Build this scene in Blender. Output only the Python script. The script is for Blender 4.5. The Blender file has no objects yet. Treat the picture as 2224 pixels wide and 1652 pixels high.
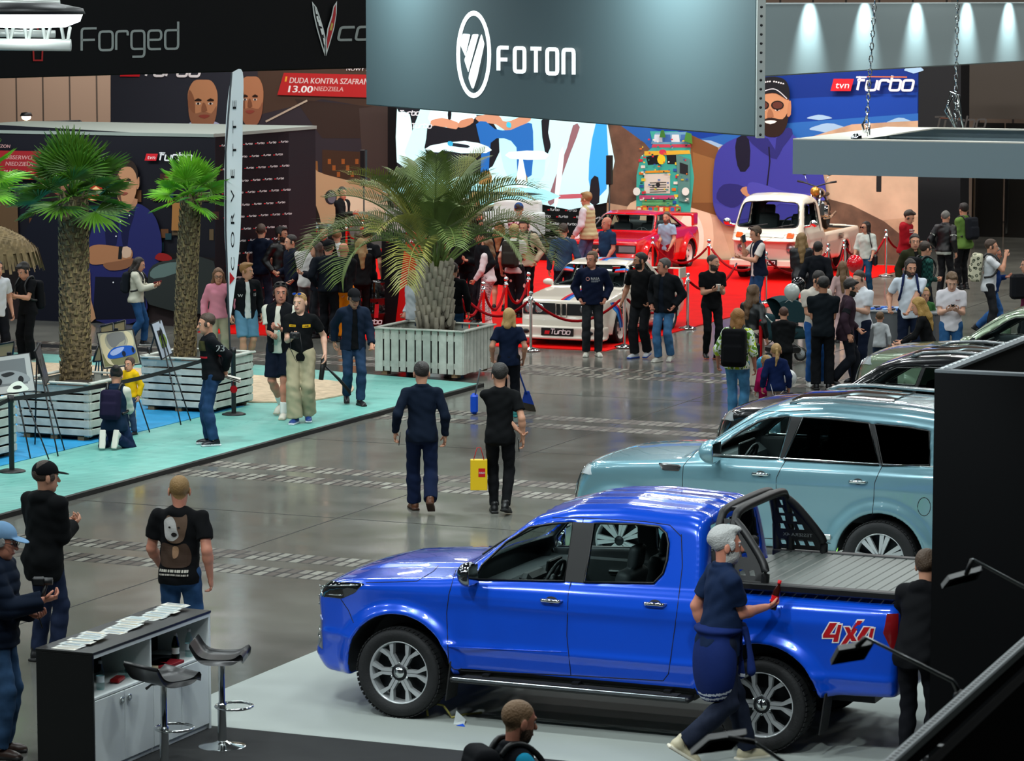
import bpy, math, random
import numpy as np
from mathutils import Vector, Matrix
from mathutils.geometry import tessellate_polygon
from mathutils.bvhtree import BVHTree
random.seed(7)
RNG=np.random.RandomState(5)
PI=math.pi
SC=bpy.context.scene
COL=SC.collection
#  camera
FPX, IW, IH, CAMZ=7000.0, 2224, 1652, 6.0
PITCH=math.atan(826/FPX)
cam=bpy.data.cameras.new('camera')
cam.sensor_width=36.0
cam.lens=36.0*FPX/IW
cam.clip_end=400
camo=bpy.data.objects.new('camera', cam)
COL.objects.link(camo)
camo.location=(0, 0, CAMZ)
camo.rotation_euler=(PI/2-PITCH, 0, 0)
SC.camera=camo
cam.dof.use_dof=True
cam.dof.focus_distance=38
cam.dof.aperture_fstop=8.0
#  view, world
SC.view_settings.view_transform='Standard'
SC.view_settings.look='None'
SC.view_settings.gamma=1
SC.view_settings.use_curve_mapping=False
SC.view_settings.exposure=0.6
w=bpy.data.worlds.new('hall_air')
SC.world=w
w.use_nodes=True
w.node_tree.nodes['Background'].inputs[0].default_value=(0.50, 0.66, 0.72, 1)
w.node_tree.nodes['Background'].inputs[1].default_value=0.05
# hall axes: a runs along the cars (to the right), b runs into the depth
HA=math.radians(-23.0)
UX=np.array([math.cos(HA), math.sin(HA), 0.0])
VX=np.array([-math.sin(HA), math.cos(HA), 0.0])
ZX=np.array([0, 0, 1.0])
def hall(a, b, z=0.0):
 return UX*a+VX*b+ZX*z
#  lights
def area(loc, sx, sy, power, color=(1, 1, 1), target=None, spread=None):
 l=bpy.data.lights.new('hall_light', 'AREA')
 l.shape='RECTANGLE'
 l.size, l.size_y=sx, sy
 l.energy=power
 l.color=color
 if spread:
  l.spread=spread
 o=bpy.data.objects.new('hall_light', l)
 COL.objects.link(o)
 o.location=loc
 d=Vector(target)-Vector(loc)if target is not None else Vector((0, 0, -1))
 o.rotation_euler=d.to_track_quat('-Z', 'Y').to_euler()
 return o
def spot(loc, target, power, angle=50, blend=0.6, color=(1, 1, 1), r=0.08):
 l=bpy.data.lights.new('spot_light', 'SPOT')
 l.energy=power
 l.spot_size=math.radians(angle)
 l.spot_blend=blend
 l.color=color
 l.shadow_soft_size=r
 o=bpy.data.objects.new('spot_light', l)
 COL.objects.link(o)
 o.location=loc
 d=Vector(target)-Vector(loc)
 o.rotation_euler=d.to_track_quat('-Z', 'Y').to_euler()
 return o
COOL=(0.80, 0.96, 1.0)
WARM=(1.0, 0.86, 0.68)
# rows of luminaires under the hall roof
for ia, a in enumerate((-34, -28, -22, -16, -10, -4)):
 for ib, b in enumerate((14, 22, 30, 38, 46, 54, 62, 70)):
  p=hall(a+(1.5 if ib%2 else 0), b, 11.0)
  area(p, 1.6, 0.5, 150 if ib<5 else 190, (0.90, 0.99, 1.0)if ib<5 else(1.0, 0.97, 0.93))
# stand lighting over the pick-up and the off-roader
for a, b, z, pw in((-12.0, 20.5, 5.2, 150), (-9.5, 19.5, 5.2, 190), (-7.0, 20.0, 5.2, 170), (-13.2, 26.0, 5.6, 110), (-10.5, 25.5, 5.6, 130), (-8.0, 27.5, 5.6, 130), (-8.5, 33.0, 5.8, 120)):
 p=hall(a, b, z)
 spot(p, hall(a+0.4, b+3.2, 0.4), pw*1.5, 75, 0.8, (0.90, 0.99, 1.0), 0.10)
# area lights washing the stage back wall and the cube print
area(hall(-22.5, 66.5, 8.0), 5, 0.5, 300, (1.0, 0.95, 0.88), hall(-22.5, 70.9, 2.0))  # added to brighten the desert mural
area(hall(-36, 66.5, 8.5), 6, 0.5, 200, (1.0, 0.95, 0.88), hall(-36, 71.5, 3.0))
area(hall(-31.5, 48.5, 6.5), 5, 0.5, 160, (0.95, 0.98, 1.0), hall(-31.5, 52.2, 1.5))
# added spots that brighten the palm deck and planters
for a, b, pw in((-24.5, 33.0, 700), (-21.0, 38.0, 800), (-24.5, 41.5, 800), (-20.5, 45.0, 800), (-21.5, 28.5, 500)):
 spot(hall(a+1.0, b-3.0, 8.0), hall(a, b, 0.5), pw, 60, 0.8, (0.96, 1.0, 0.98), 0.15)
# spots over the classic cars
for a, b, pw in((-21.5, 53.5, 450), (-23.5, 66.0, 420), (-21.0, 66.5, 380), (-27.0, 58.0, 500)):
 spot(hall(a+1.5, b-4.0, 8.5), hall(a, b, 0.5), pw, 60, 0.8, (1.0, 0.97, 0.92), 0.15)
#  pixel helpers (2224 x 1652 frame)
_c, _s=math.cos(PITCH), math.sin(PITCH)
CAM=np.array([0, 0, CAMZ])
def ray(px, py):
 u, v=(px-IW/2)/FPX, -(py-IH/2)/FPX
 return np.array([u, _c+v*_s, -_s+v*_c])
def G(px, py, z=0.0):
 d=ray(px, py)
 return CAM+d*((z-CAMZ)/d[2])
def at(px, py, Y):
 d=ray(px, py)
 return CAM+d*(Y/d[1])
def on_plane(px, py, p0, n):
 d=ray(px, py)
 return CAM+d*(np.dot(np.asarray(p0)-CAM, n)/np.dot(d, n))
#  materials
def lin(c):
 if isinstance(c, str):
  c=c.lstrip('#')
  c=[int(c[i:i+2], 16)/255 for i in(0, 2, 4)]
  c=[x/12.92 if x<=0.04045 else((x+0.055)/1.055)**2.4 for x in c]
 return(c[0], c[1], c[2], 1.0)
MATS={}
def mat(name, color='#888888', rough=0.5, metal=0.0, emit=0.0, coat=0.0, spec=0.5, bump=0.0, bscale=40.0, var=0.0, vscale=6.0, alpha=None, trans=0.0, sheen=0.0):
 if name in MATS:
  return MATS[name]
 m=bpy.data.materials.new(name)
 m.use_nodes=True
 nt=m.node_tree
 b=nt.nodes['Principled BSDF']
 c=lin(color)
 b.inputs['Base Color'].default_value=c
 b.inputs['Roughness'].default_value=rough
 b.inputs['Metallic'].default_value=metal
 b.inputs['Specular IOR Level'].default_value=spec
 if emit:
  b.inputs['Emission Color'].default_value=c
  b.inputs['Emission Strength'].default_value=emit
 if coat:
  b.inputs['Coat Weight'].default_value=coat
  b.inputs['Coat Roughness'].default_value=0.03
 if sheen:
  b.inputs['Sheen Weight'].default_value=sheen
 if trans:
  b.inputs['Transmission Weight'].default_value=trans
 if alpha is not None:
  b.inputs['Alpha'].default_value=alpha
 tc=None
 if bump or var:
  tc=nt.nodes.new('ShaderNodeTexCoord')
 if bump:
  n=nt.nodes.new('ShaderNodeTexNoise')
  n.inputs['Scale'].default_value=bscale
  n.inputs['Detail'].default_value=3
  nt.links.new(tc.outputs['Object'], n.inputs['Vector'])
  bp=nt.nodes.new('ShaderNodeBump')
  bp.inputs['Strength'].default_value=bump
  bp.inputs['Distance'].default_value=0.02
  nt.links.new(n.outputs['Fac'], bp.inputs['Height'])
  nt.links.new(bp.outputs['Normal'], b.inputs['Normal'])
 if var:
  n=nt.nodes.new('ShaderNodeTexNoise')
  n.inputs['Scale'].default_value=vscale
  n.inputs['Detail'].default_value=4
  nt.links.new(tc.outputs['Object'], n.inputs['Vector'])
  r=nt.nodes.new('ShaderNodeValToRGB')
  r.color_ramp.elements[0].position=0.3
  r.color_ramp.elements[1].position=0.7
  r.color_ramp.elements[0].color=[x*(1-var)for x in c[:3]]+[1]
  r.color_ramp.elements[1].color=[min(1, x*(1+var))for x in c[:3]]+[1]
  nt.links.new(n.outputs['Fac'], r.inputs['Fac'])
  nt.links.new(r.outputs['Color'], b.inputs['Base Color'])
 MATS[name]=m
 return m
def flat(color, rough=0.6, **k):
 return mat('colour_%s_%d'%(color.lstrip('#'), int(rough*100)), color, rough, spec=0.2, **k)
def glass_mat(name, tint='#9fb8b8', gloss=0.12):
 if name in MATS:
  return MATS[name]
 m=bpy.data.materials.new(name)
 m.use_nodes=True
 nt=m.node_tree
 nt.nodes.remove(nt.nodes['Principled BSDF'])
 t=nt.nodes.new('ShaderNodeBsdfTransparent')
 t.inputs[0].default_value=lin(tint)
 g=nt.nodes.new('ShaderNodeBsdfGlossy')
 g.inputs['Roughness'].default_value=0.02
 f=nt.nodes.new('ShaderNodeFresnel')
 f.inputs[0].default_value=1.45
 mx=nt.nodes.new('ShaderNodeMixShader')
 ge=nt.nodes.new('ShaderNodeNewGeometry')
 mu=nt.nodes.new('ShaderNodeMath')
 mu.operation='MULTIPLY_ADD'
 mu.inputs[1].default_value=-1
 mu.inputs[2].default_value=1
 nt.links.new(ge.outputs['Backfacing'], mu.inputs[0])
 mv=nt.nodes.new('ShaderNodeMath')
 mv.operation='MULTIPLY'
 nt.links.new(mu.outputs[0], mv.inputs[0])
 nt.links.new(f.outputs[0], mv.inputs[1])
 nt.links.new(mv.outputs[0], mx.inputs[0])
 nt.links.new(t.outputs[0], mx.inputs[1])
 nt.links.new(g.outputs[0], mx.inputs[2])
 nt.links.new(mx.outputs[0], nt.nodes['Material Output'].inputs[0])
 MATS[name]=m
 return m
CHROME=mat('chrome', '#d8dcdc', 0.12, 1.0)
BLACK=mat('black_plastic', '#0d0e10', 0.45)
RUBBER=mat('rubber', '#111214', 0.75, bump=0.2, bscale=60)
WHITEPAINT=mat('white_laminate', '#dfe6e6', 0.45)
#  mesh builder
def frame_from(d, up=(0, 0, 1)):
 d=np.asarray(d, float)
 d=d/(np.linalg.norm(d)+1e-12)
 up=np.asarray(up, float)
 if abs(d@up)>0.98:
  up=np.array([1.0, 0, 0])if abs(d[0])<0.9 else np.array([0, 1.0, 0])
 s=np.cross(d, up)
 s/=np.linalg.norm(s)
 return s, np.cross(s, d), d
def rot(ax, ang):
 return np.array(Matrix.Rotation(ang, 3, ax))
class MB:
 def __init__(self):
  self.v, self.f, self.m, self.s, self.mats=[], [], [], [], []
  self.M=None
 def slot(self, m):
  if m not in self.mats:
   self.mats.append(m)
  return self.mats.index(m)
 def add(self, vs, fs, m, smooth=False):
  o=len(self.v)
  k=self.slot(m)
  if self.M is not None:
   R, t=self.M
   vs=[R@np.asarray(p, float)+t for p in vs]
  self.v.extend([tuple(map(float, p))for p in vs])
  for q in fs:
   self.f.append(tuple(i+o for i in q))
   self.m.append(k)
   self.s.append(smooth)
 def box(self, c, s, m, R=None, bev=0.0):
  c=np.asarray(c, float)
  h=np.asarray(s, float)/2
  b=min(bev, h.min()*0.9)
  if b<=0:
   vs=[np.array([x, y, z])*h for x in(-1, 1)for y in(-1, 1)for z in(-1, 1)]
   fs=[(0, 1, 3, 2), (4, 6, 7, 5), (0, 4, 5, 1), (2, 3, 7, 6), (0, 2, 6, 4), (1, 5, 7, 3)]
  else:
   vs, idx=[], {}
   for x in(-1, 1):
    for y in(-1, 1):
     for z in(-1, 1):
      for a in range(3):
       p=np.array([x, y, z])*(h-b)
       p[a]=(x, y, z)[a]*h[a]
       idx[(x, y, z, a)]=len(vs)
       vs.append(p)
   fs=[]
   for a in range(3):
    o1, o2=[i for i in range(3)if i!=a]
    for sg in(-1, 1):
     q=[]
     for s1, s2 in((-1, -1), (1, -1), (1, 1), (-1, 1)):
      k=[0, 0, 0]
      k[a], k[o1], k[o2]=sg, s1, s2
      q.append(idx[(*k, a)])
     fs.append(tuple(q))
    for s1 in(-1, 1):
     for s2 in(-1, 1):
      k0, k1=[0]*3, [0]*3
      k0[a], k0[o1], k0[o2]=-1, s1, s2
      k1[a], k1[o1], k1[o2]=1, s1, s2
      fs.append((idx[(*k0, o1)], idx[(*k1, o1)], idx[(*k1, o2)], idx[(*k0, o2)]))
   for x in(-1, 1):
    for y in(-1, 1):
     for z in(-1, 1):
      fs.append(tuple(idx[(x, y, z, a)]for a in range(3)))
  if R is not None:
   vs=[R@p for p in vs]
  self.add([p+c for p in vs], fs, m, False)
 def tube(self, path, r, m, seg=8, caps=True, flat=None, up=(0, 0, 1), closed=False):
  P=[np.asarray(p, float)for p in path]
  n=len(P)
  rs=r if hasattr(r, '__len__')else[r]*n
  vs=[]
  for i in range(n):
   if closed:
    d=P[(i+1)%n]-P[i-1]
   else:
    d=P[min(i+1, n-1)]-P[max(i-1, 0)]
   s, u, _=frame_from(d, up)
   for k in range(seg):
    a=2*PI*k/seg
    vs.append(P[i]+rs[i]*(math.cos(a)*s*(flat or 1.0)+math.sin(a)*u))
  fs=[]
  for i in range(n if closed else n-1):
   j=(i+1)%n
   for k in range(seg):
    l=(k+1)%seg
    fs.append((i*seg+k, i*seg+l, j*seg+l, j*seg+k))
  if caps and not closed:
   fs.append(tuple(range(seg-1, -1, -1)))
   fs.append(tuple((n-1)*seg+k for k in range(seg)))
  self.add(vs, fs, m, True)
 def lathe(self, prof, m, c=(0, 0, 0), R=None, seg=24, smooth=True):
  vs, fs=[], []
  n=len(prof)
  for k in range(seg):
   a=2*PI*k/seg
   for r, z in prof:
    p=np.array([r*math.cos(a), r*math.sin(a), z])
    vs.append((R@p if R is not None else p)+np.asarray(c, float))
  for k in range(seg):
   l=(k+1)%seg
   for i in range(n-1):
    fs.append((k*n+i, l*n+i, l*n+i+1, k*n+i+1))
  self.add(vs, fs, m, smooth)
 def sphere(self, c, r, m, seg=14, R=None):
  r=np.asarray(r, float)*np.ones(3)
  vs, fs=[], []
  rings=max(6, seg//2)
  for i in range(rings+1):
   t=PI*i/rings
   for k in range(seg):
    a=2*PI*k/seg
    p=np.array([math.sin(t)*math.cos(a), math.sin(t)*math.sin(a), math.cos(t)])*r
    vs.append((R@p if R is not None else p)+np.asarray(c, float))
  for i in range(rings):
   for k in range(seg):
    l=(k+1)%seg
    fs.append((i*seg+k, (i+1)*seg+k, (i+1)*seg+l, i*seg+l))
  self.add(vs, fs, m, True)
 def prism(self, poly, fn, m, t=0.01, smooth=False):
  """extrude a 2-D outline; fn(x, y, h) maps outline point and height h (0 or t) to 3-D"""
  n=len(poly)
  tri=tessellate_polygon([[Vector((p[0], p[1], 0))for p in poly]])
  vs=[fn(p[0], p[1], t)for p in poly]+[fn(p[0], p[1], 0.0)for p in poly]
  fs=[tuple(q)for q in tri]+[tuple(i+n for i in reversed(q))for q in tri]
  fs+=[(i, (i+1)%n, (i+1)%n+n, i+n)for i in range(n)]
  self.add(vs, fs, m, smooth)
 def sheet(self, fn, nu, nv, m, smooth=True):
  vs=[fn(i/nu, j/nv)for i in range(nu+1)for j in range(nv+1)]
  fs=[(i*(nv+1)+j, (i+1)*(nv+1)+j, (i+1)*(nv+1)+j+1, i*(nv+1)+j+1)for i in range(nu)for j in range(nv)]
  self.add(vs, fs, m, smooth)
 def mesh(self, name):
  me=bpy.data.meshes.new(name)
  me.from_pydata(self.v, [], self.f)
  for m in self.mats:
   me.materials.append(m)
  me.polygons.foreach_set('material_index', np.array(self.m, dtype=np.int32))
  me.polygons.foreach_set('use_smooth', np.array(self.s, dtype=bool))
  me.update()
  return me
 def build(self, name, parent=None, label=None, cat=None, group=None, kind=None, loc=None, rz=0.0):
  return link(name, self.mesh(name), parent, label, cat, group, kind, loc, rz)
def link(name, me, parent=None, label=None, cat=None, group=None, kind=None, loc=None, rz=0.0):
 o=bpy.data.objects.new(name, me)
 COL.objects.link(o)
 if parent is not None:
  o.parent=parent
 if loc is not None:
  o.location=tuple(map(float, loc))
 if rz:
  o.rotation_euler=(0, 0, rz)
 for k, v in(('label', label), ('category', cat), ('group', group), ('kind', kind)):
  if v:
   o[k]=v
 return o
def thing(name, label, cat, loc=(0, 0, 0), rz=0.0, group=None):
 return link(name, None, None, label, cat, group, None, loc, rz)
def copy_tree(root, loc=None, rz=None, label=None, scale=None):
 r=root.copy()
 COL.objects.link(r)
 if loc is not None:
  r.location=tuple(map(float, loc))
 if rz is not None:
  r.rotation_euler=(0, 0, rz)
 if scale:
  r.scale=scale if hasattr(scale, '__len__')else(scale, )*3
 if label:
  r['label']=label
 for ch in list(root.children):
  c=ch.copy()
  COL.objects.link(c)
  c.parent=r
  for g in list(ch.children):
   d=g.copy()
   COL.objects.link(d)
   d.parent=c
 return r
#  2-D shapes
def smooth_poly(pts, n=6, closed=True):
 P=[np.asarray(p, float)for p in pts]
 N=len(P)
 out=[]
 for i in range(N if closed else N-1):
  if closed:
   a, b, c, d=P[i-1], P[i], P[(i+1)%N], P[(i+2)%N]
  else:
   a, b, c, d=P[max(i-1, 0)], P[i], P[i+1], P[min(i+2, N-1)]
  for k in range(n):
   t=k/n
   out.append(0.5*(2*b+(c-a)*t+(2*a-5*b+4*c-d)*t*t+(3*b-a-3*c+d)*t**3))
 if not closed:
  out.append(P[-1])
 return out
def round_corners(pts, r, n=4):
 P=[np.asarray(p, float)for p in pts]
 out=[]
 N=len(P)
 for i in range(N):
  a, b, c=P[i-1], P[i], P[(i+1)%N]
  d1, d2=a-b, c-b
  q=min(r, np.linalg.norm(d1)*0.48, np.linalg.norm(d2)*0.48)
  p1, p2=b+d1/(np.linalg.norm(d1)+1e-9)*q, b+d2/(np.linalg.norm(d2)+1e-9)*q
  for k in range(n+1):
   t=k/n
   out.append((1-t)**2*p1+2*t*(1-t)*b+t*t*p2)
 return out
def ellipse(cx, cy, rx, ry, n=28, a0=0.0):
 return[(cx+rx*math.cos(a0+2*PI*k/n), cy+ry*math.sin(a0+2*PI*k/n))for k in range(n)]
def tri_shape(poly):
 poly=[np.asarray(p, float)for p in poly]
 return poly, [tuple(t)for t in tessellate_polygon([[Vector((p[0], p[1], 0))for p in poly]])]
def ring_shape(outer, inner):
 n=len(outer)
 return list(outer)+list(inner), [(i, (i+1)%n, (i+1)%n+n, i+n)for i in range(n)]
def stroke_shape(lines, w):
 """polylines -> ribbons of width w with mitred joints"""
 vs, fs=[], []
 for L in lines:
  P=[np.asarray(p, float)for p in L]
  n=len(P)
  closed=n>2 and np.linalg.norm(P[0]-P[-1])<1e-6
  if closed:
   P=P[:-1]
   n-=1
  o=len(vs)
  for i in range(n):
   if closed or 0<i<n-1:
    d1=P[i]-P[i-1]
    d2=P[(i+1)%n]-P[i]
   else:
    d1=d2=(P[1]-P[0])if i==0 else(P[-1]-P[-2])
   d1=d1/(np.linalg.norm(d1)+1e-9)
   d2=d2/(np.linalg.norm(d2)+1e-9)
   t=d1+d2
   t=t/(np.linalg.norm(t)+1e-9)
   nrm=np.array([-t[1], t[0]])
   k=w/2/max(0.45, nrm@np.array([-d1[1], d1[0]]))
   vs+=[P[i]+nrm*k, P[i]-nrm*k]
  for i in range(n if closed else n-1):
   j=(i+1)%n
   fs.append((o+2*i, o+2*j, o+2*j+1, o+2*i+1))
 return vs, fs
_TXT={}
def text_raw(s):
 if s not in _TXT:
  cu=bpy.data.curves.new('t', 'FONT')
  cu.body=s
  cu.size=1.0
  cu.resolution_u=3
  ob=bpy.data.objects.new('t', cu)
  me=ob.to_mesh()
  vs=[(v.co.x, v.co.y)for v in me.vertices]
  fs=[tuple(p.vertices)for p in me.polygons]
  ob.to_mesh_clear()
  bpy.data.objects.remove(ob)
  bpy.data.curves.remove(cu)
  _TXT[s]=(vs, fs)
 return _TXT[s]
def text_shape(s, x, y, hgt, wid=None, shear=0.0, slope=0.0, bold=0.0, ydown=True):
 """text with its baseline start at (x, y); cap height hgt; total width wid"""
 vs, fs=text_raw(s)
 if not vs:
  return[], []
 xs=[p[0]for p in vs]
 x0, x1=min(xs), max(xs)
 k=hgt/0.72
 kx=wid/(x1-x0)if wid else k
 out=[]
 for p in vs:
  q=(p[0]-x0)*kx+p[1]*k*shear
  out.append((x+q, y+(-1 if ydown else 1)*p[1]*k+q*slope))
 if bold:
  n=len(out)
  out2=[(p[0]+bold, p[1])for p in out]
  return out+out2, list(fs)+[tuple(i+n for i in f)for f in fs]
 return out, fs
# stroke letters, unit cell 1 wide x 1 tall (y up)
def _rr(x0, y0, x1, y1, r=0.16):
 q=round_corners([(x0, y0), (x1, y0), (x1, y1), (x0, y1)], r, 3)
 return q+[q[0]]
def _op(pts, r=0.16):
 P=[np.asarray(p, float)for p in pts]
 out=[P[0]]
 for i in range(1, len(P)-1):
  a, b, c=P[i-1], P[i], P[i+1]
  d1, d2=a-b, c-b
  q=min(r, np.linalg.norm(d1)*.48, np.linalg.norm(d2)*.48)
  p1, p2=b+d1/np.linalg.norm(d1)*q, b+d2/np.linalg.norm(d2)*q
  for k in range(4):
   t=k/3
   out.append((1-t)**2*p1+2*t*(1-t)*b+t*t*p2)
 return out+[P[-1]]
LET={'F':[_op([(0, 0), (0, 1), (.85, 1)]), [(0, .48), (.75, .48)]], 'O':[_rr(0, 0, .8, 1)], 'T':[[(-.05, 1), (.85, 1)], [(.4, 1), (.4, 0)]], 'N':[_op([(0, 0), (0, 1), (.8, 1), (.8, 0)])], 'o':[_rr(0, 0, .72, .72)], 'r':[_op([(0, 0), (0, .72), (.62, .72), (.62, .55)])], 'g':[_op([(.7, 0.02), (0, 0.02), (0, .72), (.7, .72), (.7, -.28), (.05, -.28)])], 'e':[_op([(.68, 0), (0, 0), (0, .72), (.7, .72), (.7, .36), (0.02, .36)])], 'd':[_op([(.7, 1.05), (.7, 0), (0, 0), (0, .72), (.7, .72)])], 'u':[_op([(0, .72), (0, 0), (.7, 0), (.7, .72)])], 'b':[_op([(0, 1.05), (0, 0), (.7, 0), (.7, .72), (0, .72)])], 't':[[(.05, 1.0), (.05, 0)], [(-.1, .72), (.45, .72)]], 'c':[_op([(.8, 0), (0, 0), (0, .72), (.8, .72)])], }
def stroke_word(word, x, y, h, adv, wstroke, shear=0.0, slope=0.0, sx=1.0, ydown=True):
 L=[]
 cx=0.0
 for ch in word:
  for pl in LET[ch]:
   q=[]
   for p in pl:
    X=(p[0]*sx+cx)*h+p[1]*h*shear
    q.append((x+X, y+(-1 if ydown else 1)*p[1]*h+X*slope))
   L.append(q)
  cx+=adv*(0.72 if ch=='t' else(0.9 if ch=='r' else 1.0))
 return stroke_shape(L, wstroke)
class Poster:
 """flat printed board: shapes given in picture coordinates, laid on one plane in the place"""
 def __init__(self, p0, n, step=0.0008):
  self.p0=np.asarray(p0, float)
  self.n=np.asarray(n, float)/np.linalg.norm(n)
  if self.n@(CAM-self.p0)<0:
   self.n=-self.n
  self.k=0
  self.step=step
  self.mb=MB()
 def shape(self, sh, m):
  vs, fs=sh
  if not vs:
   return
  self.k+=1
  if isinstance(m, str):
   m=flat(m, 0.55)
  off=self.n*self.step*self.k
  self.mb.add([on_plane(p[0], p[1], self.p0, self.n)+off for p in vs], fs, m)
 def poly(self, pts, m, sm=0):
  self.shape(tri_shape(smooth_poly(pts, sm)if sm else pts), m)
 def board(self, pts, m, t=0.06):
  """solid board behind the print"""
  if isinstance(m, str):
   m=flat(m, 0.55)
  q=[on_plane(p[0], p[1], self.p0, self.n)for p in pts]
  n=len(q)
  tri=tessellate_polygon([[Vector((p[0], p[1], 0))for p in pts]])
  vs=q+[p-self.n*t for p in q]
  self.mb.add(vs, [tuple(f)for f in tri]+[tuple(i+n for i in f)for f in tri]+[(i, (i+1)%n, (i+1)%n+n, i+n)for i in range(n)], m)
def turbo_logo(ps, x, y, h, slope=0.0, full=True):
 """small 'tvn turbo' mark: red tag and white slanted letters; x, y = lower left"""
 red, wh=flat('#c8202a'), flat('#e8e8ea')
 if full and h<9:
  ps.poly([(x+h*.5, y-h*.05), (x+h*1.3, y-h*.05+h*slope), (x+h*1.42, y-h*.5), (x+h*.62, y-h*.5)], red)
 elif full:
  ps.poly([(x, y), (x+h*1.25, y+h*1.25*slope), (x+h*1.45, y+h*1.45*slope-h*.75), (x+h*.2, y+h*.2*slope-h*.75)], red)
  ps.shape(text_shape('tvn', x+h*.28, y-h*.17+h*.25*slope, h*.42, h*.85, 0.2, slope), wh)
 x2=x+(h*1.5 if full else 0)
 y2=y+(h*1.5*slope if full else 0)
 ps.shape(stroke_word('turbo', x2+h*.12, y2-h*.06, h*.86, 0.90, h*.15, 0.22, slope, 1.0), wh)
 ps.shape(stroke_shape([[(x2+h*.1, y2-h*.86+h*.1*slope), (x2+h*.75, y2-h*.86+h*.75*slope)]], h*.10), wh)
#  the hall
def slab(name, pts_ab, z0, z1, m, **k):
 """flat slab with corners in hall coordinates"""
 mb=MB()
 cx=np.mean([p[0]for p in pts_ab])
 cy=np.mean([p[1]for p in pts_ab])
 mb.prism([(p[0]-cx, p[1]-cy)for p in pts_ab], lambda x, y, h:(x, y, h), m, t=z1-z0)
 return mb.build(name, loc=hall(cx, cy, z0), rz=HA, **k)
def floor_material():
 m=bpy.data.materials.new('polished_concrete')
 m.use_nodes=True
 nt=m.node_tree
 L=nt.links.new
 b=nt.nodes['Principled BSDF']
 tc=nt.nodes.new('ShaderNodeTexCoord')
 n1=nt.nodes.new('ShaderNodeTexNoise')
 n1.inputs['Scale'].default_value=0.35
 n1.inputs['Detail'].default_value=5
 n1.inputs['Roughness'].default_value=0.5
 L(tc.outputs['Object'], n1.inputs['Vector'])
 r=nt.nodes.new('ShaderNodeValToRGB')
 r.color_ramp.elements[0].position=0.2
 r.color_ramp.elements[0].color=lin('#52524e')
 r.color_ramp.elements[1].position=0.8
 r.color_ramp.elements[1].color=lin('#77776f')
 L(n1.outputs['Fac'], r.inputs['Fac'])
 L(r.outputs['Color'], b.inputs['Base Color'])
 n2=nt.nodes.new('ShaderNodeTexNoise')
 n2.inputs['Scale'].default_value=1.3
 n2.inputs['Detail'].default_value=3
 L(tc.outputs['Object'], n2.inputs['Vector'])
 mr=nt.nodes.new('ShaderNodeMapRange')
 mr.inputs['From Min'].default_value=0.3
 mr.inputs['From Max'].default_value=0.7
 mr.inputs['To Min'].default_value=0.10
 mr.inputs['To Max'].default_value=0.22
 L(n2.outputs['Fac'], mr.inputs['Value'])
 L(mr.outputs['Result'], b.inputs['Roughness'])
 b.inputs['Specular IOR Level'].default_value=0.55
 n3=nt.nodes.new('ShaderNodeTexNoise')
 n3.inputs['Scale'].default_value=2.5
 L(tc.outputs['Object'], n3.inputs['Vector'])
 bp=nt.nodes.new('ShaderNodeBump')
 bp.inputs['Strength'].default_value=0.02
 L(n3.outputs['Fac'], bp.inputs['Height'])
 L(bp.outputs['Normal'], b.inputs['Normal'])
 return m
def brick_material():
 m=bpy.data.materials.new('cobble_strip')
 m.use_nodes=True
 nt=m.node_tree
 L=nt.links.new
 b=nt.nodes['Principled BSDF']
 tc=nt.nodes.new('ShaderNodeTexCoord')
 mp=nt.nodes.new('ShaderNodeMapping')
 mp.inputs['Rotation'].default_value=(0, 0, math.radians(90))
 L(tc.outputs['Object'], mp.inputs['Vector'])
 t=nt.nodes.new('ShaderNodeTexBrick')
 t.offset=0.0
 t.inputs['Scale'].default_value=1.0
 t.inputs['Brick Width'].default_value=0.46
 t.inputs['Row Height'].default_value=0.135
 t.inputs['Mortar Size'].default_value=0.02
 t.inputs['Bias'].default_value=-0.05
 t.inputs['Color1'].default_value=lin('#86847a')
 t.inputs['Color2'].default_value=lin('#3e322c')
 t.inputs['Mortar'].default_value=lin('#1c1a18')
 L(mp.outputs['Vector'], t.inputs['Vector'])
 L(t.outputs['Color'], b.inputs['Base Color'])
 b.inputs['Roughness'].default_value=0.42
 b.inputs['Specular IOR Level'].default_value=0.3
 return m
FLOORM=floor_material()
mb=MB()
mb.box((0, 0, -0.05), (90, 110, 0.1), FLOORM)
mb.build('floor', kind='structure', loc=hall(-16, 45), rz=HA)
bm_=brick_material()
tn=0
for bb in(30.35, 36.35, 42.35, 48.35):
 for off in(-0.42, 0.42):
  tn+=1
  slab('trim_%d'%tn, [(-34, bb+off-.23), (2, bb+off-.23), (2, bb+off+.23), (-34, bb+off+.23)], 0.0, 0.002, bm_, kind='structure')
jm=flat('#2e2d2a', 0.5)
for a in(-28.4, -22.4, -16.4, -10.4):
 tn+=1
 slab('trim_%d'%tn, [(a, 12), (a+.02, 12), (a+.02, 80), (a, 80)], 0.0, 0.0015, jm, kind='structure')
for b_ in(33.4, 39.4, 45.4):
 tn+=1
 slab('trim_%d'%tn, [(-34, b_), (2, b_), (2, b_+.02), (-34, b_+.02)], 0.0, 0.0015, jm, kind='structure')
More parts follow.
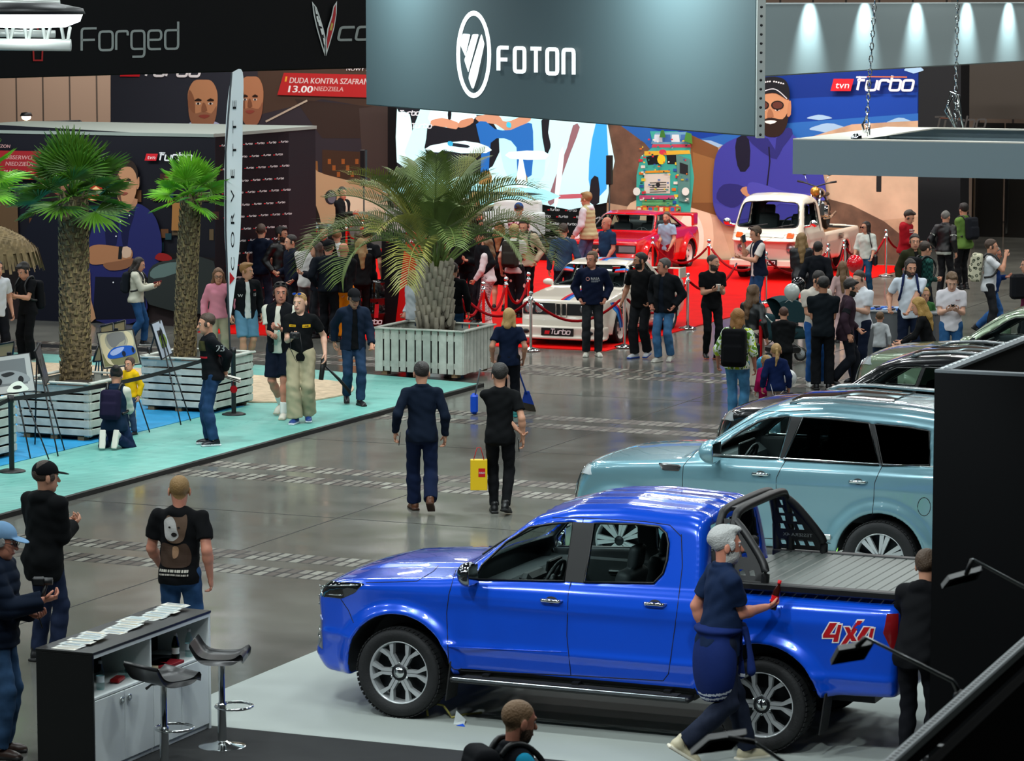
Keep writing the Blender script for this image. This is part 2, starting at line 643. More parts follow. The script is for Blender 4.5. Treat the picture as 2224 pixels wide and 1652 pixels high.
# ceiling and far walls
mb=MB()
mb.box((0, 0, 0), (90, 110, 0.2), flat('#15171a', 0.8))
mb.build('ceiling', kind='structure', loc=hall(-16, 45, 12.6), rz=HA)
def panel_wall_mat(name, c, line):
 m=bpy.data.materials.new(name)
 m.use_nodes=True
 nt=m.node_tree
 b=nt.nodes['Principled BSDF']
 tc=nt.nodes.new('ShaderNodeTexCoord')
 t=nt.nodes.new('ShaderNodeTexBrick')
 t.offset=0.0
 t.inputs['Scale'].default_value=1.0
 t.inputs['Brick Width'].default_value=0.95
 t.inputs['Row Height'].default_value=2.2
 t.inputs['Mortar Size'].default_value=0.03
 t.inputs['Color1'].default_value=lin(c)
 t.inputs['Color2'].default_value=lin(c)
 t.inputs['Mortar'].default_value=lin(line)
 mp=nt.nodes.new('ShaderNodeMapping')
 mp.inputs['Rotation'].default_value=(-PI/2, 0, 0)
 nt.links.new(tc.outputs['Object'], mp.inputs['Vector'])
 nt.links.new(mp.outputs['Vector'], t.inputs['Vector'])
 nt.links.new(t.outputs['Color'], b.inputs['Base Color'])
 b.inputs['Roughness'].default_value=0.7
 return m
mb=MB()
mb.box((0, 0, 6.2), (90, 0.3, 12.4), panel_wall_mat('hall_panels', '#8d7768', '#3a302a'))
mb.build('wall_back', kind='structure', loc=hall(-16, 86), rz=HA)
area(hall(-50, 79, 8.5), 5, 1, 650, (1.0, 0.92, 0.82), hall(-50, 86, 4.8))  # added warm light that brightens the left wall panels
# glazed entrance at the far right: dark frames, a lit gap beside the black column
dk=mat('dark_door', '#14120f', 0.25)
b0=80.4
for i, (a0, a1)in enumerate(((-21.35, -20.55), (-20.5, -19.0), (-18.9, -17.2), (-17.1, -15.0))):
 mb=MB()
 n='door_%d'%(i+1)
 mb.box(((a0+a1)/2, 0, 1.45), (a1-a0, 0.10, 2.9), dk, bev=0.01)
 o=mb.build(n, kind='structure', loc=hall(0, b0), rz=HA)
 mb=MB()
 mb.box((a0+.08, -0.08, 1.4), (0.05, 0.04, 2.6), CHROME)
 mb.build('door_handle', o)
mb=MB()
mb.box((0, 0, 0), (9, 0.12, 3.2), mat('entrance_wall', '#4b4138', 0.6))
mb.build('wall_right', kind='structure', loc=hall(-17.5, b0+.1, 4.6), rz=HA)
mb=MB()
mb.box((0, 0, 1.4), (0.75, 0.06, 2.8), mat('lobby_panel', '#b59a7c', 0.6))
mb.box((0.02, -0.05, 2.05), (0.34, 0.04, 0.5), BLACK)
mb.box((0.02, -0.08, 2.1), (0.16, 0.02, 0.05), mat('green_led', '#35e06a', 0.5, emit=1.5))
mb.build('entrance_kiosk', None, 'pale entrance panel with a small black card reader and green light, beside the black column', 'kiosk', loc=hall(-21.75, b0-.6), rz=HA)
# carpets
RED=mat('red_carpet', '#d00805', 0.7, spec=0.08, var=0.10, vscale=2.0)
slab('red_carpet', [(-28.05, 51.45), (-20.05, 51.35), (-20.05, 70.6), (-37, 70.6), (-37, 56.6), (-28.05, 56.6)], 0.0, 0.012, RED, label='large red exhibition carpet under the roped-off classic cars', cat='carpet')
TURQ=mat('turquoise_boards', '#6cb9ae', 0.55, bump=0.0)
def board_material():
 m=bpy.data.materials.new('turquoise_decking')
 m.use_nodes=True
 nt=m.node_tree
 L=nt.links.new
 b=nt.nodes['Principled BSDF']
 tc=nt.nodes.new('ShaderNodeTexCoord')
 t=nt.nodes.new('ShaderNodeTexBrick')
 t.inputs['Scale'].default_value=1.0
 t.inputs['Brick Width'].default_value=2.4
 t.inputs['Row Height'].default_value=0.12
 t.inputs['Mortar Size'].default_value=0.006
 t.inputs['Color1'].default_value=lin('#79c3b7')
 t.inputs['Color2'].default_value=lin('#70b9ae')
 t.inputs['Mortar'].default_value=lin('#3f8a86')
 L(tc.outputs['Object'], t.inputs['Vector'])
 n=nt.nodes.new('ShaderNodeTexNoise')
 n.inputs['Scale'].default_value=3.0
 n.inputs['Detail'].default_value=5
 L(tc.outputs['Object'], n.inputs['Vector'])
 mx=nt.nodes.new('ShaderNodeMix')
 mx.data_type='RGBA'
 mx.blend_type='MULTIPLY'
 mx.inputs[0].default_value=0.35
 L(t.outputs['Color'], mx.inputs[6])
 L(n.outputs['Fac'], mx.inputs[7])
 L(mx.outputs[2], b.inputs['Base Color'])
 b.inputs['Roughness'].default_value=0.5
 return m
BRD=board_material()
mb=MB()
mb.M=None
deck=[(-42, 10), (-20.0, 10), (-20.0, 45.85), (-24.6, 46.85), (-42, 46.95)]
mb.prism([(p[0]+20, p[1]-40)for p in deck], lambda x, y, h:(x, y, h), BRD, t=0.05)
dk_o=mb.build('boardwalk', None, 'turquoise wooden deck around the sand and palm planters', 'deck', loc=hall(-20, 40, 0.0), rz=HA)
mb=MB()
mb.box((0.03, -12.1, 0.028), (0.07, 35.9, 0.056), BLACK)
mb.build('edge_strip', dk_o, 'black rubber edging')
mb=MB()
mb.prism([(p[0]+26, p[1]-40)for p in[(-42, 12), (-22.08, 12), (-22.08, 41.9), (-42, 41.9)]], lambda x, y, h:(x, y, h), mat('blue_felt', '#1d8fc4', 0.7, var=.1, vscale=3), t=0.006)
mb.build('blue_mat', None, 'bright blue felt laid like water beneath the easels', 'mat', loc=hall(-26, 40, 0.052), rz=HA)
SAND=mat('sand', '#c3ad91', 0.95, bump=0.9, bscale=9, var=0.2, vscale=8)
mb=MB()
sp=smooth_poly([(-34, 42.1), (-26, 42.1), (-22.1, 42.3), (-21.3, 43.4), (-21.6, 44.6), (-22.4, 45.2), (-24.5, 45.4), (-28, 45.6), (-34, 45.8)], 5)
mb.prism([(p[0]+26, p[1]-40)for p in sp], lambda x, y, h:(x, y, h), SAND, t=0.02)
mb.build('sand_bed', None, 'pale beach sand spread on the deck behind the planters', 'sand', kind='stuff', loc=hall(-26, 40, 0.052), rz=HA)
WHC=mat('white_carpet', '#9ca39e', 0.75, var=0.05, vscale=0.8)
slab('white_platform', [(-13.15, 23.21), (-6.45, 23.21), (-6.45, 33.6), (-10.2, 33.6), (-13.15, 31.0)], 0.0, 0.012, WHC, label='pale grey show floor beneath the blue pick-up', cat='floor covering')
slab('black_carpet', [(-12.55, 15), (-4.2, 15), (-4.2, 21.6), (-6.6, 21.6), (-6.6, 23.2), (-12.55, 23.2)], 0.0, 0.012, mat('black_carpet', '#1c1d1d', 0.9, var=0.15, vscale=5), label='charcoal carpet in front of the pick-up, under the bar stools', cat='carpet')
#  hanging banners
def cloth_banner(name, label, L0, R0, z0, z1, m, thick=0.35, group=None):
 """vertical panel between two ground positions"""
 L0, R0=np.array(L0), np.array(R0)
 L0[2]=R0[2]=0
 d=R0-L0
 ln=np.linalg.norm(d)
 t=thing(name, label, 'banner', (L0+R0)/2+ZX*z0, math.atan2(d[1], d[0]))
 mb=MB()
 mb.box((0, thick/2, (z1-z0)/2), (ln, thick, z1-z0), m, bev=0.02)
 mb.build('fabric_panel', t)
 n=np.array([d[1], -d[0], 0])/ln
 return t, n
def local_child(ps, name, parent, label=None):
 """poster shapes (world) -> child of an un-scaled parent"""
 R=np.array(Matrix.Rotation(-parent.rotation_euler[2], 3, 'Z'))
 o=np.array(parent.location)
 ps.mb.v=[tuple(R@(np.array(p)-o))for p in ps.mb.v]
 return ps.mb.build(name, parent, label)
GREYB=mat('grey_banner_cloth', '#3d4d51', 0.6)
zr=at(1645, 297, 32.0)[2]
R0, L0=at(1640, 297, 32.0), G(795, 228, zr)
t, n=cloth_banner('hanging_banner', 'large dark grey hanging banner with white oval emblem and block lettering', L0, R0, zr, 7.0, GREYB, .03)
ps=Poster(R0, n, 0.004)
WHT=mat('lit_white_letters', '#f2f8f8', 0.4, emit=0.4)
ps.shape(ring_shape(ellipse(1029.5, 118, 38, 95, 40), ellipse(1029.5, 118, 29.5, 84, 40)), WHT)
for q in([(1006, 73), (1023, 74), (1012, 123), (1001, 98)], [(1028, 74), (1042, 74), (1019, 158), (1010, 130), (1013, 122)], [(1047, 76), (1049, 74), (1055, 95), (1040, 165), (1031, 193), (1027, 191), (1020, 170), (1022, 158)]):
 ps.poly(round_corners(q, 3, 2), WHT)
x=1082
for i, ch in enumerate('FOTON'):
 h=50+i*0.9
 ps.shape(stroke_word(ch, x+4, 153+i*2.1, h, 1, 8.6, 0, 0.02, 0.52), WHT)
 x+=36.0
local_child(ps, 'lettering', t, 'white emblem and letters')
for fx, pw, w_ in((0.14, 120, 0.8), (0.84, 190, 1.2)):
 p=L0*(1-fx)+R0*fx
 area(p*np.array([1, 1, 0])+n*0.9+ZX*7.7, w_, 0.25, pw, (0.85, 1.0, 1.0), p*np.array([1, 1, 0])+ZX*5.9, 2.2)
# perforated aluminium upright on the banner corner
mb=MB()
ALU=mat('white_aluminium', '#c8cdc8', 0.35, 0.3)
p0=R0.copy()
p0[2]=zr
d_=(R0-L0)/np.linalg.norm(R0-L0)
d_[2]=0
mb.box((0, 0, 1.15), (0.085, 0.085, 2.3), ALU, bev=0.004)
for k in range(26):
 mb.lathe([(0.0, 0.0), (0.014, 0.0), (0.014, -0.01)], BLACK, c=(0, -0.044, 0.035+k*0.0895), R=rot('X', PI/2), seg=10)
mb.build('perforated_upright', None, 'white perforated aluminium upright at the right end of the grey banner', 'post', loc=p0+np.array([0.045, -0.05, -0.01]))
# long plain banner behind, lit from above
L1, R1=G(1640, 168, 4.84), G(2420, 122, 4.84)
zt=at(1650, 6, L1[1])[2]
t, n=cloth_banner('grey_banner', 'plain grey fabric banner washed by a row of spotlights, upper right', L1, R1, 4.84, zt, mat('pale_banner_cloth', '#84969a', 0.6))
for px in(1758, 1878, 1990, 2099, 2190, 2290):
 f=(px-1640)/(2420-1640)
 q=on_plane(px, 60, L1, n)
 p=q+n*0.45
 p[2]=zt+0.30
 spot(p, q*np.array([1, 1, 0])+ZX*5.35+n*0.05, 190, 78, 1.0, (0.85, 1.0, 1.0), 0.03)
mb=MB()
dn=R1-L1
for k in range(2):
 mb.tube([L1+n*.2+ZX*(zt-4.84+.16+k*.25), R1+n*.2+ZX*(zt-4.84+.16+k*.25)], 0.025, ALU, 6)
mb.build('light_rail', None, 'thin lighting rail along the top of the plain grey banner', 'truss')
# black banner upper left
L2, R2=G(-60, 172, 4.95), G(900, 145, 4.95)
t, n=cloth_banner('black_banner', 'wide black hanging banner with thin silver lettering and a crossed-flag emblem', L2, R2, 4.95, 7.2, mat('black_banner_cloth', '#050608', 0.7, spec=0.1))
ps=Poster(L2, n, 0.003)
SIL=flat('#7f8583', 0.5)
ps.shape(stroke_word('F', 177, 110, 48, 1, 5, 0, -0.02, 0.8), SIL)
ps.shape(stroke_word('orged', 215, 109, 56, 0.655, 5, 0, -0.02, 0.72), SIL)
ps.shape(stroke_word('co', 733, 87, 38, 1.0, 5.5, 0.22, -0.02, 1.0), SIL)
rd=flat('#8c1a1a', 0.5)
ps.shape(stroke_shape([[(81, 0), (81, 75)], [(71, 108), (72, 131), (90, 131), (91, 108)]], 3.5), rd)
ps.poly([(676, 3), (686, 16), (692, 33), (701, 62), (707, 88), (704, 122), (697, 100), (686, 62), (679, 30)], flat('#b9bdbb'))
ps.poly([(679, 10), (685, 20), (690, 36), (698, 62), (703, 88), (702, 108), (697, 92), (688, 60), (682, 32)], flat('#101214'))
for q in([(681, 14), (685, 22), (688, 32), (684, 30)], [(687, 40), (692, 44), (696, 58), (690, 56)], [(684, 36), (688, 34), (690, 46), (687, 48)], [(692, 62), (697, 62), (700, 74), (696, 76)], [(698, 82), (702, 84), (703, 100), (700, 96)]):
 ps.poly(q, flat('#c9ccca'))
ps.poly([(728, 2), (720, 14), (716, 34), (707, 62), (704, 88), (704, 122), (711, 100), (722, 62), (727, 30)], flat('#b9bdbb'))
ps.poly([(725, 9), (721, 18), (718, 36), (710, 62), (706, 86), (706, 108), (711, 92), (720, 60), (725, 32)], flat('#9a1f24'))
ps.poly([(716, 48), (719, 52), (716, 66), (711, 66)], flat('#a89548'))
local_child(ps, 'lettering', t, 'silver lettering and small flags')
# hanging square light frame, right
mb=MB()
FRM=mat('frame_cladding', '#83959a', 0.55)
zt, Yf=4.78, 34.0
A_=G(1722, 303, zt)
zt=A_[2]
zb=at(1722, 378, A_[1])[2]
B_=G(1968, 278, zt)
dep=(B_-A_)@VX
wd, ht, th=7.5, zt-zb, 0.28
t=thing('ceiling_rig', 'open rectangular grey ceiling frame hanging on two chains, right', 'hanging frame', A_+ZX*(zb-zt), HA)
EDGE=mat('frame_edge', '#e4ded0', 0.5)
for nm, c, s in(('front_panel', (wd/2, 0.02, ht/2), (wd, 0.04, ht)), ('back_panel', (wd/2, dep, ht/2), (wd, 0.04, ht)), ('side_panel', (0.02, dep/2, ht/2), (0.04, dep-.05, ht)), ('side_panel', (wd-.02, dep/2, ht/2), (0.04, dep-.05, ht))):
 mb=MB()
 mb.box(c, s, FRM)
 mb.build(nm, t)
mb=MB()
mb.box((wd/2, 0.07, ht+.004), (wd, 0.14, 0.012), EDGE)
mb.box((wd/2, dep-.05, ht+.004), (wd, 0.14, 0.012), EDGE)
mb.box((0.27, dep/2, ht+.004), (0.5, dep-.3, 0.012), EDGE)
mb.build('top_flange', t, 'pale top flange')
for q in((0.55, 0.1, ht+.01), (1.65, dep-.1, ht+.01)):
 mb=MB()
 mb.lathe([(0.05, 0), (0.05, .03), (0.02, .05), (0.0, .05)], CHROME, c=q, seg=10)
 mb.build('lifting_eye', t)
def chain(name, label, p, top, extra):
 mb=MB()
 p, top=np.asarray(p, float), np.asarray(top, float)
 ln=np.linalg.norm(top-p)
 k=int(ln/0.055)
 for i in range(k):
  c=p+(top-p)*(i+.5)/k
  R=rot('Z', (i%2)*PI/2)
  mb.tube([c+R@np.array([.016*math.cos(a), 0, .034*math.sin(a)])for a in np.linspace(0, 2*PI, 9)[:-1]], 0.006, CHROME, 4, closed=True)
 for q in extra:
  mb.tube([p+np.asarray(e)for e in q], 0.012, CHROME, 6)
 mb.build(name, None, label, 'chain')
c1=at(1880, 300, A_[1]+.4)
chain('hoist_chain', 'left chain holding the hanging grey frame', c1, at(1911, 0, A_[1]+.4)+ZX*.8, [[(0, 0, -.03), (-.03, 0, .12), (0.01, 0, .2)], [(0.03, 0, 0), (0.03, 0, .14)]])
c2=at(2075, 275, A_[1]+dep*.9)
chain('hoist_chain', 'right chain with a coiled steel loop holding the hanging grey frame', c2, at(2080, 0, A_[1]+dep*.9)+ZX*.8, [[(0, 0, 0), (-.08, 0, .2), (-.05, 0, .33), (.03, 0, .3), (.05, 0, .12), (.0, 0, .05)], [(0, 0, .3), (.08, 0, -.02)], [(-.02, 0, .3), (-.1, 0, .15), (-.02, 0, .02)]])
# lighting truss with a bright lamp, upper left corner
Yt=30.0
t=thing('lighting_truss', 'white triangular lighting truss in the upper left corner', 'truss', at(0, 90, Yt))
o=np.array(t.location)
for nm, y0, y1, x1 in(('lower_chord', 95, 98, 154), ('upper_chord', 5, 8, 130), ('rear_chord', 70, 74, 120)):
 mb=MB()
 dy=0.25 if nm=='rear_chord' else 0
 mb.tube([at(-120, y0, Yt+dy)-o, at(x1, y1, Yt+dy)-o], 0.055 if nm=='lower_chord' else 0.035, ALU, 12)
 mb.build(nm, t)
mb=MB()
for x in(-60, -20, 20, 60, 100):
 mb.tube([at(x, 95, Yt)-o, at(x+22, 8, Yt)-o], 0.016, ALU, 8)
 mb.tube([at(x+40, 95, Yt)-o, at(x+24, 8, Yt)-o], 0.016, ALU, 8)
mb.tube([at(146, 95, Yt)-o, at(152, 60, Yt+.2)-o], 0.016, ALU, 8)
mb.build('lattice', t)
t=thing('hall_lamp', 'round glowing lamp disc hanging in the upper left corner', 'lamp', at(60, 30, Yt-.6))
mb=MB()
mb.lathe([(0.0, 0.10), (0.25, 0.10), (0.5, 0.05), (0.52, 0.0), (0.48, -0.01)], BLACK, seg=32)
mb.build('housing', t)
mb=MB()
mb.lathe([(0.50, 0.005), (0.47, -0.07), (0.34, -0.12), (0.0, -0.13)], mat('lamp_glow', '#f4feff', 0.4, emit=5.0), seg=32)
mb.build('diffuser', t, 'bright white diffuser')
spot(np.array(t.location)-ZX*.1, np.array(t.location)-ZX*4, 120, 120, 1.0)
# small pendant lamp and truss far left
t=thing('pendant_lamp', 'small hooded lamp above the far left wall', 'lamp', at(57, 252, 66))
mb=MB()
mb.lathe([(0.0, 0.08), (0.1, 0.07), (0.13, 0.0), (0.12, 0.0)], BLACK, seg=16)
mb.build('shade', t)
mb=MB()
mb.sphere((0, 0, -0.02), (0.10, 0.10, 0.07), mat('warm_bulb', '#ffe2b8', 0.4, emit=3.0), 12)
mb.build('bulb', t)
mb=MB()
q0, q1=at(20, 267, 66), at(175, 262, 66)
for dz in(0, -.13):
 mb.tube([q0+ZX*dz, q1+ZX*dz], 0.018, BLACK, 6)
for k in range(12):
 f=k/12
 mb.tube([q0*(1-f)+q1*f+ZX*(-.13 if k%2 else 0), q0*(1-f-1/12)+q1*(f+1/12)+ZX*(0 if k%2 else-.13)], 0.01, BLACK, 5)
for q in(q0, q1):
 mb.tube([q*np.array([1, 1, 0]), q], .03, BLACK, 6)
mb.build('black_truss', None, 'thin black lattice truss behind the fan palm, far left', 'truss')
#  printed walls and screen
BW=hall(-25, 70.95)
def face_print(ps, cx, cy, rx, ry, skin, dark, hair=None, beard=None, turn=0.0, smile=False):
 """a simple printed portrait head"""
 ps.poly([(cx-rx, cy-ry*.1), (cx-rx*.97, cy-ry*.55), (cx-rx*.6, cy-ry*.95), (cx, cy-ry), (cx+rx*.6, cy-ry*.95), (cx+rx*.97, cy-ry*.55), (cx+rx, cy-ry*.05), (cx+rx*.86, cy+ry*.5), (cx+rx*.5, cy+ry*.92), (cx, cy+ry), (cx-rx*.5, cy+ry*.92), (cx-rx*.86, cy+ry*.5)], skin, 3)
 t=turn*rx
 ps.poly([(cx-rx, cy-ry*.1), (cx-rx*.9, cy-ry*.6), (cx-rx*.55, cy-ry*.2), (cx-rx*.5, cy+ry*.5), (cx-rx*.4, cy+ry*.9), (cx-rx*.84, cy+ry*.5)], dark, 3)
 if beard:
  ps.poly([(cx-rx*.95, cy+ry*.1), (cx-rx*.6, cy+ry*.35), (cx+t, cy+ry*.28), (cx+rx*.6, cy+ry*.35), (cx+rx*.95, cy+ry*.05), (cx+rx*.86, cy+ry*.6), (cx+rx*.4, cy+ry*1.05), (cx-rx*.4, cy+ry*1.05), (cx-rx*.86, cy+ry*.6)], beard, 3)
 if hair:
  ps.poly([(cx-rx, cy-ry*.25), (cx-rx*1.02, cy-ry*.7), (cx-rx*.5, cy-ry*1.06), (cx+rx*.5, cy-ry*1.08), (cx+rx*1.04, cy-ry*.65), (cx+rx*1.02, cy-ry*.15), (cx+rx*.85, cy-ry*.5), (cx+rx*.4, cy-ry*.78), (cx-rx*.4, cy-ry*.72)], hair, 3)
 for s in(-1, 1):
  ex=cx+t+s*rx*.42
  ps.poly([(ex-rx*.25, cy-ry*.18), (ex, cy-ry*.26), (ex+rx*.25, cy-ry*.19), (ex+rx*.2, cy-ry*.13), (ex-rx*.2, cy-ry*.13)], '#2a1c16')
  ps.poly(ellipse(ex, cy-ry*.04, rx*.17, ry*.05, 8), '#d8cfc6')
  ps.poly(ellipse(ex, cy-ry*.04, rx*.08, ry*.05, 8), '#14100e')
 ps.poly([(cx+t-rx*.12, cy-ry*.05), (cx+t+rx*.05, cy-ry*.05), (cx+t+rx*.2, cy+ry*.25), (cx+t-rx*.2, cy+ry*.27)], dark, 2)
 ps.poly([(cx+t-rx*.4, cy+ry*.45), (cx+t, cy+ry*.40), (cx+t+rx*.4, cy+ry*.44), (cx+t, cy+ry*.56)], '#f0ebe4' if smile else '#8a4338', 2)
# ---- wide mural with two presenters
ps=Poster(hall(-30, 71.6), VX)
ps.board([(240, 90), (846, 90), (846, 585), (240, 560)], '#363238')
ps.poly([(240, 90), (470, 90), (560, 300), (500, 560), (240, 560)], '#2d3039')
ps.poly([(560, 150), (846, 150), (846, 240), (700, 215), (560, 250)], '#4a3a30')
ps.poly([(640, 215), (846, 235), (846, 300), (700, 300)], '#3a2f2a')
ps.poly([(780, 235), (846, 228), (846, 470), (795, 480)], '#463c38')
ps.poly([(636, 340), (690, 350), (700, 560), (630, 560)], '#8a6038')
ps.poly([(700, 325), (790, 330), (790, 420), (700, 415)], '#443226')
for i in range(7):
 ps.poly([(712+i*10, 345+(i%3)*14), (719+i*10, 345+(i%3)*14), (719+i*10, 356+(i%3)*14), (712+i*10, 356+(i%3)*14)], '#9a5a2c')
# printed beige car
ps.poly([(632, 370), (650, 352), (672, 352), (690, 372), (730, 385), (790, 400), (845, 420), (846, 560), (632, 560)], '#c0a27c', 2)
ps.poly([(640, 372), (652, 356), (670, 357), (684, 374)], '#54504a')
ps.poly([(628, 470), (632, 425), (650, 410), (672, 420), (690, 455), (694, 500), (630, 520)], '#241f1c', 3)
ps.poly(ellipse(654, 452, 17, 30, 20), '#9c7a50')
ps.poly(ellipse(655, 452, 8, 15, 14), '#e8c48c')
ps.poly(ellipse(719, 428, 13, 16, 18), '#2b2a30')
ps.poly(ellipse(721, 429, 9, 12, 18), '#6b6c78')
ps.poly([(745, 425), (846, 440), (846, 480), (745, 455)], '#f3e2c2', 2)
ps.poly([(752, 460), (846, 480), (846, 560), (752, 540)], '#6f6a68', 2)
ps.poly([(772, 462), (800, 466), (800, 478), (772, 474)], '#c8762e')
ps.shape(stroke_shape([[(578, 264), (668, 218)]], 4), '#b7ab98')
# presenters
ps.poly([(392, 300), (404, 274), (425, 262), (462, 262), (485, 276), (496, 310), (500, 400), (390, 400)], '#a9b1cf', 2)
face_print(ps, 441, 227, 32, 54, '#b98560', '#8a5c42', beard='#93664c', turn=.12)
ps.poly([(522, 320), (528, 285), (552, 268), (580, 282), (592, 310), (596, 400), (522, 400)], '#1d1a1c', 2)
face_print(ps, 547, 218, 26, 52, '#b07a58', '#7a4f39', beard='#8d5d45', turn=-.1)
turbo_logo(ps, 262, 166, 34, 0.01)
red='#b2292a'
ps.poly([(618, 158), (846, 163), (846, 213), (604, 206)], red)
ps.shape(text_shape('DUDA KONTRA SZAFRAŃSKI', 630, 180, 12.5, 190, 0.18, 0.02, .5), '#f0e6e2')
ps.shape(text_shape('13.00', 627, 200, 15, 52, 0.18, 0.02, 1.2), '#ffffff')
ps.shape(text_shape('NIEDZIELA', 683, 197, 10, 64, 0.18, 0.02, .3), '#f0cfc8')
ps.poly([(622, 166), (626, 166), (624, 177), (620, 177)], '#e2a33c')
ps.shape(text_shape('NOWY SEZON', 754, 153, 8, 80, 0.15, 0.02), '#e6e6e6')
ps.mb.build('presenter_mural', None, 'wide dark mural with two bald presenters, red title strip and a beige car', 'mural')
# ---- black stage wall with LED screen
ps=Poster(BW, VX)
ps.board([(842, 215), (1317, 240), (1317, 566), (842, 560)], '#0b0c0e', 0.25)
for r in range(7):
 for c in range(5):
  x, y=1148+c*38+(r%2)*19, 456+r*15
  if x<1290:
   turbo_logo(ps, x, y+c*1.2, 5.6, 0.03)
ps.mb.build('stage_wall', None, 'black stage wall patterned with small red and white marks below the big screen', 'wall panel')
scr={}
def em(c):
 if c not in scr:
  scr[c]=mat('screen_'+c.lstrip('#'), c, 0.4, emit=0.5)
 return scr[c]
ps=Poster(BW-VX*.03, VX)
ps.board([(862, 228), (1317, 256), (1317, 440), (862, 432)], em('#12161c'), 0.02)
for q, c in(([(866, 243), (890, 248), (896, 300), (896, 355), (862, 352), (862, 243)], '#c8f4f6'), ([(913, 236), (1180, 250), (1200, 300), (1180, 430), (912, 425)], '#b9eef2'), ([(1085, 320), (1090, 260), (1178, 262), (1182, 380), (1160, 400), (1110, 400)], '#a9e6ee'), ([(932, 270), (1060, 250), (1085, 330), (1040, 380), (940, 370)], '#0f1319'), ([(935, 240), (1030, 243), (1026, 262), (1000, 266), (975, 280), (940, 275)], '#cfeef2'), ([(936, 262), (960, 256), (985, 262), (998, 270), (985, 285), (970, 276), (940, 274)], '#c08a6c'), ([(1000, 262), (1026, 256), (1028, 266), (1010, 276), (995, 276)], '#b67f60'), ([(928, 278), (965, 276), (1000, 282), (1035, 276), (1030, 345), (990, 320), (960, 350), (930, 345)], '#12151b'), ([(1036, 252), (1080, 248), (1092, 262), (1110, 262), (1150, 246), (1152, 262), (1120, 280), (1100, 285), (1078, 270), (1040, 264)], '#b8866a'), ([(1034, 270), (1056, 264), (1075, 280), (1110, 282), (1148, 266), (1158, 285), (1155, 380), (1124, 380), (1122, 320), (1095, 300), (1066, 310), (1062, 372), (1044, 378), (1046, 320)], '#1d5fa6'), ([(1046, 375), (1064, 372), (1068, 396), (1040, 400)], '#8a6a3a'), ([(1124, 378), (1140, 374), (1146, 395), (1120, 398)], '#8a6a3a'), ([(935, 316), (1010, 306), (1060, 318), (1056, 332), (936, 330)], '#d8fbfc'), ([(1106, 330), (1182, 328), (1184, 346), (1108, 344)], '#e2feff'), ([(1128, 346), (1136, 346), (1146, 420), (1122, 420)], '#dffcfd'), ([(1176, 262), (1196, 256), (1196, 320), (1184, 330)], '#10141a'), ([(1195, 252), (1318, 258), (1318, 440), (1160, 440), (1182, 380), (1200, 330)], '#b7dde2'), ([(1245, 272), (1260, 276), (1240, 330), (1215, 400), (1205, 440), (1190, 440), (1208, 380), (1232, 320)], '#7e5a60'), ([(1196, 424), (1290, 420), (1290, 428), (1196, 432)], '#a8505a'), ([(1216, 330), (1226, 334), (1212, 440), (1204, 440)], '#d9f2f4'), ([(1296, 262), (1318, 264), (1318, 410), (1284, 418), (1280, 350)], '#2f93d8'), ([(1284, 390), (1300, 385), (1302, 440), (1282, 440)], '#0d1218'), ([(870, 400), (1180, 410), (1180, 440), (870, 432)], '#9bdbe2'), ([(900, 412), (1150, 418), (1150, 424), (900, 420)], '#1a2a33'), ([(936, 335), (1000, 332), (990, 385), (950, 385)], '#1a2028'), ([(1102, 265), (1110, 267), (1110, 277), (1101, 275)], '#39b7dc'), ([(974, 240), (981, 240), (980, 258), (974, 258)], '#0c0e12'), ([(976, 309), (1018, 315), (1016, 321), (978, 316)], '#16202a'), ([(974, 307), (984, 308), (983, 317), (974, 315)], '#2f9fc8')):
 ps.poly(q, em(c), 2)
for x, y in((868, 250), (894, 278), (1000, 235)):
 ps.shape(stroke_word('Turbo', x, y, 10, .92, 2, .2), em('#c8ccd0'))
ps.mb.build('led_screen', None, 'huge bright screen showing seated guests from the chest down holding microphones', 'screen')
# ---- desert mural
ps=Poster(BW+VX*.02, VX)
ps.board([(1318, 110), (1994, 110), (1990, 575), (1318, 566)], '#123f9c')
ps.poly([(1500, 110), (1994, 110), (1994, 200), (1700, 215), (1500, 260)], '#0a2c7c')
ps.poly([(1318, 250), (1500, 305), (1700, 268), (1994, 246), (1994, 330), (1318, 330)], '#2a66b4')
for cx, cy, rx, ry in((1955, 266, 30, 9), (1800, 278, 40, 9), (1530, 320, 50, 14), (1780, 255, 26, 5), (1985, 150, 20, 8)):
 ps.poly([(cx+rx*math.cos(t)*(1+.15*math.sin(3*t)), cy+ry*math.sin(t)*(1+.2*math.cos(4*t)))for t in np.linspace(0, 2*PI, 20)[:-1]], '#9dbfdd')
ROCK=mat('printed_rock', '#6a4d3a', 0.7, var=.45, vscale=2.2)
SND=mat('printed_sand', '#c6a282', 0.7, var=.25, vscale=1.6)
SND2=mat('printed_pale_sand', '#d3b092', 0.7, var=.15, vscale=1.6)
ps.poly([(1318, 262), (1345, 270), (1400, 310), (1430, 345), (1450, 460), (1318, 470)], ROCK)
ps.poly([(1540, 330), (1600, 300), (1720, 310), (1850, 270), (1994, 262), (1994, 575), (1318, 566), (1318, 440), (1400, 455), (1540, 440)], SND)
ps.poly([(1790, 385), (1994, 330), (1994, 470), (1900, 480), (1800, 430)], SND2)
ps.poly([(1760, 470), (1800, 432), (1850, 445), (1920, 480), (1994, 540), (1990, 575), (1760, 570)], ROCK)
ps.poly([(1470, 480), (1560, 470), (1590, 560), (1480, 566)], SND2)
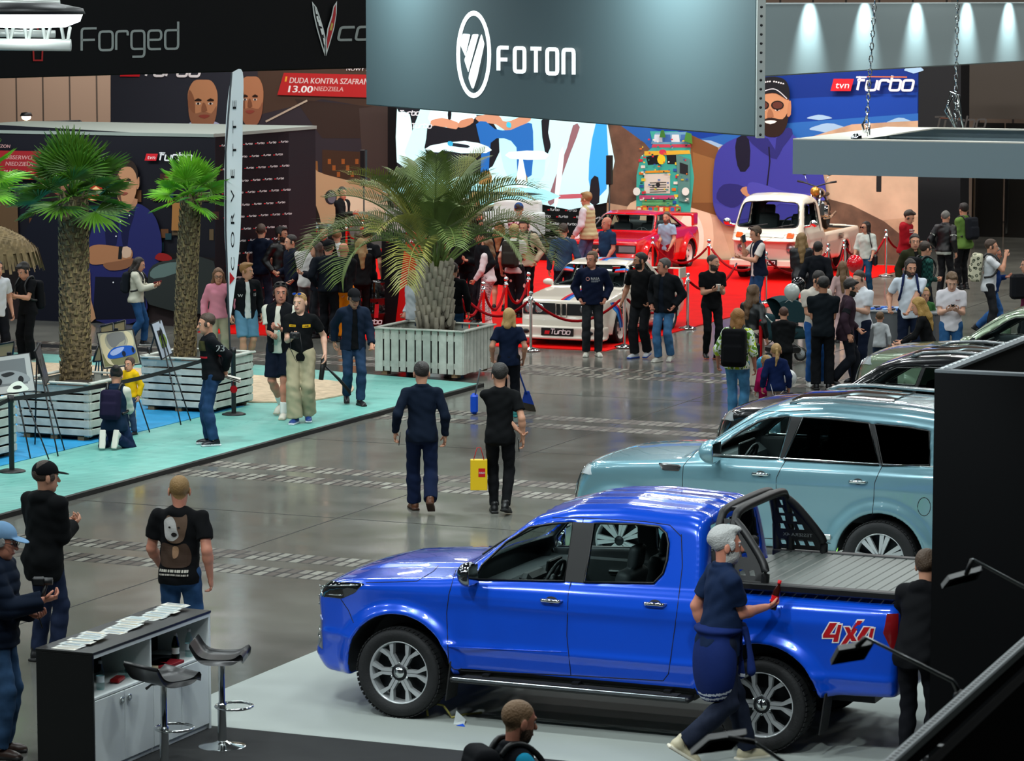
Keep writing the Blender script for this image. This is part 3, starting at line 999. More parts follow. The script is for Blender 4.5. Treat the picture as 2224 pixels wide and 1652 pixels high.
# printed dust and glow
ps.poly(smooth_poly([(1440, 470), (1500, 430), (1545, 470), (1540, 560), (1460, 564)], 4), '#efd3b4')
ps.poly(smooth_poly([(1478, 480), (1508, 462), (1528, 500), (1522, 552), (1484, 555)], 4), '#fff3df')
ps.poly(smooth_poly([(1370, 440), (1440, 425), (1480, 450), (1450, 480), (1370, 475)], 4), '#e6c5a2')
# printed decorated lorry
RNL=random.Random(8)
TL='#3fae9f'
ps.poly([(1500, 292), (1560, 320), (1565, 470), (1500, 450)], '#7c5430')
ps.poly([(1505, 330), (1552, 345), (1552, 440), (1505, 440)], '#93683c')
ps.poly([(1412, 285), (1420, 318), (1392, 340), (1383, 380), (1382, 460), (1500, 460), (1508, 385), (1500, 330), (1500, 292), (1470, 285)], TL)
ps.poly([(1414, 312), (1424, 288), (1492, 286), (1500, 312)], '#6fa6c4')
for i in range(4):
 ps.poly([(1422+i*19, 292), (1437+i*19, 292), (1439+i*19, 308), (1421+i*19, 308)], ('#cfe0ea', '#3d6cb0', '#d8e6ea', '#4774b4')[i])
ps.poly([(1418, 313), (1500, 313), (1502, 320), (1416, 320)], '#c6455c')
ps.poly([(1400, 328), (1498, 326), (1500, 334), (1400, 338)], '#e0b53a')
ps.poly([(1404, 340), (1430, 336), (1432, 356), (1408, 358)], '#171c20')
ps.poly([(1448, 336), (1474, 336), (1476, 356), (1450, 356)], '#171c20')
ps.poly(ellipse(1437, 346, 9, 11, 10), '#e8cf2c')
ps.poly(ellipse(1440, 330, 8, 6, 10), '#cf3a52')
ps.poly([(1400, 378), (1456, 376), (1456, 420), (1400, 420)], '#d9d6c8')
ps.poly([(1402, 371), (1456, 369), (1456, 374), (1402, 376)], '#e09a2a')
for i in range(5):
 ps.poly([(1412, 396+i*5), (1448, 395+i*5), (1448, 397+i*5), (1412, 398+i*5)], '#4a4a46')
ps.poly(ellipse(1430, 401, 5, 5, 10), '#26282a')
for i in range(16):
 x, y=1388+(i%2)*72+(i*7)%9, 345+i*7
 ps.poly([(x, y), (x+9, y), (x+9, y+6), (x, y+6)], ('#cc3342', '#e4cc3c', '#e8e6da', '#2f5fa8', '#d87a2c')[i%5])
ps.poly([(1390, 424), (1466, 424), (1466, 432), (1390, 432)], '#c24d78')
ps.poly([(1396, 434), (1462, 434), (1462, 446), (1396, 446)], '#2f7a4a')
for i in range(4):
 ps.poly([(1396, 435+i*3), (1462, 435+i*3), (1462, 436.4+i*3), (1396, 436.4+i*3)], '#7fd08a')
ps.poly([(1384, 448), (1480, 448), (1480, 462), (1384, 462)], '#d64a3a')
for i in range(8):
 ps.poly([(1386+i*12, 450), (1394+i*12, 450), (1394+i*12, 458), (1386+i*12, 458)], ('#e9e2c4', '#e4b63a', '#3a78b8', '#5fae6a')[i%4])
ps.poly([(1470, 335), (1500, 345), (1500, 440), (1476, 436)], '#5a8a84')
ps.poly([(1478, 352), (1496, 358), (1496, 380), (1478, 376)], '#23282c')
for i in range(90):
 x, y=RNL.uniform(1386, 1500), RNL.uniform(300, 455)
 w_=RNL.uniform(2, 6)
 ps.poly([(x, y), (x+w_, y), (x+w_, y+3), (x, y+3)], RNL.choice(['#cc3342', '#e4cc3c', '#e8e6da', '#2f5fa8', '#d87a2c', '#2f8a7c', '#163a38']))
ps.poly([(1440, 282), (1446, 282), (1450, 298), (1436, 298)], '#3f7a34')
ps.poly([(1494, 286), (1506, 290), (1508, 312), (1490, 306)], '#4a8a3a')
for x in(1375, 1481):
 ps.poly(ellipse(x+12, 415, 8, 9, 12), '#e8ece4')
# printed man in a violet hooded jacket
HV, HD='#3c3f9e', '#2a2c74'
ps.poly([(1552, 420), (1556, 350), (1572, 316), (1610, 296), (1660, 278), (1700, 272), (1735, 300), (1770, 335), (1792, 380), (1797, 430), (1780, 470), (1740, 490), (1600, 490), (1570, 480), (1556, 455)], HV, 3)
ps.poly([(1560, 430), (1575, 400), (1620, 405), (1614, 440), (1590, 450)], HD, 3)
ps.poly([(1604, 300), (1630, 296), (1632, 360), (1612, 372), (1602, 340)], '#17182c', 2)
ps.poly([(1625, 296), (1660, 330), (1692, 345), (1672, 300)], HD, 2)
ps.poly([(1690, 345), (1705, 318), (1726, 290), (1716, 276), (1690, 300)], HD, 2)
ps.shape(stroke_shape([[(1674, 318), (1676, 350), (1670, 402)]], 3), '#15162a')
ps.poly([(1612, 412), (1625, 404), (1640, 420), (1625, 426)], '#c08d68', 2)
ps.poly([(1628, 400), (1650, 396), (1720, 418), (1790, 420), (1794, 440), (1740, 446), (1640, 428)], '#4a4cb0', 3)
ps.poly([(1555, 440), (1600, 452), (1680, 432), (1700, 440), (1640, 470), (1575, 478)], '#4446a4', 3)
face_print(ps, 1682, 240, 36, 52, '#c08a64', '#9a684a', beard='#2a1c16', turn=-.12, smile=True)
ps.poly([(1716, 226), (1722, 218), (1722, 248), (1714, 252)], '#b57e5a', 2)
for s in(-17, 15):
 ps.shape(ring_shape(ellipse(1678+s, 228, 14, 10, 16), ellipse(1678+s, 228, 11, 7.5, 16)), '#1a1412')
 ps.poly(ellipse(1678+s, 228, 11, 7.5, 14), '#5a3026')
ps.poly([(1646, 212), (1645, 186), (1660, 170), (1685, 166), (1708, 172), (1718, 190), (1717, 216), (1690, 202), (1664, 204)], '#14161c', 3)
ps.shape(stroke_shape([smooth_poly([(1648, 210), (1668, 196), (1690, 194), (1714, 214)], 5, False)], 2), '#c9ccd2')
ps.shape(stroke_shape([[(1660+k*5+(k>3)*4, 180-3*math.sin(k*.45)), (1663.4+k*5+(k>3)*4, 179-3*math.sin(k*.45+.3))]for k in range(9)], 3), '#d6d8da')
turbo_logo(ps, 1808, 197, 35, 0.005)
ps.shape(stroke_shape([[(1888, 166), (1974, 167)]], 2.5), '#c86a3a')
ps.mb.build('desert_mural', None, 'tall desert mural with a bearded man in violet jacket and a decorated lorry', 'mural')
# dark column beside it
ps=Poster(hall(-20.5, 75.9), VX)
ps.board([(1992, 130), (2087, 124), (2085, 545), (1988, 545)], mat('charcoal_cloth', '#17171b', 0.8), 0.8)
ps.shape(stroke_word('Turbo', 2026, 280, 26, .92, 4, .22, -.02), '#4a4644')
ps.shape(stroke_shape([[(2042, 256), (2086, 258)]], 2), '#6a4030')
ps.mb.build('black_column', None, 'tall charcoal column with a dim grey mark, right of the desert mural', 'column')
# second printed beige scene peeping out at the far right of the mural is part of the desert print
# ---- print-covered cube on the left
A0=G(467, 712)
ps=Poster(A0, VX)
topz=on_plane(467, 298, A0, VX)[2]
t=thing('print_cube', 'big exhibition cube printed with two men in a dark bar, left', 'exhibition stand', A0, HA)
mb=MB()
W_, D_=6.5, 4.2
mb.box((-W_/2, D_/2+.01, topz/2), (W_, D_-.02, topz), flat('#1a1a20', .7))
mb.build('core', t)
mb=MB()
mb.box((-W_/2, D_/2, topz+.03), (W_+.04, D_+.04, 0.06), mat('pale_top', '#87928b', 0.5))
mb.build('top_cover', t, 'pale fabric top')
ps.board([(-160, 262), (467, 298), (467, 712), (-160, 690)], '#14141c', 0.02)
ps.poly([(-100, 500), (467, 560), (467, 712), (-100, 695)], '#1c1718')
ps.poly([(0, 640), (467, 660), (467, 712), (0, 698)], '#2a2122')
RN=random.Random(3)
for i in range(70):
 x, y=RN.uniform(-60, 460), RN.uniform(370, 560)
 w_, h_=RN.uniform(7, 20), RN.uniform(10, 26)
 ps.poly([(x, y), (x+w_, y), (x+w_, y+h_), (x, y+h_)], RN.choice(['#4a2a1c', '#5c3a22', '#3a1f1a', '#6b2a20', '#2b2a30', '#4e4030', '#1f3a40', '#38241c', '#5a4a34']))
for x, y in((218, 360), (212, 402), (208, 425), (20, 400)):
 ps.poly([(x-14, y+8), (x, y-12), (x+14, y+8)], '#a8341c', 2)
 ps.poly([(x-10, y+9), (x, y+2), (x+10, y+9)], '#f2c68a')
ps.poly([(378, 440), (400, 440), (402, 500), (376, 500)], '#9a6a3a')
ps.poly([(0, 430), (42, 432), (44, 520), (0, 518)], '#5b4530')
# red title strip
ps.poly([(-80, 325), (94, 328), (86, 390), (-80, 384)], '#8f2025')
for s, x, y, h in(('EZON', 0, 320, 7), ('OBSERWO', 14, 345, 9), ('NIEDZIELA', 16, 359, 9), ('PIĄTEK', 12, 377, 9)):
 ps.shape(text_shape(s, x, y, h, None, 0.15, 0.02, .3), '#d9a8a4')
turbo_logo(ps, 318, 348, 20, 0.02)
# far man, mostly behind the palm
ps.poly([(50, 560), (60, 500), (90, 455), (130, 445), (200, 450), (235, 500), (240, 700), (60, 700)], '#11131f', 2)
face_print(ps, 132, 398, 24, 44, '#8a6048', '#4f3428', hair='#17120f', beard='#1c1412')
# near man, arms folded
NV, ND='#23265c', '#15173a'
ps.poly([(196, 560), (202, 505), (222, 470), (262, 452), (300, 440), (336, 462), (352, 500), (356, 545), (340, 590), (320, 610), (318, 690), (212, 694)], NV, 3)
ps.poly([(212, 600), (320, 602), (322, 690), (206, 694)], '#101222')
ps.poly([(236, 470), (262, 455), (258, 530), (236, 540)], ND, 2)
ps.poly([(266, 452), (300, 446), (286, 500), (276, 560)], ND, 2)
ps.poly([(258, 440), (282, 430), (304, 432), (296, 452), (268, 462)], '#a8785a', 2)
face_print(ps, 279, 398, 24, 46, '#b58361', '#5f4032', hair='#2a1f1a', turn=-.2)
ps.poly([(304, 388), (308, 384), (308, 404), (303, 410)], '#b07c5a', 2)
ps.poly([(196, 540), (220, 530), (270, 536), (292, 542), (290, 562), (262, 566), (214, 574), (198, 566)], '#a5714f', 3)
ps.poly([(230, 572), (262, 566), (292, 560), (300, 566), (280, 582), (244, 586)], '#85583e', 3)
ps.poly([(264, 534), (272, 534), (270, 562), (262, 562)], '#17181c')
ps.poly([(273, 535), (290, 538), (289, 556), (272, 558)], '#c9a890', 2)
for x, y in((287, 467), (267, 480), (258, 512), (252, 612)):
 ps.poly(ellipse(x, y, 1.6, 1.8, 8), '#e0e0e4')
ps.poly([(196, 600), (202, 590), (204, 650), (214, 690), (194, 690)], '#b98a66', 2)
# printed car nose
ps.poly([(326, 620), (330, 585), (352, 568), (400, 560), (470, 566), (470, 680), (330, 660)], '#2b302f', 2)
ps.poly([(332, 590), (352, 574), (396, 568), (388, 592), (340, 604)], '#5c706c', 2)
ps.poly([(342, 560), (352, 548), (372, 552), (380, 562), (360, 566)], '#8c1c1c', 2)
local_child(ps, 'front_print', t)
ps2=Poster(A0, UX)
ps2.board([(468, 290), (627, 288), (627, 690), (468, 716)], '#26242a', 0.02)
for r in range(14):
 for c in range(7):
  x=474+c*25.5+(r%2)*12.5
  if 470<x<612:
   turbo_logo(ps2, x, 318+r*26.0-c*1.6, 4.4, -0.04)
local_child(ps2, 'side_print', t, 'dark side with rows of small red and white marks')
#  implicit surfaces
class SDF:
 def __init__(s, lo, hi, h):
  s.lo=np.asarray(lo, np.float64)
  s.h=h
  s.n=np.ceil((np.asarray(hi)-s.lo)/h).astype(int)+1
  s.d=np.full(s.n, 1.0, np.float32)
 def blk(s, a, b):
  i0=np.clip(np.floor((np.asarray(a)-s.lo)/s.h).astype(int), 0, s.n-1)
  i1=np.clip(np.ceil((np.asarray(b)-s.lo)/s.h).astype(int)+1, 1, s.n)
  if(i1<=i0).any():
   return None
  ax=[(s.lo[k]+np.arange(i0[k], i1[k])*s.h).astype(np.float32)for k in range(3)]
  return tuple(slice(i0[k], i1[k])for k in range(3)), ax[0][:, None, None], ax[1][None, :, None], ax[2][None, None, :]
 def put(s, fn, a, b, k=0.0, sub=False):
  pad=k+3*s.h
  r=s.blk(np.asarray(a)-pad, np.asarray(b)+pad)
  if r is None:
   return
  sl, X, Y, Z=r
  f=fn(X, Y, Z)
  d=s.d[sl]
  if sub:
   f=-f
   o=np.maximum(d, f)
   if k>0:
    q=np.maximum(k-np.abs(d-f), 0)/k
    o=o+q*q*k*.25
  else:
   o=np.minimum(d, f)
   if k>0:
    q=np.maximum(k-np.abs(d-f), 0)/k
    o=o-q*q*k*.25
  s.d[sl]=o
 def cone(s, a, b, ra, rb, k=0.02, cut=None, sub=False):
  a, b=np.asarray(a, float), np.asarray(b, float)
  ba=b-a
  l2=ba@ba+1e-9
  def fn(X, Y, Z):
   px, py, pz=X-a[0], Y-a[1], Z-a[2]
   t=np.clip((px*ba[0]+py*ba[1]+pz*ba[2])/l2, 0, 1)
   f=np.sqrt((px-t*ba[0])**2+(py-t*ba[1])**2+(pz-t*ba[2])**2)-(ra+(rb-ra)*t)
   if cut is not None:
    u=ba/math.sqrt(l2)
    c=a+ba*cut
    f=np.maximum(f, (X-c[0])*u[0]+(Y-c[1])*u[1]+(Z-c[2])*u[2])
   return f
  m=max(ra, rb)
  s.put(fn, np.minimum(a, b)-m, np.maximum(a, b)+m, k, sub)
 def ell(s, c, r, R=None, k=0.02, sub=False, half=None):
  c, r=np.asarray(c, float), np.asarray(r, float)
  def fn(X, Y, Z):
   px, py, pz=X-c[0], Y-c[1], Z-c[2]
   if R is not None:
    q=[px*R[0, i]+py*R[1, i]+pz*R[2, i]for i in range(3)]
   else:
    q=[px, py, pz]
   k0=np.sqrt((q[0]/r[0])**2+(q[1]/r[1])**2+(q[2]/r[2])**2)
   k1=np.sqrt((q[0]/r[0]**2)**2+(q[1]/r[1]**2)**2+(q[2]/r[2]**2)**2)+1e-6
   f=k0*(k0-1)/k1
   if half is not None:
    p0, n=half
    if R is not None:
     n_, p_=R@np.asarray(n), c+R@(np.asarray(p0)-0)
    else:
     n_, p_=np.asarray(n), c+np.asarray(p0)
    f=np.maximum(f, -((X-p_[0])*n_[0]+(Y-p_[1])*n_[1]+(Z-p_[2])*n_[2]))
   return f
  m=r.max()if R is not None else r
  s.put(fn, c-m, c+m, k, sub)
 def rbox(s, c, half, R=None, rad=0.02, k=0.0, sub=False):
  c, half=np.asarray(c, float), np.asarray(half, float)-rad
  def fn(X, Y, Z):
   px, py, pz=X-c[0], Y-c[1], Z-c[2]
   q=[px*R[0, i]+py*R[1, i]+pz*R[2, i]for i in range(3)]if R is not None else[px, py, pz]
   q=[np.abs(q[i])-half[i]for i in range(3)]
   return np.sqrt(sum(np.maximum(t, 0)**2 for t in q))+np.minimum(np.maximum(q[0], np.maximum(q[1], q[2])), 0)-rad
  m=np.linalg.norm(half)+rad if R is not None else half+rad
  s.put(fn, c-m, c+m, k, sub)
 def clip(s, fn):
  r=s.blk(s.lo, s.lo+(s.n-1)*s.h)
  s.d=np.maximum(s.d, fn(r[1], r[2], r[3])).astype(np.float32)
 def nets(s):
  d=s.d
  neg=d<0
  c=np.zeros(np.array(d.shape)-1, np.uint8)
  for i in(0, 1):
   for j in(0, 1):
    for k in(0, 1):
     c+=neg[i:d.shape[0]-1+i, j:d.shape[1]-1+j, k:d.shape[2]-1+k]
  act=np.argwhere((c>0)&(c<8))
  if len(act)==0:
   return np.zeros((0, 3)), np.zeros((0, 4), int)
  idx=np.full(c.shape, -1, np.int32)
  idx[act[:, 0], act[:, 1], act[:, 2]]=np.arange(len(act))
  acc=np.zeros((len(act), 3))
  cnt=np.zeros(len(act))
  for ax in range(3):
   o=[q for q in range(3)if q!=ax]
   for u in(0, 1):
    for v in(0, 1):
     p=act.copy()
     p[:, o[0]]+=u
     p[:, o[1]]+=v
     q=p.copy()
     q[:, ax]+=1
     da, db=d[p[:, 0], p[:, 1], p[:, 2]], d[q[:, 0], q[:, 1], q[:, 2]]
     m=(da<0)!=(db<0)
     t=np.where(m, da/np.where(m, da-db, 1), 0)
     pt=p.astype(float)
     pt[:, ax]+=t
     acc[m]+=pt[m]
     cnt[m]+=1
  V=s.lo+acc/cnt[:, None]*s.h
  Q=[]
  for ax in range(3):
   o=[q for q in range(3)if q!=ax]
   sl0=[slice(None)]*3
   sl1=[slice(None)]*3
   sl0[ax]=slice(0, -1)
   sl1[ax]=slice(1, None)
   A, B=neg[tuple(sl0)], neg[tuple(sl1)]
   e=np.argwhere(A!=B)
   e=e[(e[:, o[0]]>0)&(e[:, o[1]]>0)&(e[:, o[0]]<d.shape[o[0]]-1)&(e[:, o[1]]<d.shape[o[1]]-1)]
   if len(e)==0:
    continue
   ins=A[e[:, 0], e[:, 1], e[:, 2]]
   qs=[]
   for u, v in((-1, -1), (0, -1), (0, 0), (-1, 0)):
    p=e.copy()
    p[:, o[0]]+=u
    p[:, o[1]]+=v
    qs.append(idx[p[:, 0], p[:, 1], p[:, 2]])
   q=np.stack(qs, 1)
   flip=ins if ax!=1 else~ins
   q[~flip]=q[~flip][:, ::-1]
   Q.append(q)
  Q=np.concatenate(Q)
  return V, Q[(Q>=0).all(1)]
 def sample(s, P, d=None):
  d=s.d if d is None else d
  g=np.clip((P-s.lo)/s.h, 0, s.n-1.001)
  i=g.astype(int)
  f=g-i
  r=0
  for a in(0, 1):
   for b in(0, 1):
    for c in(0, 1):
     w_=(f[:, 0]if a else 1-f[:, 0])*(f[:, 1]if b else 1-f[:, 1])*(f[:, 2]if c else 1-f[:, 2])
     r=r+w_*d[i[:, 0]+a, i[:, 1]+b, i[:, 2]+c]
  return r
def relax(V, Q, it=1, lam=0.5):
 n=len(V)
 for _ in range(it):
  acc=np.zeros_like(V)
  cnt=np.zeros(n)
  for a, b in((0, 1), (1, 2), (2, 3), (3, 0)):
   for p, q in((a, b), (b, a)):
    for k in range(3):
     acc[:, k]+=np.bincount(Q[:, p], V[Q[:, q], k], n)
    cnt+=np.bincount(Q[:, p], minlength=n)
  V=V+lam*(acc/np.maximum(cnt, 1)[:, None]-V)
 return V
def quad_mesh(name, V, Q, mats, mi=None, extra=None, smooth=True):
 """mesh from vertex / quad arrays plus an optional MB"""
 nv, nq=len(V), len(Q)
 mats=list(mats)
 loops=[Q.reshape(-1)]
 tot=[np.full(nq, 4)]
 mid=[np.zeros(nq, int)if mi is None else mi]
 sm=[np.full(nq, smooth)]
 VV=[V]
 if extra is not None and extra.v:
  VV.append(np.array(extra.v))
  loops.append(np.array([i+nv for f in extra.f for i in f]))
  tot.append(np.array([len(f)for f in extra.f]))
  mp=[]
  for m in extra.mats:
   if m not in mats:
    mats.append(m)
   mp.append(mats.index(m))
  mid.append(np.array([mp[k]for k in extra.m]))
  sm.append(np.array(extra.s, bool))
 VV, loops, tot, mid, sm=[np.concatenate(x)for x in(VV, loops, tot, mid, sm)]
 me=bpy.data.meshes.new(name)
 me.vertices.add(len(VV))
 me.vertices.foreach_set('co', VV.astype(np.float32).reshape(-1))
 me.loops.add(len(loops))
 me.loops.foreach_set('vertex_index', loops.astype(np.int32))
 me.polygons.add(len(tot))
 me.polygons.foreach_set('loop_start', np.concatenate([[0], np.cumsum(tot)[:-1]]).astype(np.int32))
 for m in mats:
  me.materials.append(m)
 me.polygons.foreach_set('material_index', mid.astype(np.int32))
 me.polygons.foreach_set('use_smooth', sm.astype(bool))
 me.update(calc_edges=True)
 me.validate()
 return me
#  people
def Rx(a):
 return rot('X', math.radians(a))
def Rz(a):
 return rot('Z', math.radians(a))
def fabric(color, kind='plain'):
 nm='fabric_%s_%s'%(kind, color.lstrip('#'))
 if nm in MATS:
  return MATS[nm]
 m=mat(nm, color, 0.85 if kind!='leather' else 0.38, bump=0.25, bscale=9, var=0.0, spec=0.12 if kind!='leather' else 0.4)
 nt=m.node_tree
 b=nt.nodes['Principled BSDF']
 L=nt.links.new
 if kind in('jeans', ):
  tc=nt.nodes.new('ShaderNodeTexCoord')
  n=nt.nodes.new('ShaderNodeTexNoise')
  n.inputs['Scale'].default_value=5
  n.inputs['Detail'].default_value=5
  L(tc.outputs['Object'], n.inputs['Vector'])
  r=nt.nodes.new('ShaderNodeValToRGB')
  c=lin(color)
  r.color_ramp.elements[0].position=.35
  r.color_ramp.elements[0].color=[x*.65 for x in c[:3]]+[1]
  r.color_ramp.elements[1].position=.7
  r.color_ramp.elements[1].color=[min(1, x*1.35+.01)for x in c[:3]]+[1]
  L(n.outputs['Fac'], r.inputs['Fac'])
  L(r.outputs['Color'], b.inputs['Base Color'])
 elif kind in('plaid', 'check', 'floral', 'camo', 'leaf'):
  tc=nt.nodes.new('ShaderNodeTexCoord')
  if kind in('plaid', 'check'):
   k=nt.nodes.new('ShaderNodeTexChecker')
   k.inputs['Scale'].default_value=22 if kind=='plaid' else 60
   k.inputs['Color1'].default_value=lin(color)
   k.inputs['Color2'].default_value=lin('#d8c8cc')if kind=='check' or color!='#14302e' else lin('#23504a')
   L(tc.outputs['Object'], k.inputs['Vector'])
   L(k.outputs['Color'], b.inputs['Base Color'])
  else:
   n=nt.nodes.new('ShaderNodeTexVoronoi' if kind!='leaf' else 'ShaderNodeTexNoise')
   n.inputs['Scale'].default_value={'floral':7, 'camo':14, 'leaf':14}[kind]
   L(tc.outputs['Object'], n.inputs['Vector'])
   r=nt.nodes.new('ShaderNodeValToRGB')
   r.color_ramp.interpolation='CONSTANT'
   e=r.color_ramp.elements
   cols={'floral':['#d8a8a0', '#15141a', '#15141a'], 'camo':['#8a8c7a', '#3d4234', '#c2c0a8'], 'leaf':['#5f8a2e', '#dfe8dc', '#b8cc3a']}[kind]
   pos={'floral':[0, .3, .6], 'camo':[0, .25, .4], 'leaf':[0, .44, .56]}[kind]
   e[0].position, e[0].color=pos[0], lin(cols[0])
   e[1].position, e[1].color=pos[1], lin(cols[1])
   q=e.new(pos[2])
   q.color=lin(cols[2])
   L(n.outputs[0], r.inputs['Fac'])
   L(r.outputs['Color'], b.inputs['Base Color'])
 return m
SKINS={'light':'#c58f74', 'pale':'#d3a48c', 'tan':'#a8745a', 'ruddy':'#bf7f68'}
EYEW, EYED=mat('eye_white', '#a89c94', 0.4), mat('eye_dark', '#1c1410', 0.2)
def ik(a, t, l1, l2, hint):
 a, t, hint=np.asarray(a, float), np.asarray(t, float), np.asarray(hint, float)
 d=t-a
 L=np.linalg.norm(d)
 L2=min(max(L, abs(l1-l2)+.02), (l1+l2)*.998)
 d=d/(L+1e-9)
 t=a+d*L2
 x=(l1*l1-l2*l2+L2*L2)/(2*L2)
 y=math.sqrt(max(l1*l1-x*x, 0))
 h=hint-d*(hint@d)
 h=h/(np.linalg.norm(h)+1e-9)
 return a+d*x+h*y, t
ARMS={'down':(.262, -.015, .895), 'swingf':(.235, -.20, .935), 'swingb':(.245, .20, .925), 'pocket':(.205, -.070, .955), 'phone':(.07, -.36, 1.20), 'chest':(.07, -.27, 1.18), 'belly':(.03, -.25, 1.08), 'back':(.06, .17, .98), 'fwd':(.20, -.42, 1.12), 'face':(.07, -.26, 1.46), 'cross':(-.10, -.22, 1.20), 'strap':(.12, -.19, 1.33), 'low':(.22, -.20, .92), 'side':(.34, -.05, .93)}
SHOES=('#16171a', '#16171a')
PEOPLE={}
def person(label, top, feet=None, h=1.76, yaw=0, head=0, nod=4, lean=2, twist=0, arms=('down', 'down'), walk=0, legs=None, dz=0.0, skin='light', hair=('short', '#2a1e18'), beard=None, cap=None, glasses=None, sex='m', fat=0.0, shirt=('tee', '#16181c'), coat=None, pants=('jeans', '#1f3350'), shoes=SHOES, prints=(), x=None, girth=1.0, key=None, child=False, stance=.10, ground=0.0, sunnies=None, socks=None, pos=None):
 px, py=top
 if pos is not None:
  g=G(pos[0], pos[1], ground)
 elif feet is not None:
  g=G(px if x is None else x, feet, ground)
  pz=at(px, py, g[1])[2]
  h=float(np.clip(pz-ground, 0.6, 2.0))if legs is None and lean<12 else h
 else:
  g=G(px, py, h+ground)
  g[2]=ground
 S=h/1.73
 hk=1.09 if not child else 1.30
 vox=min(max(0.00021*g[1], 0.0062), 0.0125)/S
 root=thing('person', label, 'person', (g[0], g[1], ground), math.radians(yaw))
 female=sex=='f'
 shw=(.158 if female else.176)*girth
 pel=np.array([0, 0, .97+dz])
 Rc=Rx(lean)@Rz(twist)
 ch=lambda p:pel+Rc@(np.asarray(p, float)-np.array([0, 0, .97]))
 LG=[]
 foot={}
 if legs is None:
  legs={}
  for s in(-1, 1):
   if walk:
    f=(s*(1 if walk>0 else-1))>0
    a=abs(walk)
    legs[s]=((s*.075, -.30*a, .085), 0)if f else((s*.075, .34*a, .085+.13*a), 38*a)
   else:
    legs[s]=((s*stance, .0 if s>0 else-.03, .085), 0)
  if walk:
   pel=pel-np.array([0, 0, .03*abs(walk)])
 for s in(-1, 1):
  hip=pel+np.array([s*.088, 0, -.05])
  an, pitch=legs[s]
  kn, an2=ik(hip, an, .43, .42, (s*.12, -1, 0.05)if len(legs[s])<2 or True else 0)
  LG.append((s, hip, kn, an2, pitch))
  foot[s]=(an2, pitch)
 AR=[]
 for s, a in((-1, arms[0]), (1, arms[1])):
  q=ARMS[a]if isinstance(a, str)else a
  tgt=np.array([s*q[0]if isinstance(a, str)else q[0], q[1], q[2]])
  sh=ch((s*shw, .005, 1.392))
  hint=Rc@np.array([s*(.35 if a!='pocket' else.55), .75, -.35])
  el, wr=ik(sh, ch(tgt), .285, .255, hint)
  AR.append((s, sh, el, wr, a))
 Rh=Rc@Rz(head)@Rx(nod-lean*.6)
 nb=ch((0, .008, 1.478))
 hc=nb+Rh@np.array([0, -.012, .128*(.92+.08*hk)])
 HP=lambda p:hc+Rh@(np.asarray(p, float)*hk)
 pts=np.array([p for l in LG for p in l[1:4]]+[p for l in AR for p in l[1:4]]+[hc+np.array([0, 0, .18*hk]), hc, pel])
 lo, hi=pts.min(0)-.26, pts.max(0)+.24
 lo[2]=min(lo[2], -.02)
 hi[2]=pts[:, 2].max()+.04
 B=SDF(lo, hi, vox)
 B.ell(ch((0, 0, 1.29)), (.150, .10, .18), Rc, .05)
 B.cone(ch((-shw+.03, 0, 1.385)), ch((shw-.03, 0, 1.385)), .046, .046, .05)
 B.ell(ch((0, 0, 1.09)), (.128, .095+fat*.8, .17), Rc, .05)
 B.ell(pel+np.array([0, .01, -.03]), (.148, .108, .125), None, .05)
 for s, hip, kn, an, pit in LG:
  B.cone(hip, kn, .074, .050, .04)
  B.cone(kn, kn+(an-kn)*.35, .050, .052, .03)
  B.cone(kn+(an-kn)*.3, an, .051, .034, .03)
 for s, sh, el, wr, a in AR:
  B.cone(sh, el, .045*girth, .038*girth, .03)
  B.cone(el, el+(wr-el)*.3, .038*girth, .040*girth, .02)
  B.cone(el+(wr-el)*.25, wr, .039*girth, .026, .02)
 B.cone(ch((0, .008, 1.42)), HP((0, .014, -.05)), .054, .053 if not female else.046, .03)
 hr=Rh
 E_=lambda c, r, k=.02, sub=False:B.ell(HP(c), np.array(r)*hk, hr, k, sub)
 E_((0, .014, .036), (.076, .095, .084))
 E_((0, -.018, -.028), (.062, .074, .088), .03)
 E_((0, -.036, -.072), (.044 if female else.049, .046, .042), .03)
 E_((0, -.066, -.098), (.021, .018, .016), .02)
 E_((0, -.080, .030), (.048, .014, .012), .015)
 for s in(-1, 1):
  E_((s*.031, -.098, .010), (.017, .016, .012), .012, True)
  E_((s*.079, .012, -.008), (.010, .021, .033), .008)
 B.cone(HP((0, -.086, .014)), HP((0, -.110, -.026)), .009*hk, .0135*hk, .012)
 E_((0, -.091, -.062), (.023, .011, .009), .01)
 X=MB()
 skm=mat('skin_'+skin, SKINS[skin], 0.5, spec=0.35)
 hands={}
 for s, sh, el, wr, a in AR:
  f=(wr-el)/(np.linalg.norm(wr-el)+1e-9)
  inward=Rc@np.array([-s, 0.15, 0])
  bent=abs(f[2])<.8
  n=(Rc@np.array([-s*.5, -.1, .8]))if bent else inward
  n=n-f*(n@f)
  n/=np.linalg.norm(n)+1e-9
  t=np.cross(f, n)
  want=Rc@(np.array([0, -1, .3])if not bent else np.array([-s*.3, -.2, 1.0]))
  if t@want<0:
   t=-t
  R3=np.stack([f, t, n], 1)
  B.ell(wr+f*.048, (.056, .041, .019), R3, .015)
  for i, (o, l)in enumerate(((.030, .9), (.010, 1.0), (-.010, .94), (-.029, .75))):
   p=wr+f*.082+t*o
   c=math.radians(28+7*i+(22 if bent else 0))
   P=[p, p+f*.02]
   d=f
   for q in(.030, .024, .018):
    d=d*math.cos(c)+(n-d*(n@d))*math.sin(c)
    d/=np.linalg.norm(d)
    P.append(P[-1]+d*q*l)
   X.tube(P, [.0098, .0095, .009, .0082, .0060], skm, 5)
  p=wr+f*.022+t*.030
  d1=f*.62+t*.62+n*.3
  d2=f*.86+t*.1+n*.5
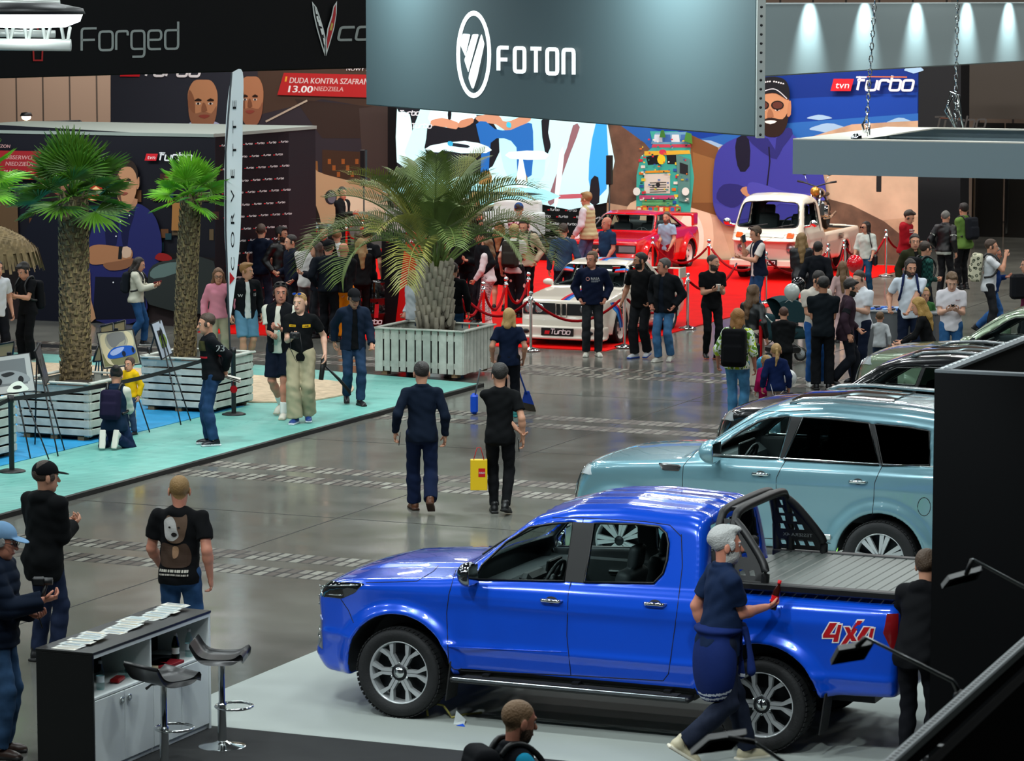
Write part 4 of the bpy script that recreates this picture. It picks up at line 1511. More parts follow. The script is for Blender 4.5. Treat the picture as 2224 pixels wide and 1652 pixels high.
  X.tube([p, p+d1*.034, p+d1*.034+d2*.030, p+d1*.034+d2*.052], [.013, .0115, .0098, .006], skm, 6)
  hands[s]=(wr+f*.085+n*.025, f, t, n)
 ew=.0112*hk
 for s in(-1, 1):
  e=HP((s*.031, -.0768, .009))
  X.sphere(e, ew, EYEW, 8)
  X.sphere(e+Rh@np.array([0, -.0075*hk, 0]), .0062*hk, EYED, 6)
 V, Q=B.nets()
 V=relax(V, Q, 1, .4)
 C=V[Q].mean(1)
 q=(C-hc)@Rh/hk
 mi=np.zeros(len(Q), int)
 hm=mat('hair_'+hair[1].lstrip('#'), hair[1], 0.6, bump=.5, bscale=70)
 ms=[skm, hm, mat('lips', '#9c5a4e', 0.4)]
 fr=q[:, 1]<-.055
 ax_=np.abs(q[:, 0])
 mi[fr&(ax_>.015)&(ax_<.046)&(q[:, 2]>.027)&(q[:, 2]<.0355)]=1
 mi[fr&(ax_<.024)&(q[:, 2]>-.070)&(q[:, 2]<-.055)&(q[:, 1]<-.082)]=2
 if beard:
  bm2=mat('hair_'+beard.lstrip('#'), beard, 0.7, bump=.5, bscale=70)
  ms.append(bm2)
  inb=(q[:, 2]<-.030)&(q[:, 2]>-.125)&(q[:, 1]<.01)&(q[:, 1]>-.13)&(ax_<.08)
  cheek=(q[:, 2]>-.05)&(ax_<.034)&(q[:, 1]<-.07)&(q[:, 2]>-.044)
  mi[inb&~cheek&(mi!=2)]=3
 if hair[0]=='buzz':
  hl=((q-np.array([0, -.074, .090]))@np.array([0, .743, .669])>0)&(q[:, 2]>-.085)&(ax_<.0785)
  mi[hl]=1
 V=V*S
 X.v=[tuple(np.array(p)*S)for p in X.v]
 link('body', quad_mesh('body', V, Q, ms, mi, X), root)
 def emit(name, D, m, it=2, lab=None, mi=None, ms=None):
  V, Q=D.nets()
  if len(Q)==0:
   return None
  V=relax(V, Q, it, .5)
  if mi is not None:
   mi=mi(V[Q].mean(1))
  me=quad_mesh(name, V*S, Q, ms or[m], mi)
  return link(name, me, root, lab)
 folds=RNG.uniform(0, 6, 6)
 def wrinkle(D, amp):
  r=D.blk(D.lo, D.lo+(D.n-1)*D.h)
  _, x_, y_, z_=r
  D.d+=(amp*(np.sin(z_*31+9*x_+folds[0]+3*np.sin(x_*13+folds[1]))*np.sin(y_*17+x_*23+folds[2])+.6*np.sin(z_*57+x_*31*np.sign(folds[3]-3)+y_*21+folds[4]))).astype(np.float32)
 def trousers(kind, color):
  e={'jeans':.013, 'slim':.006, 'wide':.040, 'trousers':.018, 'shorts':.028, 'loose':.030, 'leggings':.003}.get(kind, .014)
  D=SDF(lo, hi, vox*1.1)
  D.ell(pel+np.array([0, .012, -.02]), (.150+e*.7+(.012 if female else 0), .112+e*.7+fat*.5, .14), None, .03)
  D.clip(lambda X_, Y_, Z_:np.maximum(Z_-(pel[2]+.085), 0*Z_-1)+0*X_+0*Y_)
  for s in(-1, 1):
   D.ell(pel+np.array([s*.068, .055, -.065]), (.080, .075, .088), None, .04)
  for s, hip, kn, an, pit in LG:
   up=.090 if female else.086
   if kind=='shorts':
    D.cone(hip, kn, up+e*.8, .068+e, .03, cut=.93)
   else:
    fl={'wide':.075, 'loose':.035, 'trousers':.018, 'jeans':.012}.get(kind, .004)
    D.cone(hip, kn, up+e*.7, .056+e, .03)
    D.cone(kn, kn+(an-kn)*.35, .056+e, .057+e+fl*.3, .03)
    D.cone(kn+(an-kn)*.3, an, .056+e+fl*.3, .043+e+fl, .02, cut=1.0 if kind!='leggings' else.93)
  wrinkle(D, .0032)
  mk={'jeans':'jeans', 'slim':'plain'}.get(kind, 'plain')
  if len(pants)>2:
   mk=pants[2]
  emit('shorts' if kind=='shorts' else 'trousers', D, fabric(color, mk))
 if pants:
  trousers(pants[0], pants[1])
 def garment(name, kind, color, pat='plain', inner=False):
  P={'tee':(.012, .60, .84), 'polo':(.013, .62, .83), 'shirt':(.014, .96, .84), 'sweater':(.022, .97, .87), 'hoodie':(.030, .97, .86), 'jacket':(.030, .97, .83), 'leather':(.026, .97, .90), 'puffer':(.046, .97, .84), 'pvest':(.045, .04, .84), 'vest':(.026, .04, .85), 'blazer':(.022, .95, .78), 'blouse':(.022, .72, .86), 'top':(.008, .95, .92), 'coat':(.034, .97, .72)}[kind]
  e, sl, hem=P
  hem=hem+dz
  D=SDF(lo, hi, vox*1.1)
  bel=e+fat
  D.ell(ch((0, -.004, 1.285)), (.150*girth+e, .106+e+fat*.3, .180+e), Rc, .05)
  D.cone(ch((-shw+.036, .004, 1.382)), ch((shw-.036, .004, 1.382)), .046+e*.8, .046+e*.8, .04)
  for s in(-1, 1):
   D.cone(ch((s*.14, .01, 1.395)), ch((s*.03, .012, 1.445)), .034+e*.6, .044+e*.4, .04)
  if female:
   for s in(-1, 1):
    D.ell(ch((s*.07, -.085, 1.29)), (.062, .055, .06), Rc, .03)
  D.ell(ch((0, -.006-fat*.4, 1.09)), ((.126 if female else.140)*girth+e, .098+bel, .19), Rc, .06)
  D.ell(pel+np.array([0, .008, -.10 if hem-dz<.9 else-.05]), (.164+e, .120+e+fat*.6, .30 if hem-dz<.9 else.18), None, .05)
  D.ell(ch((0, .018, 1.425)), (.085+e, .062+e, .045), Rc, .03)
  for s in(-1, 1):
   D.ell(pel+np.array([s*.066, .050, -.065]), (.080+e, .078+e, .088), None, .05)
  hz=pel[2]-.97+hem-dz
  D.clip(lambda X_, Y_, Z_:(hz-Z_)+0*X_+0*Y_)
  D.ell(ch((0, -.035, 1.505)), (.060, .055, .075), Rc, .02, True)
  if kind in('hoodie', 'coat')or(kind=='jacket' and pat=='hood'):
   D.ell(ch((0, .085, 1.435)), (.105, .055, .06), Rc, .03)
   for s in(-1, 1):
    D.cone(ch((s*.085, .05, 1.452)), ch((s*.05, -.07, 1.415)), .03, .022, .02)
  elif kind in('polo', 'shirt', 'blouse', 'jacket', 'leather', 'blazer', 'puffer', 'pvest', 'vest'):
   hh=.032 if kind in('puffer', 'leather', 'jacket', 'pvest')else.018
   for i in range(10):
    a0, a1=math.radians(-60+30*i), math.radians(-30+30*i)
    D.cone(ch((.064*math.cos(a0), .012+.060*math.sin(a0), 1.466+hh*.5)), ch((.064*math.cos(a1), .012+.060*math.sin(a1), 1.466+hh*.5)), .010+hh*.35, .010+hh*.35, .012)
  for s, sh, el, wr, a in AR:
   r1, r2, r3=.046*girth+e*.85, .042*girth+e*.9, .030+e*.85
   if kind=='tee':
    r2+=.010
   if sl<.1:
    continue
   if sl<.7:
    D.cone(sh, el, r1, r2+.012, .03, cut=min(sl*1.12, .99))
   elif sl<.8:
    D.cone(sh, el, r1, r2, .03)
    D.cone(el, wr, r2, r3+.016, .02, cut=.30)
   else:
    D.cone(sh, el, r1, r2, .03)
    D.cone(el, wr, r2, r3, .02, cut=sl)
  if coat and not inner and kind in('jacket', 'blazer', 'leather', 'vest', 'pvest', 'puffer', 'coat', 'shirt')and shirt:
   w0=.05 if kind!='pvest' else.012
   o_=ch((0, 0, 1.47))
   def wedge(X_, Y_, Z_):
    qx=(X_-o_[0])*Rc[0, 0]+(Y_-o_[1])*Rc[1, 0]+(Z_-o_[2])*Rc[2, 0]
    qy=(X_-o_[0])*Rc[0, 1]+(Y_-o_[1])*Rc[1, 1]+(Z_-o_[2])*Rc[2, 1]
    qz=(X_-o_[0])*Rc[0, 2]+(Y_-o_[1])*Rc[1, 2]+(Z_-o_[2])*Rc[2, 2]
    return np.maximum(np.maximum(np.abs(qx)-(w0*.55-qz*w0*.9), qy+.03), qz-.06)
   D.put(wedge, lo, hi, .008, True)
  wrinkle(D, .0035 if kind not in('puffer', 'pvest')else.002)
  if kind in('puffer', 'pvest'):
   r=D.blk(D.lo, D.lo+(D.n-1)*D.h)
   D.d-=(.010*np.abs(np.sin(r[3]*36))).astype(np.float32)-.005
  m=fabric(color, 'leather' if kind=='leather' and pat=='plain' else(pat if pat!='hood' else 'plain'))
  return emit(name, D, m)
 top_o=None
 if shirt:
  nm={'tee':'t_shirt', 'polo':'polo_shirt', 'shirt':'shirt', 'sweater':'sweater', 'hoodie':'hoodie', 'blouse':'blouse', 'top':'top'}.get(shirt[0], 'shirt')
  top_o=garment(nm, *shirt, inner=True)
 if coat:
  nm={'pvest':'padded_vest', 'vest':'vest', 'puffer':'padded_jacket', 'blazer':'blazer', 'leather':'leather_jacket', 'coat':'coat', 'shirt':'overshirt'}.get(coat[0], 'jacket')
  top_o=garment(nm, *coat)
 sm_, so_=fabric(shoes[0], 'leather'), flat(shoes[1], .6)
 for s in(-1, 1):
  an, pit=foot[s]
  Rf=Rz(s*10)@Rx(pit)
  D=SDF(an-.27, an+.27, vox*.85)
  o=an+np.array([0, 0, -.085])if not pit else an+Rf@np.array([0, 0, -.085])
  T=lambda p:o+Rf@np.asarray(p, float)
  D.ell(T((0, .035, .045)), (.040, .052, .048), Rf, .02)
  D.ell(T((0, -.045, .036)), (.042, .085, .040), Rf, .03)
  D.ell(T((0, -.115, .028)), (.043, .060, .032), Rf, .03)
  D.cone(T((0, .03, .05)), T((0, .025, .105)), .042, .044, .02)
  D.rbox(T((0, -.040, .012)), (.044, .135, .014), Rf, .012, .008)
  r=D.blk(D.lo, D.lo+(D.n-1)*D.h)
  D.d=np.maximum(D.d, -((r[1]-o[0])*Rf[0, 2]+(r[2]-o[1])*Rf[1, 2]+(r[3]-o[2])*Rf[2, 2])).astype(np.float32)
  emit('shoe', D, sm_, 1, None, lambda c:(((c-o)@Rf)[:, 2]<.026).astype(int), [sm_, so_])
  if socks:
   D=SDF(an-.2, an+.3, vox)
   D.cone(an, an+(LG[0 if s<0 else 1][2]-an)*.32, .041, .046, .0, cut=1)
   emit('sock', D, fabric(socks))
 def hair_sdf(t):
  D=SDF(hc-.28-np.array([0, 0, .32]), hc+.24, vox*.9)
  return D
 st=hair[0]
 if st not in('bald', 'buzz'):
  D=hair_sdf(0)
  t={'buzz':.004, 'short':.015, 'thick':.024, 'quiff':.016, 'long':.016, 'bob':.018, 'tail':.010, 'bun':.012, 'wavy':.022, 'curly':.026, 'thin':.007}[st]
  nrm=np.array([0, .743, .669])
  p0=np.array([0, -.074, .098])-np.array([0, .014, .036])
  D.ell(HP((0, .014+.35*t, .036+.55*t)), np.array((.0765+.35*t, .0955+.45*t, .084+.45*t))*hk, Rh, .0, half=((p0-np.array([0, .35*t, .55*t]))*hk, nrm))
  if st in('short', 'quiff', 'thick', 'thin')and not female:
   for s in(-1, 1):
    D.ell(HP((s*.056, -.082, .072)), np.array((.026, .034, .030))*hk, Rh, .012, True)
  if st in('quiff', 'thick', 'curly'):
   D.ell(HP((0, -.035, .110)), np.array((.060, .060, .026))*hk, Rh, .02)
  for s in(-1, 1):
   if st in('short', 'thick', 'quiff', 'curly', 'buzz', 'thin'):
    D.ell(HP((s*(.074+t*.4), -.02, .010)), np.array((.007, .022, .034))*hk, Rh, .01)
   if st in('long', 'wavy'):
    D.cone(HP((s*.066, .0, .04)), HP((s*.084, .015, -.12)), .030, .038, .03)
    D.cone(HP((s*.080, .02, -.10)), HP((s*.080, .035, -.30)), .038, .026, .03)
   if st=='bob':
    D.cone(HP((s*.066, .0, .04)), HP((s*.080, .012, -.13)), .032, .036, .03)
  if st in('long', 'wavy'):
   D.cone(HP((0, .06, .03)), HP((0, .092, -.18)), .070, .068, .03)
   D.cone(HP((0, .092, -.16)), HP((0, .10, -.38)), .066, .036, .03)
  if st=='bob':
   D.cone(HP((0, .05, .03)), HP((0, .065, -.13)), .072, .062, .03)
  if st=='tail':
   D.ell(HP((0, .115, .03)), np.array((.026, .026, .026)), Rh, .02)
   D.cone(HP((0, .125, .03)), HP((0, .135, -.10)), .026, .034, .02)
   D.cone(HP((0, .135, -.10)), HP((0.02, .12, -.22)), .033, .012, .02)
  if st=='bun':
   D.ell(HP((0, .10, .085)), np.array((.052, .048, .048)), Rh, .02)
  if st in('wavy', 'curly'):
   wrinkle(D, .007)
  else:
   wrinkle(D, .0040)
  emit('hair', D, hm, 1)
 elif beard is None and False:
  pass
 if beard and beard.startswith('+'):
  pass
 if cap:
  D=hair_sdf(0)
  cc, back=cap[0], (len(cap)>1 and cap[1])
  D.ell(HP((0, .012, .050)), np.array((.088, .107, .088))*hk, Rh, 0, half=(np.array([0, 0, -.022]), np.array([0, .12, .99])))
  if not back:
   D.ell(HP((0, -.120, .040)), np.array((.072, .075, .009)), Rh@Rx(8), .012)
  emit('cap', D, fabric(cc), 1)
 gm=BLACK
 if glasses or sunnies:
  mbg=MB()
  for s in(-1, 1):
   base=(s*.033, -.106, .010)if glasses else(s*.034, -.078, .118)
   tl=Rh if glasses else Rh@Rx(-50)
   ring=[HP(base)+tl@np.array([.026*math.cos(a), 0, .019*math.sin(a)])*hk for a in np.linspace(0, 2*PI, 13)[:-1]]
   mbg.tube(ring, .0032, gm, 5, closed=True)
   if sunnies or glasses=='dark':
    mbg.add(ring, [tuple(range(12))], mat('mirror_lens_'+(sunnies or 'dark'), {'blue':'#2a5ad0', 'dark':'#15161a'}[sunnies if sunnies in('blue', 'dark')else 'dark'], .08, .6))
   mbg.tube([HP((base[0]+s*.026, base[1], base[2])), HP((s*.085, .0 if glasses else.03, base[2]-(0 if glasses else.05)))], .0028, gm, 5)
  c0=(0, -.108, .014)if glasses else(0, -.084, .12)
  mbg.tube([HP((-.008, c0[1], c0[2])), HP((.008, c0[1], c0[2]))], .003, gm, 5)
  mbg.v=[tuple(np.array(p)*S)for p in mbg.v]
  mbg.build('glasses' if glasses else 'sunglasses', root)
 if prints and top_o is not None:
  me=top_o.data
  bvh=BVHTree.FromPolygons([v.co[:]for v in me.vertices], [p.vertices[:]for p in me.polygons])
  pm=MB()
  for kk, (sh_, m, side)in enumerate(prints):
   vs, fs=sh_
   out=[]
   sg=-1 if side=='front' else 1
   sgx=1 if side=='front' else-1
   for p in vs:
    o=ch((sgx*p[0], sg*.6, p[1]))*S
    d=Rc@np.array([0, -sg, 0.0])
    hit=bvh.ray_cast(Vector(o), Vector(d), 1.2)
    out.append((np.array(hit[0])if hit[0]is not None else o+d*.45*S)-d*(.006+.0022*kk))
   pm.add(out, fs, flat(m, .7)if isinstance(m, str)else m)
  pm.build('print', root)
 W=lambda p:np.array([g[0], g[1], ground])+Rz(yaw)@(np.asarray(p)*S)
 RW=Rz(yaw)
 info={'root':root, 'S':S, 'ch':lambda p:W(ch(p)), 'Rc':RW@Rc, 'hand':{s:(W(hands[s][0]), RW@hands[s][1], RW@hands[s][2], RW@hands[s][3])for s in hands}, 'wrist':{s:W(w_)for s, _, _, w_, _ in AR}, 'elbow':{s:W(e_)for s, _, e_, _, _ in AR}, 'head':lambda p:W(HP(p)), 'Rh':RW@Rh, 'pel':W(pel), 'g':g, 'yaw':yaw, 'W':W, 'foot':{s:W(foot[s][0])for s in foot}, 'shw':shw}
 if key:
  PEOPLE[key]=info
 return info
#  vehicles
from mathutils.geometry import delaunay_2d_cdt
def curve(pts, sig=0.03):
 """smoothed profile: list of (x, value) -> function of x"""
 pts=sorted(pts)
 x0, x1=pts[0][0]-.4, pts[-1][0]+.4
 xs=np.arange(x0, x1, .01)
 ys=np.interp(xs, [p[0]for p in pts], [p[1]for p in pts])
 if sig>0:
  k=np.arange(-int(3*sig/.01), int(3*sig/.01)+1)*.01
  g=np.exp(-k*k/(2*sig*sig))
  g/=g.sum()
  n=len(k)//2
  ys=np.convolve(np.concatenate([np.full(n, ys[0]), ys, np.full(n, ys[-1])]), g, 'valid')
 return lambda x:np.interp(x, xs, ys)
def smax(a, b, k):
 q=np.maximum(k-np.abs(a-b), 0)/k
 return np.maximum(a, b)+q*q*k*.25
def smin(a, b, k):
 return-smax(-a, -b, k)
def poly_sd(pts, X, Y):
 """signed distance to a closed polygon (negative inside)"""
 P=np.asarray(pts, float)
 d=np.full(np.broadcast(X, Y).shape, 1e9)
 s=np.ones_like(d)
 n=len(P)
 for i in range(n):
  a, b=P[i], P[i-1]
  e=b-a
  wx, wy=X-a[0], Y-a[1]
  t=np.clip((wx*e[0]+wy*e[1])/(e@e+1e-12), 0, 1)
  d=np.minimum(d, (wx-e[0]*t)**2+(wy-e[1]*t)**2)
  c1, c2, c3=Y>=a[1], Y<b[1], e[0]*wy>e[1]*wx
  s=np.where((c1&c2&c3)|(~c1&~c2&~c3), -s, s)
 return s*np.sqrt(d)
def paint(name, color, metal=0.3, rough=0.28):
 return mat(name, color, rough, metal, coat=1.0)
DARKIN=mat('car_interior', '#2b2e30', 0.6)
SEAM=mat('panel_gap', '#06070a', 0.7)
GLASS=glass_mat('clear_glass', '#dfeceb')
TINT=glass_mat('tinted_glass', '#2c3434')
class Car:
 def __init__(s, name, label, origin, rz, xr, xf, wid, hgt, h):
  s.root=thing(name, label, 'car', origin, rz)
  s.o, s.rz=np.asarray(origin, float), rz
  s.R=rot('Z', rz)
  s.h=h
  s.D=SDF((xr-.08, -wid-.1, .08), (xf+.08, wid+.1, hgt+.08), h)
  n=s.D.n
  s.X=(s.D.lo[0]+np.arange(n[0])*h)[:, None, None].astype(np.float32)
  s.Y=(s.D.lo[1]+np.arange(n[1])*h)[None, :, None].astype(np.float32)
  s.Z=(s.D.lo[2]+np.arange(n[2])*h)[None, None, :].astype(np.float32)
  s.AY=np.abs(s.Y)
 def shell(s, hw, sec, top, bot, roof, gw, tum, xf, xr, bow_f, bow_r, crown=.04, rcrown=.08, wheels=(), flare=.05, fr=.52, kb=.06, kc=.10, kj=.03, belt=1.2):
  X, Y, Z, AY=s.X, s.Y, s.Z, s.AY
  x1=X[:, 0, 0]
  fl=0
  for wx, wz in wheels:
   r=np.sqrt((X-wx)**2+(Z-wz)**2)
   q=np.clip((fr+.13-r)/.13, 0, 1)
   fl=np.maximum(fl, flare*q*q*(3-2*q))
  w=hw(X)*sec(Z)+fl
  d1=AY-w
  tp=top(x1)
  sl=np.sqrt(1+np.gradient(tp, s.h)**2)[:, None, None]
  d2=(Z-(tp[:, None, None]-crown*Y*Y))/sl
  d3=bot(X)-Z
  d4=smax(X-(xf(Z)-bow_f*Y*Y), (xr(Z)+bow_r*Y*Y)-X, .02)
  body=smax(smax(d1, d2, kb), smax(d4, d3, .04), kb)
  rf=roof(x1)
  sl2=np.sqrt(1+np.gradient(rf, s.h)**2)[:, None, None]
  c1=(AY-(gw(X)-(Z-belt)*tum))/math.sqrt(1+tum*tum)
  c2=(Z-(rf[:, None, None]-rcrown*Y*Y))/sl2
  cab=smax(smax(c1, c2, kc), (belt-.25)-Z, .02)
  s.cabf=cab
  s.D.d=smin(body, cab, kj).astype(np.float32)
  s.un=s.D.d.copy()
 def keep(s):
  s.un=s.D.d.copy()
 def sub(s, f, k=.0):
  s.D.d=(smax(s.D.d, -f, k)if k else np.maximum(s.D.d, -f)).astype(np.float32)
 def arch(s, wx, wz, r, yin):
  s.sub(np.maximum(np.sqrt((s.X-wx)**2+(s.Z-wz)**2)-r, yin-s.AY), .012)
 def cavity(s, x0, x1, z0, wi, t=.05):
  f=np.maximum(s.un+t, np.maximum(np.maximum(x0-s.X, s.X-x1), np.maximum(z0-s.Z, s.AY-wi)))
  s.sub(f)
 def cut_side(s, poly, both=True, ymin=.3):
  f2=poly_sd(poly, s.X[:, 0, :], s.Z[0, :, :]if False else s.Z[:, 0, :])[:, None, :]
  s.sub(np.maximum(f2, ymin-(s.AY if both else s.Y)))
 def cut_front(s, poly, x0, x1):
  f2=poly_sd(poly, s.Y[0], s.Z[0])[None, :, :]
  s.sub(np.maximum(f2, np.maximum(x0-s.X, s.X-x1)))
 def march(s, O, d, L=4.0, d0=None):
  """first hit of rays (local) with the uncut body"""
  O, d=np.atleast_2d(O), np.atleast_2d(d)
  n=int(L/(s.h*.7))
  t=np.linspace(0, L, n)
  out=[]
  lo, hi=s.D.lo, s.D.lo+(s.D.n-1)*s.h
  for o, q in zip(O, d):
   P=o+t[:, None]*q
   ins=((P>lo)&(P<hi)).all(1)
   v=np.where(ins, s.D.sample(P, s.un), 1.0)
   k=np.argmax(v<0)
   if v[k]>=0 or k==0:
    k=int(np.argmin(v))
    out.append(P[k])
   else:
    a=v[k-1]/(v[k-1]-v[k])
    out.append(P[k-1]*(1-a)+P[k]*a)
  return np.array(out)
 def loc(s, p):
  return s.R.T@(np.asarray(p)-s.o)
 def hit(s, pts):
  """pixels of the photograph -> points on the body surface (local)"""
  O, dd=[], []
  for p in pts:
   r=s.R.T@ray(*p)
   r/=np.linalg.norm(r)
   c=s.loc(CAM)
   tc=np.dot(s.loc(s.o)+np.array([0, 0, 1.0])-c, r)
   O.append(c+r*(tc-3.5))
   dd.append(r)
  return s.march(O, dd, 7.0)
 def side(s, pts, sg=1):
  pts=np.asarray(pts, float)
  O=np.stack([pts[:, 0], np.full(len(pts), sg*1.6), pts[:, 1]], 1)
  return s.march(O, np.tile([0, -sg, 0], (len(pts), 1)), 1.6)
 def front(s, pts, sg=1):
  pts=np.asarray(pts, float)
  O=np.stack([np.full(len(pts), sg*3.2), pts[:, 0], pts[:, 1]], 1)
  return s.march(O, np.tile([-sg, 0, 0], (len(pts), 1)), 4.2)
 def above(s, pts):
  pts=np.asarray(pts, float)
  O=np.stack([pts[:, 0], pts[:, 1], np.full(len(pts), 2.6)], 1)
  return s.march(O, np.tile([0, 0, -1.0], (len(pts), 1)), 2.5)
 def body(s, m, dark=None, inner=None, it=1):
  V, Q=s.D.nets()
  for _ in range(2):
   e=s.h*.5
   f=s.D.sample(V)
   g=np.stack([s.D.sample(V+np.eye(3)[k]*e)-s.D.sample(V-np.eye(3)[k]*e)for k in range(3)], 1)/(2*e)
   V=V-np.clip(f, -s.h, s.h)[:, None]*g/np.maximum((g*g).sum(1), .2)[:, None]*.8
  V=relax(V, Q, it, .35)
  C=V[Q].mean(1)
  un=s.D.sample(C, s.un)
  mi=np.zeros(len(Q), int)
  mi[un<-s.h*1.2]=1
  ms=[m, inner or DARKIN]
  if dark is not None:
   ms.append(BLACK)
   mi[dark(C)&(mi==0)]=2
  link('body', quad_mesh('body', V, Q, ms, mi), s.root)
 def line(s, mb, P, r=.004, m=SEAM, mirror=True, n=14, flat_=None):
  P=np.asarray(P)
  mb.tube(list(P), r, m, 5)
  if mirror:
   mb.tube([p*np.array([1, -1, 1])for p in P], r, m, 5)
 def seams(s, lines, mirror=True, r=.004, px=True):
  mbs=[MB()for _ in range(2 if mirror else 1)]
  for L in lines:
   q=[]
   for a, b in zip(L[:-1], L[1:]):
    for k in range(6):
     q.append(np.array(a)+(np.array(b)-np.array(a))*k/6)
   q.append(np.array(L[-1]))
   pp=s.hit(q)if px else s.side(q)
   for k, mb in enumerate(mbs):
    s.line(mb, pp*np.array([1, 1-2*k, 1]), r, SEAM, False)
  for mb in mbs:
   mb.build('panel_gaps', s.root)
 def patch(s, P, m, name, off=.004, mirror=True, mb=None, parent=None, step=.035):
  """outline already lying on the body -> thin piece that follows the surface"""
  P=np.asarray(P)
  c=P.mean(0)
  nrm=np.zeros(3)
  for i in range(len(P)):
   nrm+=np.cross(P[i]-c, P[(i+1)%len(P)]-c)
  nrm/=np.linalg.norm(nrm)+1e-9
  if nrm@(c-np.array([0, 0, .8]))<0:
   nrm=-nrm
  u, v, _=frame_from(nrm)
  B=np.stack([(P-c)@u, (P-c)@v], 1)
  fine=[]
  for i in range(len(B)):
   a, b=B[i], B[(i+1)%len(B)]
   k=max(1, int(np.linalg.norm(b-a)/step))
   fine+=[a+(b-a)*t/k for t in range(k)]
  B=np.array(fine)
  gx, gy=np.meshgrid(np.arange(B[:, 0].min(), B[:, 0].max(), step), np.arange(B[:, 1].min(), B[:, 1].max(), step))
  g=np.stack([gx.ravel(), gy.ravel()], 1)
  if len(g):
   g=g[poly_sd(B, g[:, 0], g[:, 1])<-step*.4]
  A=np.concatenate([B, g])if len(g)else B
  n=len(B)
  cv, _, cf, *_r=delaunay_2d_cdt([Vector(p)for p in A], [], [list(range(n))], 1, 1e-6)
  Q=np.array([[p[0], p[1]]for p in cv])
  O=c+Q[:, :1]*u+Q[:, 1:]*v+nrm*.5
  H=s.march(O, np.tile(-nrm, (len(O), 1)), 1.1)
  own=mb is None
  for sg in((1, -1)if mirror else(1, )):
   k=np.array([1, sg, 1])
   mb2=MB()if own else mb
   up=[(p+nrm*off)*k for p in H]
   mb2.add(up, [tuple(t)for t in cf], m, True)
   ring=[(p+nrm*off)*k for p in s.march(c+B[:, :1]*u+B[:, 1:]*v+nrm*.5, np.tile(-nrm, (n, 1)), 1.1)]
   mb2.add(ring+[p-nrm*k*(off+.01)for p in ring], [(i, (i+1)%n, (i+1)%n+n, i+n)for i in range(n)], m)
   if own:
    o=mb2.build(name, parent or s.root)
  return o if own else None
 def glass(s, P, m, name='window', off=-.012, mirror=True, frame=None):
  P=np.asarray(P)
  c=P.mean(0)
  nrm=np.zeros(3)
  for i in range(len(P)):
   nrm+=np.cross(P[i]-c, P[(i+1)%len(P)]-c)
  nrm/=np.linalg.norm(nrm)+1e-9
  if nrm@(c-np.array([0, 0, .8]))<0:
   nrm=-nrm
  u, v, _=frame_from(nrm)
  tri=[tuple(t)for t in tessellate_polygon([[Vector(((p-c)@u, (p-c)@v, 0))for p in P]])]
  for sg in((1, -1)if mirror else(1, )):
   k=np.array([1, sg, 1])
   mb=MB()
   mb.add([(p+nrm*off)*k for p in P], tri, m)
   if frame is not None:
    mb.tube([(p+nrm*.002)*k for p in P], .011, frame, 5, closed=True)
   mb.build(name, s.root)
 def wheel(s, x, y, r, w, rim_r, style, rimmat, darkm=None, steer=0):
  sg=1 if y>0 else-1
  R=rot('X', -sg*PI/2)if True else None
  R=rot('Z', steer)@R
  c=np.array([x, y, r])
  hw_=w/2
  mb=MB()
  prof=[(rim_r+.004, -hw_*.8), (rim_r+.02, -hw_*.92), (r*.93, -hw_), (r*.985, -hw_*.8), (r, -hw_*.45), (r, hw_*.45), (r*.985, hw_*.8), (r*.93, hw_), (r*.82, hw_*1.03), (rim_r+.02, hw_*.92), (rim_r+.002, hw_*.78), (rim_r-.01, hw_*.6)]
  mb.lathe(prof, RUBBER, c, R, 48)
  for k in range(56):
   a=2*PI*k/56
   for q in(-.62, .62):
    p=np.array([r*.9925*math.cos(a), r*.9925*math.sin(a), hw_*q])
    Rk=R@rot('Z', a)
    mb.box(c+R@p, (.008, .030, hw_*.60), RUBBER, Rk)
  t=mb.build('wheel', s.root)
  mb=MB()
  dm=darkm or mat('wheel_dark', '#202326', .4, .6)
  mb.lathe([(rim_r, -hw_*.8), (rim_r-.015, hw_*.4), (rim_r-.004, hw_*.80), (rim_r+.006, hw_*.84), (rim_r+.006, hw_*.7)], rimmat, c, R, 48)
  mb.lathe([(0, -hw_*.1), (rim_r*.98, -hw_*.2)], dm, c, R, 32)
  zf=hw_*.72
  fn=lambda X_, Y_, H_, z0=0.0:c+R@np.array([X_, Y_, z0+H_])
  if style=='v12':
   for k in range(6):
    for o in(-.235, .235):
     a=2*PI*k/6+o
     ca, sa=math.cos(a), math.sin(a)
     t1, t0=.0125, .014
     q=[(rim_r*.26, -t0), (rim_r*.62, -t1), (rim_r*.99, -t1-.008), (rim_r*.99, t1+.008), (rim_r*.62, t1), (rim_r*.26, t0)]
     kink=-o*.10
     q=[(p[0], p[1]+kink*(1 if i in(1, 4)else 0))for i, p in enumerate(q)]
     mb.prism([(p[0]*ca-p[1]*sa, p[0]*sa+p[1]*ca)for p in q], lambda X_, Y_, H_:fn(X_, Y_, H_, zf-.05), rimmat, .05)
   mb.lathe([(0, zf+.004), (rim_r*.27, zf), (rim_r*.36, zf-.05)], dm, c, R, 24)
   for k in range(6):
    a=2*PI*(k+.5)/6
    mb.sphere(c+R@np.array([rim_r*.30*math.cos(a), rim_r*.30*math.sin(a), zf]), .012, CHROME, 8)
   mb.lathe([(0, zf+.016), (rim_r*.17, zf+.014), (rim_r*.18, zf)], CHROME, c, R, 20)
  elif style=='suv':
